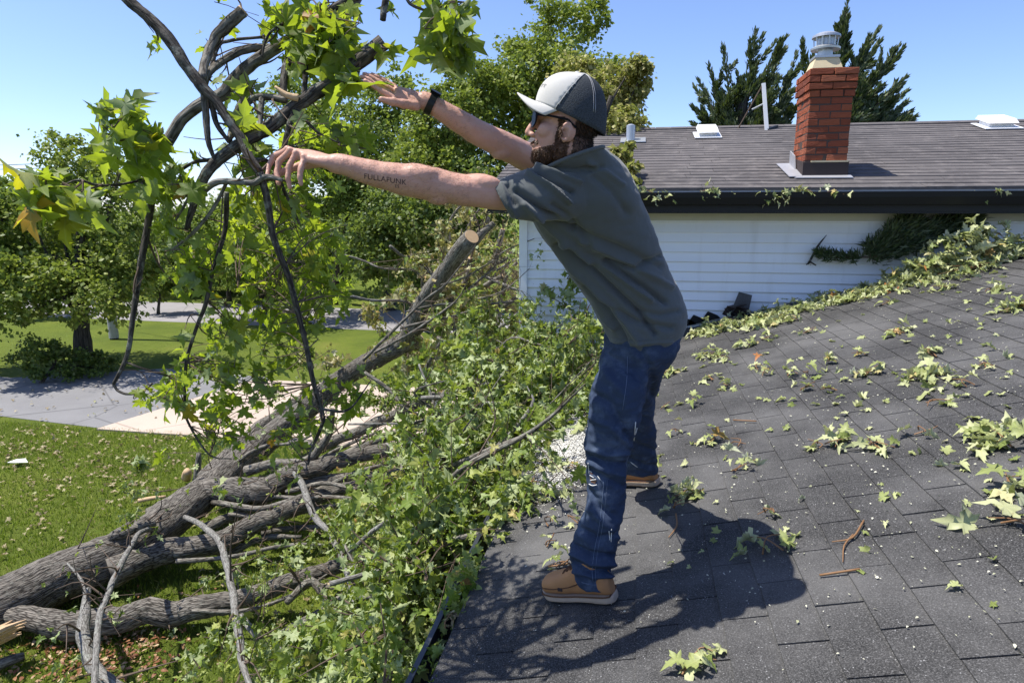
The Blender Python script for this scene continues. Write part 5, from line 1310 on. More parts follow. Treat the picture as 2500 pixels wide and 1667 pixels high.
# ---- near (left) hand, fingers drooping over the twig
kn = {'i': P(702, 368, 1.952), 'm': P(708, 370, 1.929), 'r': P(722, 377, 1.906), 'p': P(742, 387, 1.884)}
row = kn['i'] - kn['p']; rowu = unit(row)
body.loft([(P(822, 400, 1.9), UP*.024, AWAY*.028), (P(790, 393, 1.905), UP*.021, unit(AWAY + UP*.15)*.036), (P(755, 383, 1.915), UP*.0185, unit(AWAY + UP*.25)*.043), ((kn['i'] + kn['p'])/2, UP*.0135, rowu*.046)], 22)
def finger(pts, r0, r1):
    q = []; rr_ = []
    for k in range(len(pts)):                           # thicker at the joints, slimmer between them
        r_ = r0 + (r1 - r0)*k/(len(pts)-1)
        q.append(pts[k]); rr_.append(r_*(1.08 if 0 < k < len(pts)-1 else 1.0))
        if k < len(pts)-1: q.append((pts[k] + pts[k+1])/2); rr_.append((r0 + (r1 - r0)*(k + 0.5)/(len(pts)-1))*0.93)
    body.capsule(q, rr_, 12, 3)
for k_ in kn.values(): body.ball(k_ + UP*.0045, (_R*.0105, UP*.0105, AWAY*.0105), 12, 8)
for a_, b_ in ((kn['i'], P(800, 393, 1.915)), (kn['m'], P(800, 392, 1.905)), (kn['r'], P(802, 393, 1.897))): body.capsule([a_ + UP*.0075, (a_ + b_)/2 + UP*.0135, b_ + UP*.014], [.0045, .0036, .003], 8, 3)
finger([kn['i'], P(668, 383, 1.968), P(655, 408, 1.960), P(652, 434, 1.940)], .0105, .0078)
finger([kn['m'], P(682, 394, 1.938), P(676, 422, 1.934), P(680, 448, 1.924)], .0108, .0080)
finger([kn['r'], P(706, 408, 1.902), P(703, 434, 1.900), P(708, 457, 1.904)], .0105, .0078)
finger([kn['p'], P(734, 413, 1.870), P(732, 433, 1.868), P(735, 450, 1.872)], .0092, .0070)
finger([P(785, 398, 1.935), P(735, 405, 1.985), P(690, 420, 1.985), P(662, 436, 1.965)], .0145, .0090)
# ---- far (right) hand, flat and open
kf = {'i': P(962, 240, 2.040), 'm': P(952, 229, 2.060), 'r': P(954, 219, 2.083), 'p': P(963, 211, 2.106)}
rowf = kf['i'] - kf['p']
pn = unit(np.cross(rowf, P(1035, 246, 2.095) - kf['m']))
body.loft([(P(1040, 249, 2.098), unit(rowf)*.030, pn*.022), (P(1010, 241, 2.088), unit(rowf)*.040, pn*.019), (P(985, 234, 2.080), unit(rowf)*.044, pn*.017), ((kf['i'] + kf['p'])/2, unit(rowf)*.043, pn*.013)], 22)
finger([kf['i'], P(930, 222, 2.034), P(909, 208, 2.030), P(892, 198, 2.028)], .0102, .0078)
finger([kf['m'], P(921, 210, 2.056), P(900, 196, 2.053), P(883, 188, 2.050)], .0104, .0078)
finger([kf['r'], P(925, 200, 2.082), P(904, 188, 2.081), P(889, 181, 2.080)], .0100, .0076)
finger([kf['p'], P(938, 197, 2.108), P(922, 188, 2.109), P(908, 182, 2.110)], .0090, .0068)
finger([P(1015, 258, 2.066), P(985, 254, 2.040), P(958, 249, 2.022), P(931, 243, 2.010)], .0165, .0098)
body_me = body.fuse('person', 0.0036, 4, 0.5)
V, N = get_vn(body_me)
V += N*(vnoise(V, 55.0)*0.0008 + vnoise(V, 24.0, 3)*0.0016)[:, None]
set_v(body_me, V)
# skin, with the beard shadow as a second material
def skin_material(name, col, red, dark):
    t = NT(name)
    pos = t.pos()
    n1 = t.noise(pos, 26.0, 5, 0.7); n2 = t.noise(pos, 130.0, 3, 0.6)
    c = t.mix(t.math('MULTIPLY', n1, 0.6), col, red)
    c = t.mix(t.math('MULTIPLY', t.ramp(n2, [(0.55, (0, 0, 0)), (0.72, (1, 1, 1))]), 0.25), c, dark)
    bs = t.bsdf(c, 0.5, t.bump(n2, 0.3, 0.003, t.bump(t.noise(pos, 45.0, 4, 0.65), 0.25, 0.006)), 0.35)
    bs.inputs['Subsurface Weight'].default_value = 0.12
    bs.inputs['Subsurface Radius'].default_value = (0.012, 0.005, 0.003)
    bs.inputs['Subsurface Scale'].default_value = 0.6
    return t.m
M['skin'] = skin_material('skin', (0.56, 0.335, 0.25), (0.46, 0.215, 0.16), (0.36, 0.18, 0.12))
M['stubble'] = skin_material('bearded_skin', (0.16, 0.085, 0.055), (0.13, 0.065, 0.04), (0.06, 0.03, 0.02))
body_me.materials.append(M['skin']); body_me.materials.append(M['stubble'])
def head_coords(V): 
    q = V - HC
    return q @ hf, q @ hl_, q @ hu
nf = len(body_me.polygons)
cen = np.empty(nf*3, np.float32); body_me.polygons.foreach_get('center', cen); cen = cen.reshape(-1, 3).astype(float)
pnm = np.empty(nf*3, np.float32); body_me.polygons.foreach_get('normal', pnm); pnm = pnm.reshape(-1, 3).astype(float)
cf_, cl_, cu_ = head_coords(cen)
near_head = (np.abs(cf_) < .14) & (np.abs(cl_) < .10) & (np.abs(cu_) < .18)
jawline = -.072 - .30*np.clip(cf_, 0, .09)
beard = near_head & (cf_ > -.022) & (cu_ > -.158) & (cu_ < np.where(cf_ < .022, -.052, jawline - .012)) & ~((cf_ > .070) & (np.abs(cu_ + .103) < .0105) & (np.abs(cl_) < .02))
beard |= near_head & (cf_ > .07) & (np.abs(cu_ + .088) < .006) & (np.abs(cl_) < .034)
beard |= near_head & (np.abs(cf_ - .004) < .014) & (cu_ < -.01) & (cu_ > -.07) & (np.abs(cl_) > .05)
beard &= ~((cf_ < .0) & (np.abs(cl_) > .068) & (cu_ > -.09))
hairz = near_head & (cf_ < -.034) & (cu_ > -.118) & (cu_ < .03) & ~((np.abs(cl_) > .073) & (cf_ > -.045))
body_me.polygons.foreach_set('material_index', np.where(beard | hairz, 1, 0).astype(np.int32))
body_me.update()
person = bpy.data.objects.new('person', body_me); COL.objects.link(person)
tag(person, 'bearded person in grey tee and jeans leaning out to throw a branch', 'person')
def strands(name, sel, n, lo, hi, dirf, mat, width=0.0006):
    ix = rng.choice(np.where(sel)[0], n)
    b = cen[ix] + rng.normal(size=(n, 3))*0.0012; nn_ = pnm[ix]
    dd_ = dirf(b, nn_) + rng.normal(size=(n, 3))*0.25; dd_ /= np.linalg.norm(dd_, axis=1, keepdims=True)
    L = rng.uniform(lo, hi, n)[:, None]; sd = np.cross(dd_, rng.normal(size=(n, 3))); sd /= np.linalg.norm(sd, axis=1, keepdims=True)
    mid = b + (dd_*0.6 + nn_*0.25)*L*0.6
    V = np.stack([b - sd*width, b + sd*width, mid + sd*width*0.8, mid - sd*width*0.8, b + dd_*L], axis=1).reshape(-1, 3)
    k = (np.arange(n)*5)[:, None]
    F1 = np.concatenate([k + np.array([[0, 1, 2]]), k + np.array([[0, 2, 3]]), k + np.array([[3, 2, 4]])])
    return link(name, np_mesh(name, V, F1), mat, person)
def hair_mat(name, a, b):
    t = NT(name); t.bsdf(t.ramp(t.island(), [(0, a), (1, b)]), 0.5, None, 0.4); return t.m
M['beard'] = hair_mat('beard_hair', (0.040, 0.020, 0.010), (0.16, 0.078, 0.036))
M['arm_hair'] = hair_mat('fine_arm_hair', (0.16, 0.09, 0.05), (0.30, 0.18, 0.11))
M['hair'] = hair_mat('dark_hair', (0.014, 0.009, 0.006), (0.055, 0.034, 0.020))
down = -hu
strands('beard', beard, 11000, .004, .012, lambda b, n_: n_*0.55 + down*0.7 + hf*0.1, M['beard'])
strands('hair', hairz, 6000, .008, .016, lambda b, n_: n_*0.45 + down*0.9 - hf*0.15, M['hair'])
# brow hair
bw = near_head & (cf_ > .06) & (np.abs(cu_ - .002) < .005) & (np.abs(cl_) > .014) & (np.abs(cl_) < .048)
if bw.sum() > 5: strands('eyebrow', bw, 500, .005, .009, lambda b, n_: n_*0.4 + hu*0.3 - hf*0.4, M['hair'])
arm_sel = (cen[:, 2] > 3.9) & ~near_head
ax_, ay_, ad_ = proj(cen)
arm_sel &= (ax_ > 830) & (ax_ < 1150)
strands('arm_hair', arm_sel, 6000, .006, .014, lambda b, n_: n_*0.5 - _R*0.7 + down*0.2, M['arm_hair'], 0.00025)

def surf(me):
    V, N = get_vn(me)
    return BVHTree.FromPolygons([Vector(v) for v in V], [tuple(p_.vertices) for p_ in me.polygons])
def on(bvh, x, y, lift=0.001):
    r_ = Vector(unit(ray(x, y))); h = bvh.ray_cast(Vector(CAM), r_)
    return np.array(h[0] - r_*lift) if h[0] else None
def stitched(bvh, px, rad, name, mat, parent, lift=0.0008, fine=6):
    pts, _ = spline([np.array([a, b, 0.0]) for a, b in px], [0]*len(px), fine)
    w3 = [on(bvh, p[0], p[1], lift) for p in pts]; w3 = [p for p in w3 if p is not None]
    if len(w3) > 2: return MB().tube(w3, [rad]*len(w3), 5).build(name, mat, parent, True)
# ---- t-shirt
def cloth_material(name, a, b, weave=900.0, rough=0.9, fleck=0.3, sheen=0.2):
    t = NT(name)
    pos = t.pos()
    w = t.noise(pos, weave, 2, 0.6); m_ = t.noise(pos, 40.0, 4, 0.6)
    c = t.mix(t.math('MULTIPLY', w, fleck*1.6), a, b)
    c = t.mix(t.math('MULTIPLY', m_, 0.25), c, tuple(x*0.6 for x in a))
    bs = t.bsdf(c, rough, t.bump(w, 0.25, 0.0015), 0.15)
    bs.inputs['Sheen Weight'].default_value = sheen
    return t.m
M['tee'] = cloth_material('charcoal_jersey', (0.078, 0.087, 0.087), (0.155, 0.167, 0.167))
tee = Vol()
tee.loft([fb(*r_) for r_ in TORSO], 44, 2.3)
tee.loft([(P(1420, 462, 2.12), P(1420, 392, 2.12) - P(1420, 462, 2.12), AWAY*.12), (P(1345, 470, 2.05), (P(1335, 404, 2.05) - P(1352, 540, 2.05))/2, AWAY*.095), (P(1278, 482, 2.01), (P(1262, 422, 2.01) - P(1298, 545, 2.01))/2, AWAY*.076), (P(1222, 489, 1.99), (P(1197, 441, 1.99) - P(1247, 537, 1.99))/2, AWAY*.063)], 30, 2.1)
tee.capsule([P(1450, 430, 2.32), P(1390, 412, 2.40), P(1340, 402, 2.40)], [.085, .08, .068], 20)
tee.loft([(P(1440, 425, 2.12), hf*.10 - hu*.03, hl_*.12), (Hd(-.042, 0, -.118), hf*.084 - hu*.044, hl_*.073)], 28, 2.0, 2)
tee.ball(P(1372, 462, 2.06), (_R*.085, UP*.085, AWAY*.085))
tee_me = tee.fuse('t_shirt', 0.0055, 5, 0.5)
V, N = get_vn(tee_me)
FOLDS = [([(1350, 612), (1430, 682), (1520, 778), (1562, 835)], .008, 9), ([(1358, 600), (1450, 664), (1560, 762), (1600, 815)], -.012, 9), ([(1372, 592), (1470, 642), (1590, 732)], .008, 9), ([(1392, 603), (1500, 655), (1625, 738)], -.010, 9), ([(1430, 700), (1490, 770), (1530, 838)], -.009, 8), ([(1400, 560), (1500, 600), (1610, 650)], -.007, 11), ([(1480, 640), (1550, 655), (1612, 625)], -.009, 8),
         ([(1420, 590), (1530, 640), (1640, 700)], .006, 9), ([(1470, 740), (1560, 790), (1640, 800)], -.007, 9), ([(1288, 428), (1338, 456), (1392, 494)], .010, 6), ([(1300, 420), (1350, 440), (1400, 470)], -.009, 6), ([(1310, 412), (1370, 430), (1418, 446)], .008, 6), ([(1330, 408), (1400, 416), (1470, 410)], -.005, 7), ([(1262, 465), (1325, 515), (1400, 562)], -.011, 9),
         ([(1280, 500), (1350, 560), (1440, 640)], .008, 9), ([(1240, 452), (1258, 500)], -.006, 7), ([(1225, 450), (1242, 500), (1262, 530)], .005, 6), ([(1350, 500), (1400, 540), (1440, 600)], -.006, 10), ([(1450, 430), (1500, 470), (1530, 520)], -.005, 12), ([(1440, 400), (1480, 420), (1520, 450)], .005, 8), ([(1300, 545), (1350, 610), (1410, 690)], .006, 8), ([(1380, 690), (1440, 750), (1500, 800)], .007, 8), ([(1560, 760), (1610, 770), (1655, 760)], -.005, 8), ([(1490, 832), (1560, 838), (1640, 835)], .004, 5)]
V += N*(fold(V, N, [(a_, b_*1.1, c_*0.78) for a_, b_, c_ in FOLDS])*2.1 + vnoise(V, 9.0)*.008 + vnoise(V*np.array([1, 1, 1.6]), 22.0, 4)*.0030 + vnoise(V, 60.0)*0.0006)[:, None]
set_v(tee_me, V)
link('t_shirt', tee_me, M['tee'], person)
tb_ = surf(tee_me)
stitched(tb_, [(1206, 446), (1232, 492), (1255, 532)], .0009, 'stitching', M['tee'], person, 0.0006)
stitched(tb_, [(1492, 828), (1560, 832), (1640, 822)], .0009, 'stitching', M['tee'], person, 0.0006)
# collar rib
cpts = [Hd(-.042 + .082*cos(q), .071*sin(q), -.117 - .043*cos(q)) for q in np.linspace(0, 2*pi, 30)]
MB().tube(cpts, [.006]*len(cpts), 8, False).build('collar', M['tee'], person, True)

# ---- jeans
def denim_material():
    t = NT('dark_denim')
    pos = t.pos()
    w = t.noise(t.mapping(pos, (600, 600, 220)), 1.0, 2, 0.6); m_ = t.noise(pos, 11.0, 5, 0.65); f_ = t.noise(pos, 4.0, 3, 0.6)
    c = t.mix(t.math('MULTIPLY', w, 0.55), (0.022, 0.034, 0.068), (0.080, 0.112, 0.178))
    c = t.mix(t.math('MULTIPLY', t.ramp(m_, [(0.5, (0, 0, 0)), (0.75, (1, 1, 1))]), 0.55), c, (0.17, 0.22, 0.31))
    c = t.mix(t.math('MULTIPLY', f_, 0.3), c, (0.018, 0.025, 0.046))
    t.bsdf(c, 0.85, t.bump(w, 0.3, 0.002), 0.15)
    return t.m
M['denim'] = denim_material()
jn = Vol()
jn.loft([fb(*r_) for r_ in PELV], 36); jn.loft([fb(*r_) for r_ in LEG_N], 32); jn.loft([fb(*r_) for r_ in LEG_F], 32)
jn.loft([fb(1466, 885, 1600, 885, 2.40, .10), fb(1474, 850, 1620, 850, 2.42, .12)], 30); jn.loft([fb(1500, 880, 1632, 868, 2.56, .10), fb(1490, 845, 1645, 840, 2.52, .12)], 30)
jean_me = jn.fuse('jeans', 0.0055, 5, 0.5)
V, N = get_vn(jean_me)
JF = [([(1432, 1095), (1480, 1112), (1532, 1108)], .006, 7), ([(1430, 1112), (1480, 1132), (1530, 1132)], -.009, 7), ([(1434, 1128), (1480, 1150), (1520, 1160)], .006, 7), ([(1440, 1148), (1490, 1172), (1526, 1186)], -.007, 7), ([(1400, 1330), (1440, 1352), (1500, 1356)], -.010, 7), ([(1396, 1352), (1440, 1374), (1496, 1376)], .008, 7), ([(1396, 1372), (1440, 1392), (1494, 1394)], -.011, 7), ([(1402, 1395), (1450, 1408), (1495, 1404)], .007, 6),
      ([(1420, 1290), (1460, 1315), (1506, 1300)], -.009, 9), ([(1440, 1240), (1480, 1280), (1510, 1310)], .006, 10), ([(1440, 1200), (1470, 1240), (1500, 1260)], -.006, 10), ([(1480, 860), (1540, 900), (1590, 960)], -.006, 12), ([(1470, 900), (1520, 960), (1545, 1030)], .005, 14), ([(1560, 850), (1590, 900), (1595, 970)], -.006, 9), ([(1445, 960), (1490, 985), (1530, 1060)], -.008, 11), ([(1440, 1020), (1490, 1040), (1540, 1090)], .006, 9), ([(1530, 1060), (1560, 1090), (1600, 1100)], -.006, 8), ([(1540, 1120), (1575, 1138), (1604, 1136)], -.006, 6)]
V += N*(fold(V, N, [(a_, b_, c_*0.85) for a_, b_, c_ in JF])*1.8 + vnoise(V, 12.0, 2)*.010 + vnoise(V*np.array([1, 1, 1.8]), 30.0, 7)*.005)[:, None]
set_v(jean_me, V)
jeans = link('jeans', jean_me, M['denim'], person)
jb = surf(jean_me)
M['thread'] = plain('faded_thread', (0.13, 0.17, 0.25), 0.9, 0, 0.1, 60, 0.4)
M['white_thread'] = plain('white_thread', (0.68, 0.68, 0.66), 0.9, 0, 0.1, 60, 0.3)
stitched(jb, [(1474, 1170), (1470, 1230), (1462, 1290), (1452, 1340), (1446, 1390), (1448, 1420)], .0011, 'seam', M['thread'], jeans)
stitched(jb, [(1483, 1170), (1478, 1230), (1470, 1290), (1460, 1340), (1454, 1390), (1455, 1420)], .0008, 'seam', M['thread'], jeans)
stitched(jb, [(1532, 870), (1530, 930), (1520, 1000)], .0011, 'seam', M['thread'], jeans)
stitched(jb, [(1420, 1421), (1450, 1427), (1496, 1420)], .0013, 'hem', M['thread'], jeans)
# knee rip with frayed threads
rip = MB(); pl = [(1439, 1152), (1446, 1156), (1453, 1166), (1457, 1174), (1452, 1180), (1443, 1177), (1440, 1166)]
w3 = [on(jb, *p, 0.002) for p in pl]
if all(p is not None for p in w3):
    rip.add(w3, [tuple(range(len(w3)))]); rip.build('knee_rip', M['stubble'], jeans)
for k, px in enumerate(([(1438, 1181), (1446, 1185), (1457, 1183)], [(1438, 1149), (1445, 1152)], [(1440, 1160), (1450, 1166)], [(1441, 1172), (1455, 1170)], [(1458, 1160), (1466, 1172)], [(1487, 1296), (1489, 1318)], [(1493, 1292), (1492, 1322)], [(1438, 1155), (1436, 1130)])):
    stitched(jb, px, .0016, 'frayed_thread', M['white_thread'], jeans, 0.003, 3)
# torn far knee
for px in ([(1552, 1030), (1548, 1075)], [(1555, 1045), (1551, 1060)], [(1540, 1128), (1556, 1140)]):
    stitched(jb, px, .002, 'frayed_thread', M['white_thread'], jeans, 0.004, 3)

# ---- boots
M['boot'] = plain('tan_leather', (0.46, 0.225, 0.095), 0.65, 0, 0.25, 16, 0.55, 0.25)
M['sole'] = plain('crepe_sole', (0.50, 0.38, 0.28), 0.85, 0, 0.15, 25, 0.5, 0.3)
M['lace'] = plain('boot_lace', (0.13, 0.065, 0.035), 0.85, 0, 0.2, 60, 0.5)
rn = unit(np.array([-ROOF_S, 0, 1.0]))
def boot(heel, toe):
    heel = np.asarray(heel, float); toe = np.asarray(toe, float)
    L = np.linalg.norm(toe - heel); t = (toe - heel)/L; sd = np.cross(rn, t)
    at = lambda u_, h, s_=0.0: heel + t*L*u_ + rn*(h + 0.012) + sd*s_
    v = Vol()
    prof = [(.015, .024, .065), (.08, .037, .095), (.2, .041, .115), (.34, .042, .120), (.48, .044, .108), (.62, .049, .086), (.76, .051, .072), (.88, .047, .062), (.96, .034, .051), (.995, .014, .034)]
    v.loft([(at(u_, .022 + h/2), rn*(h/2), sd*w) for u_, w, h in prof], 28, 2.7)
    v.loft([(at(.24, .06), t*.050, sd*.038), (at(.24, .11), t*.044, sd*.038), (at(.24, .16), t*.040, sd*.036)], 24)
    me = v.fuse('boot', .0042, 5)
    V, N = get_vn(me); V += N*(vnoise(V, 35.0)*.0016)[:, None]; set_v(me, V)
    b = link('boot', me, M['boot'], person)
    s_ = Vol()
    so = [(.0, .020), (.03, .032), (.1, .040), (.25, .043), (.45, .045), (.62, .052), (.78, .055), (.9, .049), (.97, .034), (1.012, .012)]
    s_.loft([(at(u_, .0 + .006*(abs(u_-.38) < .06) + .012 + (.010 if u_ > .93 else 0)), rn*(.0135), sd*w) for u_, w in so], 24, 4.5)
    s_.loft([(at(u_, .004), rn*.008, sd*w*0.97) for u_, w in so[:4]], 20, 4.5)
    sm = s_.fuse('sole', .0035, 1); link('sole', sm, M['sole'], b)
    we = MB(); lo_ = [at(u_, .0275, sg*(w + .001)) for sg in (1, -1) for u_, w in (so[1:-1] if sg > 0 else so[1:-1][::-1])]
    we.tube(lo_ + [lo_[0]], [.0028]*(len(lo_) + 1), 6, False, 0, 3); we.build('welt', M['lace'], b, True)
    bvh = surf(me)
    def top(u_, side):
        h = bvh.ray_cast(Vector(at(u_, .3, side)), Vector(-rn)); return np.array(h[0] + Vector(rn)*.001) if h[0] else at(u_, .08, side)
    lc = MB()
    for k, u_ in enumerate((.42, .48, .54, .60)):
        lc.tube([top(u_, -.024), top(u_ + .01, -.01), top(u_ + .02, .01), top(u_ + .015, .024)], [.0024]*4, 6, True, 0, 3)
        lc.tube([top(u_, .024), top(u_ - .02, .008), top(u_ - .03, -.012), top(u_ - .045, -.024)], [.0024]*4, 6, True, 0, 3)
    lc.build('laces', M['lace'], b, True)
    def side(u_, h):
        q = bvh.ray_cast(Vector(at(u_, h, .2 if np.dot(sd, _F) < 0 else -.2)), Vector(-sd if np.dot(sd, _F) < 0 else sd))
        return np.array(q[0]) if q[0] else None
    st = [side(u_, h) for u_, h in ((.40, .078), (.52, .066), (.64, .060), (.76, .056), (.88, .054), (.95, .05))]; st = [p for p in st if p is not None]
    if len(st) > 2: MB().tube(st, [.0026]*len(st), 6, True, 0, 4).build('seam', M['lace'], b, True)
    q = side(.66, .056)
    if q is not None: MB().box(tuple(q - np.array([.009, .004, .006])), tuple(q + np.array([.009, .004, .006]))).build('tab', M['tar'], b)
    return b
nh, nt = RF(1508, 1468), RF(1337, 1455)
boot(nh, nt)
fh = RF(1610, 1186); boot(fh, fh + unit(nt - nh + np.array([0.0, 0.06, 0]))*0.30)

# ---- cap
M['cap_light'] = cloth_material('light_grey_twill', (0.50, 0.49, 0.465), (0.60, 0.59, 0.56), 700.0, 0.85, 0.3, 0.1)
def mesh_material():
    t = NT('dark_cap_mesh')
    uv = t.coord('UV')
    v = t.voro(t.mapping(uv, (260, 90, 1)), 1.0)
    c = t.ramp(v, [(0.25, (0.020, 0.024, 0.028)), (0.5, (0.055, 0.062, 0.07))])
    t.bsdf(c, 0.8, t.bump(v, 0.6, 0.002), 0.2)
    return t.m
M['cap_mesh'] = mesh_material()
def rimu(f_): return -.004 + .31*f_
RFc, RLc, CFc, TOPc = .113, .089, -.010, .126
def dome(th, ph, off=0.0):
    r_ = cos(ph)**0.72
    f_ = CFc + (RFc + off)*r_*cos(th); l_ = (RLc + off)*r_*sin(th)
    u0 = rimu(CFc + RFc*cos(th)); u_ = u0 + (TOPc + off - u0)*sin(ph)**0.92
    return f_, l_, u_
nth, nph = 72, 26
pts = [[dome(2*pi*i/nth, pi/2*j/nph*0.999) for i in range(nth)] for j in range(nph + 1)]
front, back = MB(), MB()
for j in range(nph):
    for i in range(nth):
        q = [pts[j][i], pts[j][(i+1) % nth], pts[j+1][(i+1) % nth], pts[j+1][i]]
        m_ = np.mean(np.array(q), axis=0)
        tgt = front if m_[0] > .036 - .58*m_[2] else back
        tgt.add([Hd(*p) for p in q], [(0, 1, 2, 3)], [[(i/nth, j/nph), ((i+1)/nth, j/nph), ((i+1)/nth, (j+1)/nph), (i/nth, (j+1)/nph)]])
def weld(o):
    bm = bmesh.new(); bm.from_mesh(o.data); bmesh.ops.remove_doubles(bm, verts=bm.verts[:], dist=1e-5); bmesh.ops.recalc_face_normals(bm, faces=bm.faces[:])
    bm.to_mesh(o.data); bm.free(); o.data.polygons.foreach_set('use_smooth', [True]*len(o.data.polygons))
    so_ = o.modifiers.new('t', 'SOLIDIFY'); so_.thickness = 0.002; so_.offset = -1
capo = front.build('cap', M['cap_light'], person); weld(capo)
cb_ = back.build('mesh_back', M['cap_mesh'], capo); weld(cb_)
vz = MB(); na, ntv = 24, 8
grid = []
for j in range(ntv + 1):
    t_ = j/ntv; rowp = []
    for i in range(na + 1):
        a = (i/na*2 - 1)
        th = a*radians(74)
        bf, bl, bu = dome(th, 0.0, -.001)
        of = .020 + .142*cos(a*radians(78))**0.85; ol = .083*sin(a*radians(78))
        f_ = bf + (of - bf)*t_; l_ = bl + (ol - bl)*t_
        uo = .052 - 10.0*ol*ol
        u_ = (bu + .003) + (uo - bu - .003)*t_
        rowp.append(Hd(f_, l_, u_))
    grid.append(rowp)
W_ = na + 1
vz.add([p for r_ in grid for p in r_], [(j*W_+i, j*W_+i+1, (j+1)*W_+i+1, (j+1)*W_+i) for j in range(ntv) for i in range(na)])
vo = vz.build('visor', M['cap_light'], capo); weld(vo); vo.modifiers['t'].thickness = 0.0035
bt = Hd(CFc, 0, TOPc + .001); v_ = Vol().ball(bt, (hf*.008, hl_*.008, hu*.005)); v_.build('button', M['cap_light'], capo, True)
for s0, s1 in (((.036, .0), 0),):
    seam = []
    for ph in np.linspace(0.02, 1.35, 18):
        best = None
        for th in np.linspace(0.2, 2.6, 120):
            f_, l_, u_ = dome(th, ph, .0012); e = abs(f_ - (.036 - .58*u_))
            if best is None or e < best[0]: best = (e, f_, l_, u_)
        seam.append(Hd(*best[1:]))
    MB().tube(seam, [.0013]*len(seam), 6).build('seam', M['cap_light'], capo, True)
for th in (2.25, 2.32):
    MB().tube([Hd(*dome(th, ph, .001)) for ph in np.linspace(0.25, 1.5, 18)], [.0009]*18, 5).build('seam', M['flash'], capo, True)
def lettering(txt, size, place, name, mat, parent, lift):
    cu = bpy.data.curves.new('t', 'FONT'); cu.body = txt; cu.size = size; cu.space_character = 1.05
    o = bpy.data.objects.new('t', cu); COL.objects.link(o); bpy.context.view_layer.update()
    me = bpy.data.meshes.new_from_object(o.evaluated_get(bpy.context.evaluated_depsgraph_get()))
    bpy.data.objects.remove(o); bpy.data.curves.remove(cu)
    bm = bmesh.new(); bm.from_mesh(me); bmesh.ops.triangulate(bm, faces=bm.faces[:]); bmesh.ops.subdivide_edges(bm, edges=bm.edges[:], cuts=1)
    for v in bm.verts:
        v.co = Vector(place(v.co.x, v.co.y))
    bm.to_mesh(me); bm.free(); me.name = name; me.materials.clear()
    return link(name, me, mat, parent)
M['ink'] = plain('dark_ink', (0.035, 0.036, 0.040), 0.6, 0, 0.2, 80, 0.3)
lettering('ITT', .017, lambda x, y: Hd(*dome(0.30 + x*15, 0.42 + y*9, .0016)), 'lettering', M['ink'], capo, 0)
# ---- tattoo following the forearm
M['faded_ink'] = plain('faded_ink', (0.085, 0.062, 0.058), 0.6, 0, 0.2, 120, 0.6)
bb = surf(body_me)
def tat(x, y):
    p = on(bb, 888 + x, 436 + x*0.155 - y, 0.0010)
    return p if p is not None else P(888 + x, 436 + x*0.155 - y, 1.88)
lettering('FULLAFUNK', 18.5, tat, 'tattoo', M['faded_ink'], person, 0)
lettering('ES', 11, lambda x, y: tat(76 + x, y - 10), 'tattoo', M['faded_ink'], person, 0)
# ---- sunglasses
M['gloss_black'] = plain('black_acetate', (0.006, 0.006, 0.007), 0.35, 0, 0.06, 5, 0.0)
sg = MB()
for s_ in (-1, 1):
    out = [(s_*(.034 + .026*math.copysign(abs(cos(q))**0.7, cos(q))), -.024 + .021*math.copysign(abs(sin(q))**0.75, sin(q))) for q in np.linspace(0, 2*pi, 25)[:-1]]
    f0 = lambda l_: .103 - 5.0*l_*l_
    sg.prism([Hd(f0(l_), l_, u_) for l_, u_ in out], hf*.003)
sgo = sg.build('sunglasses', M['gloss_black'], person)
fr = MB()
for s_ in (-1, 1):
    loop = [Hd(.104 - 5.0*(s_*(.034 + .027*math.copysign(abs(cos(q))**0.7, cos(q))))**2, s_*(.034 + .027*math.copysign(abs(cos(q))**0.7, cos(q))), -.024 + .022*math.copysign(abs(sin(q))**0.75, sin(q))) for q in np.linspace(0, 2*pi, 25)]
    fr.tube(loop, [.0022]*len(loop), 6, False)
    fr.bar(Hd(.087, s_*.062, -.010), Hd(.055, s_*.077, -.012), .004, .010, hu); fr.bar(Hd(.055, s_*.077, -.012), Hd(-.012, s_*.082, -.018), .004, .006, hu); fr.bar(Hd(-.012, s_*.082, -.018), Hd(-.038, s_*.080, -.038), .004, .006, hu)
fr.tube([Hd(.104, -.008, -.016), Hd(.108, 0, -.013), Hd(.104, .008, -.016)], [.003]*3, 6)
fr.build('frame', M['gloss_black'], sgo)
# ---- watch
wc = P(1052, 254, 2.1); wd = unit(P(1035, 246, 2.095) - P(1070, 265, 2.107)); wa = unit(np.cross(wd, pn)); wb = np.cross(wd, wa)
ring = []
for k in range(33):
    q = 2*pi*k/32; ring.append(wc + wa*.0345*cos(q) + wb*.0335*sin(q))
w_ = MB()
for k in range(32):
    a, b = ring[k], ring[k+1]; na_, nb_ = unit(a - wc), unit(b - wc)
    w_.add([a - wd*.011, b - wd*.011, b + wd*.011, a + wd*.011, a - wd*.011 + na_*.003, b - wd*.011 + nb_*.003, b + wd*.011 + nb_*.003, a + wd*.011 + na_*.003], [(4, 5, 6, 7), (0, 4, 7, 3)[::-1], (0, 1, 5, 4), (3, 7, 6, 2), (0, 3, 2, 1)])
wo_ = w_.build('watch', M['black_trim'], person)
up_w = unit(UP*0.8 - _F*0.25); up_w = unit(up_w - wd*np.dot(up_w, wd)); sdw = np.cross(wd, up_w); cw = wc + up_w*.036
MB().add([cw + wd*sx*.017 + sdw*sy*.016 + up_w*sz for sz in (-.004, .006) for sx, sy in ((-1, -1), (1, -1), (1, 1), (-1, 1))], [(0, 3, 2, 1), (4, 5, 6, 7), (0, 1, 5, 4), (1, 2, 6, 5), (2, 3, 7, 6), (3, 0, 4, 7)]).build('watch_case', M['gloss_black'], wo_)
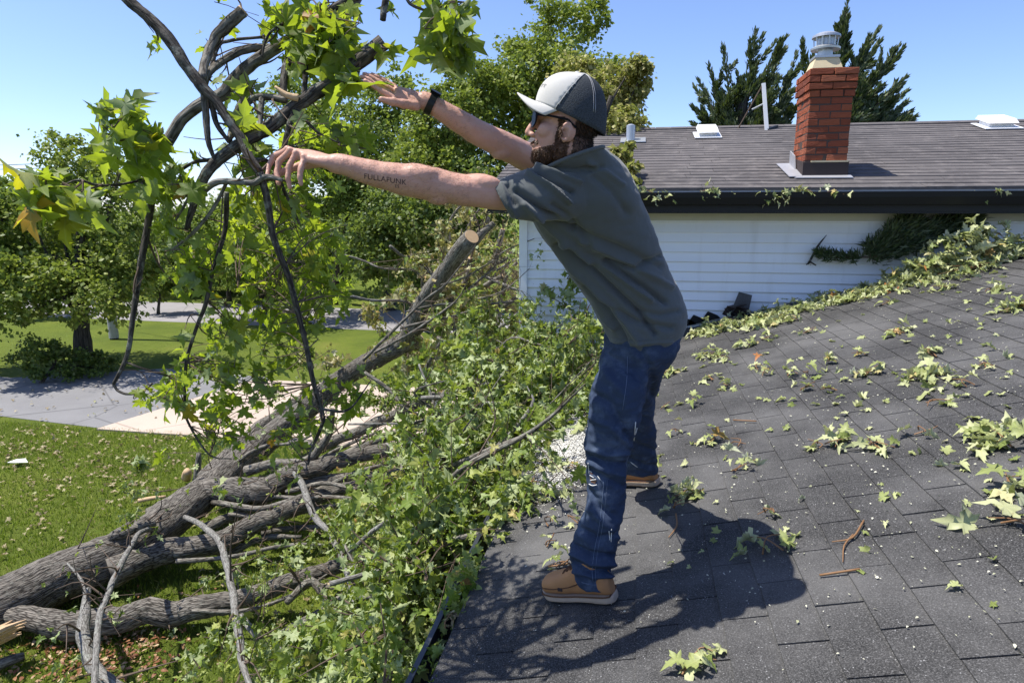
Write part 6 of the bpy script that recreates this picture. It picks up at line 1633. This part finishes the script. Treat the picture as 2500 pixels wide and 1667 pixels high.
# ================================================================== DEBRIS ON THE ROOF AND LAWN
def roof_leaf_frame(flat=0.55):
    n_ = unit(np.array([-ROOF_S, 0, 1.0])*1.0 + rng.normal(size=3)*flat)
    d_ = unit(np.array([rng.normal(), rng.normal(), 0.0]) + np.array([0, 0, 0.15*rng.normal()]))
    return d_, n_
def sprig(px, py, n, size, label, spread=None, stems=2, up=0.0, mat='leaf_roof', kind=None, cat='leaf sprig', group=None, name='leaf_sprig', heap=0.06):
    c = RF(px, py)
    if c[1] > 6.68: c[1] = 6.68 - rng.uniform(0, 0.1)
    root = empty(name, c); tag(root, label, cat, group)
    sp_ = spread or size*(0.55 + 0.22*sqrt(n))
    m = MB(); ends = []
    for k in range(stems):
        a = rng.uniform(0, 2*pi); l_ = sp_*rng.uniform(0.6, 1.1)
        e = c + np.array([cos(a)*l_, sin(a)*l_, ROOF_S*cos(a)*l_ + 0.02 + rng.uniform(0, heap*0.5)])
        s_ = c - np.array([cos(a)*l_*0.5, sin(a)*l_*0.5, ROOF_S*cos(a)*l_*0.5 - 0.014])
        mid = (s_ + e)/2 + np.array([rng.normal()*0.02, rng.normal()*0.02, 0.012])
        m.tube([s_, mid, e], [0.0035, 0.0028, 0.0015], 5, True, 0, 3); ends.append((s_, e))
    m.build('stem', M['petiole'], root)
    for k in range(n):
        if stems and k % 4:
            s_, e = ends[k % stems]; q = s_ + (e - s_)*rng.uniform(0.3, 1.05) + rng.normal(size=3)*sp_*0.30
        else:
            q = c + rng.normal(size=3)*sp_*0.45
        q[2] = zr(q[0]) + 0.012 + abs(rng.normal())*heap*max(0.15, 1 - np.hypot(*(q - c)[:2])/sp_) + up
        d_, n_ = roof_leaf_frame(0.5)
        leaf_object('leaf', kind or (CRUMP if k % 2 else CURL), q, d_, n_, size*rng.uniform(0.6, 1.2), mat, root)
    return root
GS = 'leaf sprigs scattered on the roof'
SH = 'wilted maple leaf sprig lying on the sunlit roof shingles'
uniq = {
    (2450, 1085): 'large green leaf sprig cut by the picture edge on the roof', (1685, 1215): 'shaded leaf tuft in the person’s shadow beside the far boot', (1880, 1345): 'curled leaves in the shadow of the person’s head',
    (1690, 1640): 'dark leaf tuft in branch shadow at the bottom of the picture', (1370, 1385): 'small sprig with a pale stalk in front of the near boot', (1345, 1215): 'leaf cluster on the roof just left of the near shin',
    (2250, 925): 'biggest pale leaf bundle in the middle of the roof slope', (1730, 870): 'broad leaf drift on the roof just behind the jeans', (2462, 762): 'leaf bundle at the right edge below the ridge', (2140, 1097): 'bright yellow-green pair of flat leaves alone on the roof',
    (2035, 1090): 'open tuft of curled leaves standing up on bare shingles', (1640, 912): 'low leaf drift touching the back of the far thigh outline', (2475, 1290): 'single large pale leaf on a stalk at the right edge', (1345, 1285): 'two green leaves on a thin stalk left of the jeans'}
SPR = [(1700, 795, 12, .085), (1745, 778, 14, .085), (1790, 768, 10, .08), (1860, 748, 16, .085), (1905, 742, 18, .085), (1950, 718, 18, .085), (2000, 695, 16, .085), (2045, 680, 18, .085), (2085, 668, 14, .085),
       (1730, 870, 30, .085), (1640, 912, 22, .085), (1770, 880, 14, .08), (1820, 848, 22, .085), (1870, 830, 14, .08), (1850, 802, 16, .085), (1895, 790, 18, .085), (1930, 785, 10, .08), (1970, 815, 8, .08),
       (2070, 705, 14, .08), (2150, 700, 12, .08), (2235, 690, 18, .09), (2300, 708, 20, .09), (2390, 655, 14, .085), (2415, 715, 12, .085), (2462, 762, 20, .095), (2190, 818, 20, .085), (2125, 915, 18, .085), (2250, 925, 34, .09), (2275, 872, 16, .09),
       (1775, 948, 9, .085), (1735, 930, 8, .08), (1850, 905, 10, .085), (1868, 918, 6, .085), (1930, 920, 9, .08), (1970, 918, 6, .075), (2025, 888, 8, .08), (2100, 872, 5, .075), (1965, 955, 5, .085), (2030, 958, 3, .085), (2280, 990, 3, .12),
       (2360, 945, 5, .085), (2400, 900, 5, .085), (2035, 1090, 9, .085), (1990, 1095, 2, .09), (2140, 1097, 7, .10), (1735, 1082, 9, .085), (1795, 1092, 4, .09), (1805, 1150, 9, .085), (2250, 1062, 2, .10), (2450, 1085, 34, .105), (2475, 1290, 3, .13), (2470, 1200, 14, .10),
       (1685, 1215, 16, .085), (1655, 1245, 4, .07), (1880, 1345, 7, .10), (1875, 1262, 4, .09), (1690, 1640, 9, .075), (1345, 1215, 10, .08), (1345, 1285, 2, .075), (1405, 1283, 2, .075), (1370, 1385, 5, .07), (1340, 1335, 2, .06), (2160, 745, 8, .08), (2040, 740, 9, .08), (2330, 640, 12, .085), (1620, 1000, 4, .08), (1650, 1060, 4, .08), (1690, 990, 5, .075), (1590, 965, 8, .08), (1330, 1140, 14, .08), (1290, 1190, 14, .08), (1390, 1150, 10, .075), (1250, 1260, 12, .075)]
SPR_LABEL = {}
def _name_sprigs():
    ordn = ['first', 'second', 'third', 'fourth', 'fifth', 'sixth', 'seventh', 'eighth', 'ninth', 'tenth', 'eleventh', 'twelfth', 'thirteenth', 'fourteenth', 'fifteenth']
    rows = {}
    for px, py, n, sz in SPR:
        if (px, py) in uniq: continue
        if py < 810 - (px - 1690)*0.25 + 40 and px < 2120: key = 'leaf drift along the foot of the siding wall, {} counting away from the person'
        else:
            size = 'tiny' if n <= 4 else 'small' if n <= 9 else 'bushy'
            where = 'beside the eave foliage' if px < 1480 else 'just behind the jeans' if px < 1760 else 'on the middle slope' if px < 2110 else 'towards the ridge'
            far = 'upper' if py < 850 else 'middle' if py < 1010 else 'lower'
            key = size + ' leaf sprig ' + where + ', {} from the person in the ' + far + ' band'
        rows.setdefault(key, []).append((px, py))
    for key, lst in rows.items():
        for i, p in enumerate(sorted(lst)):
            SPR_LABEL[p] = key.format(ordn[i]) if len(lst) > 1 or 'drift' in key else key.split(',')[0] + ' in the ' + key.split()[-2] + ' band'
_name_sprigs()
for px, py, n, sz in SPR:
    u_ = uniq.get((px, py))
    drift = u_ is None and py < 810 - (px - 1690)*0.25 + 40 and px < 2120
    sprig(px, py, n if (drift or u_) else max(2, int(n*0.72)), sz*(1.0 if drift else 0.82), u_ or SPR_LABEL[(px, py)], group=('leaf drifts against the wall' if drift else GS) if u_ is None else None)
# the heap of wilted boughs by the wall
hp_root = sprig(2275, 652, 60, 0.09, 'big heap of pale wilted maple leaves piled against the wall', spread=0.36, stems=6, cat='leaf heap', name='leaf_heap', heap=0.30)
c = RF(2285, 655); n_ = 620
q = c + rng.normal(size=(n_, 3))*np.array([0.34, 0.20, 0.0]); q[:, 0] += 0.08
hgt = np.abs(rng.normal(size=n_))*0.20*np.exp(-((q[:, 0]-c[0])/0.5)**2)
q[:, 2] = zr(q[:, 0]) + 0.02 + np.minimum(hgt, 0.34)
q[:, 1] = np.minimum(q[:, 1], 6.74 - np.abs(rng.normal(size=n_))*0.05)
dd_ = np.tile(np.array([0.9, -0.2, 0.25]), (n_, 1)) + rng.normal(size=(n_, 3))*0.45
tag(leaf_mass('leaf_pile', CURL + CRUMP, q, dd_, rng.normal(size=(n_, 3))*0.6 + np.array([-0.2, -0.2, 0.8]), 0.085*rng.uniform(0.6, 1.2, n_), M['leaf_roof'], hp_root), kind='stuff')
c2 = RF(2200, 690); n_ = 150
q = c2 + rng.normal(size=(n_, 3))*np.array([0.14, 0.12, 0.0]); q[:, 2] = zr(q[:, 0]) + 0.02 + np.abs(rng.normal(size=n_))*0.07; q[:, 1] = np.minimum(q[:, 1], 6.72)
tag(leaf_mass('leaf_pile', CURL + CRUMP, q, rng.normal(size=(n_, 3)) + np.array([0.4, 0, 0]), rng.normal(size=(n_, 3))*0.6 + np.array([0, 0, 0.8]), 0.08*rng.uniform(0.6, 1.2, n_), M['leaf_roof'], hp_root), kind='stuff')
# single leaves
cnt = 0
while cnt < 200:
    px, py = rng.uniform(1550, 2495), rng.uniform(625, 1640)
    if py < 800 - (px - 1690)*0.25 + 12: continue
    if rng.uniform() < ((py - 620)/900)**0.6: continue
    p = RF(px, py); 
    if p[1] > WALL_Y - 0.05 or p[0] > RIDGE_X - 0.05: continue
    p[2] += 0.012
    d_, n_ = roof_leaf_frame(0.35)
    o = leaf_object('fallen_leaf', CRUMP if cnt % 2 else CURL, p, d_, n_, rng.uniform(0.03, 0.075)*(0.75 if py > 1150 else 1.0), 'leaf_roof')
    tag(o, 'single curled pale green leaf lying loose on the roof', 'leaf', 'loose leaves on the roof')
    cnt += 1
# drift of leaf scraps, chaff
M['chaff'] = leaf_material('pale_chaff', [(0, (0.35, 0.36, 0.22)), (0.5, (0.55, 0.54, 0.42)), (1, (0.68, 0.66, 0.56))], (0.6, 0.58, 0.48), 0.1, (0.5, 0.5, 0.3), 0.2)
n_ = 1700
pp = []
while len(pp) < n_:
    px, py = rng.uniform(1250, 2500), rng.uniform(610, 1667)
    if py < 800 - (px - 1690)*0.25 + 8: continue
    if rng.uniform() < ((py - 610)/1000)**0.35*0.985: continue
    p = RF(px, py)
    if p[1] > WALL_Y - 0.03 or p[0] > RIDGE_X - 0.03 or p[0] < EAVE_X: continue
    p[2] += 0.010; pp.append(p)
pp = np.array(pp)
tag(leaf_mass('leaf_scraps', OVAL, pp, rng.normal(size=(n_, 3))*np.array([1, 1, 0.15]), rng.normal(size=(n_, 3))*0.3 + np.array([-ROOF_S, 0, 1]), rng.uniform(0.003, 0.012, n_)*rng.uniform(0.6, 1.4, n_), M['chaff']), 'tiny pale leaf scraps and chaff strewn over the roof', 'debris', kind='stuff')
# leaf drift in a band along the wall foot
n_ = 900
t_ = rng.uniform(0, 1, n_); X_ = 0.65 + t_*2.5
Y_ = 6.76 - np.abs(rng.normal(size=n_))*0.16 + 0.3*(rng.uniform(size=n_) < 0.12)
pp = np.c_[X_, Y_, zr(X_) + 0.012 + np.abs(rng.normal(size=n_))*0.03]
tag(leaf_mass('leaf_drift', CURL + CRUMP, pp, rng.normal(size=(n_, 3))*np.array([1, 1, 0.3]), rng.normal(size=(n_, 3))*0.5 + np.array([0, 0, 1]), rng.uniform(0.04, 0.085, n_), M['leaf_roof']), 'long drift of pale leaves along the foot of the siding', 'leaf litter', kind='stuff')
# sawdust patch by the jeans
M['sawdust'] = leaf_material('sawdust_flake', [(0, (0.7, 0.68, 0.62)), (1, (0.85, 0.84, 0.8))], (0.7, 0.68, 0.6), 0.1, (0.6, 0.5, 0.3), 0.3)
n_ = 15000
px = 1378 + rng.normal(size=n_)*38; py = 1085 + rng.normal(size=n_)*52 ; px = px - (py - 1085)*0.35
pp = np.array([RF(a, b) for a, b in zip(px, py)]); pp[:, 2] += rng.uniform(0.009, 0.014, n_)
ok = pp[:, 0] > EAVE_X
tag(leaf_mass('sawdust', OVAL, pp[ok], (rng.normal(size=(n_, 3))*np.array([1, 1, 0.1]))[ok], (rng.normal(size=(n_, 3))*0.2 + np.array([-ROOF_S, 0, 1]))[ok], rng.uniform(0.004, 0.010, n_)[ok], M['sawdust']), 'pale patch of sawdust on the shingles in front of the jeans', 'sawdust', kind='stuff')
# leaves lodged in the near gutter
n_ = 700
Y_ = rng.uniform(1.2, 7.0, n_); X_ = EAVE_X - 0.05 + rng.normal(size=n_)*0.035
lump = np.array([max(0, noise.noise(Vector((0, y*2.2, 5)))) for y in Y_])
keep = (lump > 0.03) | (rng.uniform(size=n_) < 0.4)
pp = np.c_[X_, Y_, zr(EAVE_X) - 0.05 + np.abs(rng.normal(size=n_))*0.06*lump*3 + rng.uniform(0, 0.03, n_)][keep]; n_ = len(pp)
tag(leaf_mass('gutter_leaves', CURL, pp, rng.normal(size=(n_, 3)), rng.normal(size=(n_, 3))*0.6 + np.array([0, 0, 0.7]), rng.uniform(0.035, 0.075, n_), M['leaf_wilt']), 'leaves clogging the dark gutter along the eave', 'leaf litter', kind='stuff')
sprig(1095, 1530, 7, 0.045, 'small reddish leaf tuft lodged beside the gutter lip', stems=1, mat='leaf_dry')
# thin twigs lying on the roof
for k, (pts, lab) in enumerate((([(2108, 1278), (2080, 1320), (2030, 1330)], 'forked dry twig lying on bare shingles'), ([(1790, 1030), (1846, 1033)], 'short reddish twig lying level on the shingles'), ([(1650, 1260), (1652, 1290), (1632, 1318)], 'pale bent twig below the far boot'), ([(2000, 1412), (2098, 1397)], 'thin pale twig lying along a shingle slot'), ([(1338, 1390), (1392, 1381)], 'pale leaf stalk lying before the near boot'))):
    o = MB()
    w3 = [RF(x, y) + np.array([0, 0, 0.013]) for x, y in pts]
    o.tube(w3, [0.004, 0.004, 0.002][:len(w3)], 6, True, 0, 4)
    if k == 0:
        o.tube([RF(2082, 1312) + np.array([0, 0, .013]), RF(2060, 1340) + np.array([0, 0, .013]), RF(2057, 1380) + np.array([0, 0, .013])], [.0035, .003, .0015], 6, True, 0, 3)
    tag(o.build('twig', M['petiole'], None, True), lab, 'twig', 'loose twigs on the roof')
# dark cedar branch caught against the siding
cb = empty('cedar_branch', P(2190, 600, 6.6)); tag(cb, 'dark green cedar branch caught against the white siding', 'branch')
cbp = []; cbd = []; cst = MB()
for pts, nn_, rr in (([(2120, 628), (2040, 628), (2000, 620)], 300, .045), ([(2120, 630), (2180, 575), (2240, 545)], 900, .14), ([(2130, 630), (2190, 600), (2260, 590)], 900, .14), ([(2180, 585), (2300, 560), (2380, 545)], 1000, .13), ([(2150, 600), (2210, 545), (2215, 528)], 450, .08), ([(2260, 580), (2330, 570), (2390, 580)], 500, .08), ([(2230, 560), (2340, 540), (2385, 525)], 500, .07), ([(2120, 625), (2150, 610), (2120, 600)], 300, .08)):
    w3 = [onplane(x, y, np.array([0, 1.0, 0]), WALL_Y - 0.14) for x, y in pts]
    cst.tube(w3, [.010, .008, .004], 6, True, 0, 4)
    sp_, _ = spline(w3, [0]*len(w3), 10); sp_ = np.array(sp_)
    t_ = rng.uniform(0.1, 1, nn_)*(len(sp_) - 1); i0 = np.minimum(t_.astype(int), len(sp_) - 2)
    b_ = sp_[i0] + (sp_[i0+1] - sp_[i0])*(t_ - i0)[:, None]; ax = sp_[i0+1] - sp_[i0]; ax /= np.linalg.norm(ax, axis=1, keepdims=True)
    of = rnd_unit(nn_)*rr*rng.uniform(0.1, 1, nn_)[:, None]*np.array([1, 0.7, 0.8]); of[:, 1] = np.minimum(of[:, 1], 0.1)
    cbp.append(b_ + of); cbd.append(ax*0.6 + of/rr*0.8 + np.array([0.2, 0, 0.3]))
cbp = np.concatenate(cbp); cbd = np.concatenate(cbd)
cbp = np.concatenate([cbp, cbp + rng.normal(size=cbp.shape)*0.012]); cbd = np.concatenate([cbd, cbd + rng.normal(size=cbd.shape)*0.5])
tag(leaf_mass('foliage', SPIKE, cbp, cbd, rnd_unit(len(cbp)), rng.uniform(0.04, 0.10, len(cbp)), M['needle'], cb), kind='stuff')
cst.build('stem', M['twig'], cb, True)
stk = MB(); wp = lambda x, y, o_: onplane(x, y, np.array([0, 1.0, 0]), WALL_Y - o_)
stk.tube([wp(1972, 645, .05), wp(1980, 632, .06), wp(1996, 602, .06), wp(2018, 574, .04)], [.010, .012, .012, .003], 7, True, .1, 3)
stk.tube([wp(1968, 646, .05), wp(1980, 640, .06), wp(1992, 648, .05)], [.006, .009, .006], 6)
tag(stk.build('broken_stick', M['bark_dark'], None, True), 'broken grey stick leaning on the white siding', 'stick')
# torn shingle scraps at the wall foot
ts = empty('torn_shingles', RF(1800, 765)); tag(ts, 'clump of torn black roofing scraps at the wall foot', 'roofing scraps')
for k in range(9):
    p = RF(1800 + rng.normal()*18, 768 + rng.normal()*8); a = rng.uniform(0, pi)
    e1 = np.array([cos(a), sin(a)*0.4, rng.uniform(0.1, 0.7)]); e1 = unit(e1)*rng.uniform(0.06, 0.13); e2 = unit(np.cross(e1, rng.normal(size=3)))*rng.uniform(0.04, 0.09)
    p[1] = min(p[1], WALL_Y - 0.12); p[2] = zr(p[0]) + 0.05 + abs(rng.normal())*0.05
    MB().prism([p - e1 - e2, p + e1 - e2*0.8, p + e1*0.8 + e2, p - e1*0.9 + e2], unit(np.cross(e1, e2))*0.006).build('scrap', M['tar'] if k % 3 else M['shingle'], ts)
for k, x in enumerate((1670, 1690, 1720)):
    p = RF(x, 790 - k*12); p[1] = WALL_Y - 0.05; p[2] = zr(p[0]) + .03
    MB().prism([p + np.array([-.08, 0, -.02]), p + np.array([.1, 0, .02]), p + np.array([.07, 0, .05]), p + np.array([-.03, 0, .09]), p + np.array([-.07, 0, .03])], (0, .02, 0)).build('scrap', M['black_trim'], ts)
# leaves in the far gutter
for k, (px, py, n) in enumerate(((1580, 470, 10), (1610, 478, 12), (1730, 468, 16), (1905, 478, 20), (1965, 467, 14), (2035, 470, 4), (2435, 470, 5))):
    cq = onplane(px, py, np.array([0, 1.0, 0]), EY - 0.06)
    o = empty('gutter_sprig', cq); tag(o, ['leaf tuft in the far gutter nearest the person', 'trailing leaf tuft in the far gutter beside the person', 'leaf tuft on the far gutter below the box vent', 'drooping leaf tuft on the far gutter left of the chimney', 'leaf tuft on the far gutter below the chimney', 'tiny leaf on the far gutter right of the chimney', 'tiny leaf tuft on the far gutter at the right'][k], 'leaf sprig')
    MB().tube([cq + np.array([-.08, 0, .0]), cq + np.array([0, -.03, .02]), cq + np.array([.08, -.05, -.02])], [.003]*3, 5).build('stem', M['petiole'], o)
    for j in range(n):
        q = cq + rng.normal(size=3)*np.array([0.08, 0.03, 0.03]) + np.array([0, -0.03, 0.0])
        leaf_object('leaf', CURL, q, rng.normal(size=3) + np.array([0, -0.4, -0.4]), rng.normal(size=3) + np.array([0, -0.5, 1]), rng.uniform(.05, .08), 'leaf_roof', o)
# litter on the lawn
n_ = 4600
pp = np.c_[rng.uniform(-12, -1.2, n_), rng.uniform(4.2, 10.5, n_), rng.uniform(0.03, 0.07, n_)]
w_ = np.array([noise.noise(Vector((p[0]*0.8, p[1]*0.8, 9))) for p in pp])
band = np.exp(-((pp[:, 1] - 9.3)/1.1)**2)
ok = rng.uniform(-0.6, 0.9, n_) < w_ + band*0.9 - 0.15
pp = pp[ok]; n_ = len(pp)
tag(leaf_mass('leaf_litter', CURL, pp, rng.normal(size=(n_, 3))*np.array([1, 1, .2]), rng.normal(size=(n_, 3))*0.4 + np.array([0, 0, 1]), rng.uniform(0.03, 0.08, n_), M['leaf_dry']), 'dry brown leaves littering the lawn', 'leaf litter', kind='stuff')
n_ = 160
pp = np.c_[rng.uniform(-15, -6, n_), rng.uniform(10.8, 14.6, n_), np.full(n_, 0.05)]
tag(leaf_mass('drive_litter', CURL, pp, rng.normal(size=(n_, 3))*np.array([1, 1, .1]), rng.normal(size=(n_, 3))*0.3 + np.array([0, 0, 1]), rng.uniform(0.04, 0.08, n_), M['leaf_dry']), 'scattered dry leaves on the driveway', 'leaf litter', kind='stuff')
# brown bark mulch patch where the limbs tore off
n_ = 800
c = G(255, 1590); pp = c + rng.normal(size=(n_, 3))*np.array([.42, .35, 0]); pp[:, 2] = rng.uniform(.03, .07, n_)
M['mulch'] = leaf_material('wood_chip', [(0, (0.16, 0.06, 0.03)), (0.6, (0.30, 0.14, 0.07)), (1, (0.55, 0.42, 0.26))], (0.3, 0.15, 0.08), 0.05, (0.3, 0.1, 0.05), 0.2)
tag(leaf_mass('wood_chips', OVAL, pp, rng.normal(size=(n_, 3))*np.array([1, 1, .2]), rng.normal(size=(n_, 3))*.4 + np.array([0, 0, 1]), rng.uniform(.02, .07, n_), M['mulch']), 'reddish wood chips on the grass under the broken limbs', 'wood chips', kind='stuff')
ps = G(45, 1137); o = MB(); o.add([ps + np.array([-.16, -.05, .07]), ps + np.array([.02, -.08, .09]), ps + np.array([.18, .02, .07]), ps + np.array([.05, .1, .10]), ps + np.array([-.12, .08, .08])], [(0, 1, 3), (0, 3, 4), (1, 2, 3)])
tag(o.build('paper_scrap', M['white_metal']), 'crumpled white paper scrap on the lawn', 'paper')
for k, (a, b, r_, lab) in enumerate((((455, 1165, .1), (457, 1150, .28), .075, 'short pale sawn log end standing on the lawn'), ((478, 1175, .1), (486, 1105, .55), .05, 'dark broken stub sticking up from the lawn'), ((338, 1222, .08), (405, 1212, .1), .03, 'freshly split orange wood sliver on the lawn'), ((-10, 1625, .08), (60, 1600, .1), .05, 'grey split log lying in the bottom corner'))):
    o = MB(); o.tube([gz(*a), (gz(*a) + gz(*b))/2 + np.array([0.01, 0, 0.01]), gz(*b)], [r_, r_*0.95, r_*0.7], 12, True, .12, 3)
    tag(o.build('log_piece', M['wood'] if k in (0, 2) else M['bark_limb'], None, True), lab, 'log')
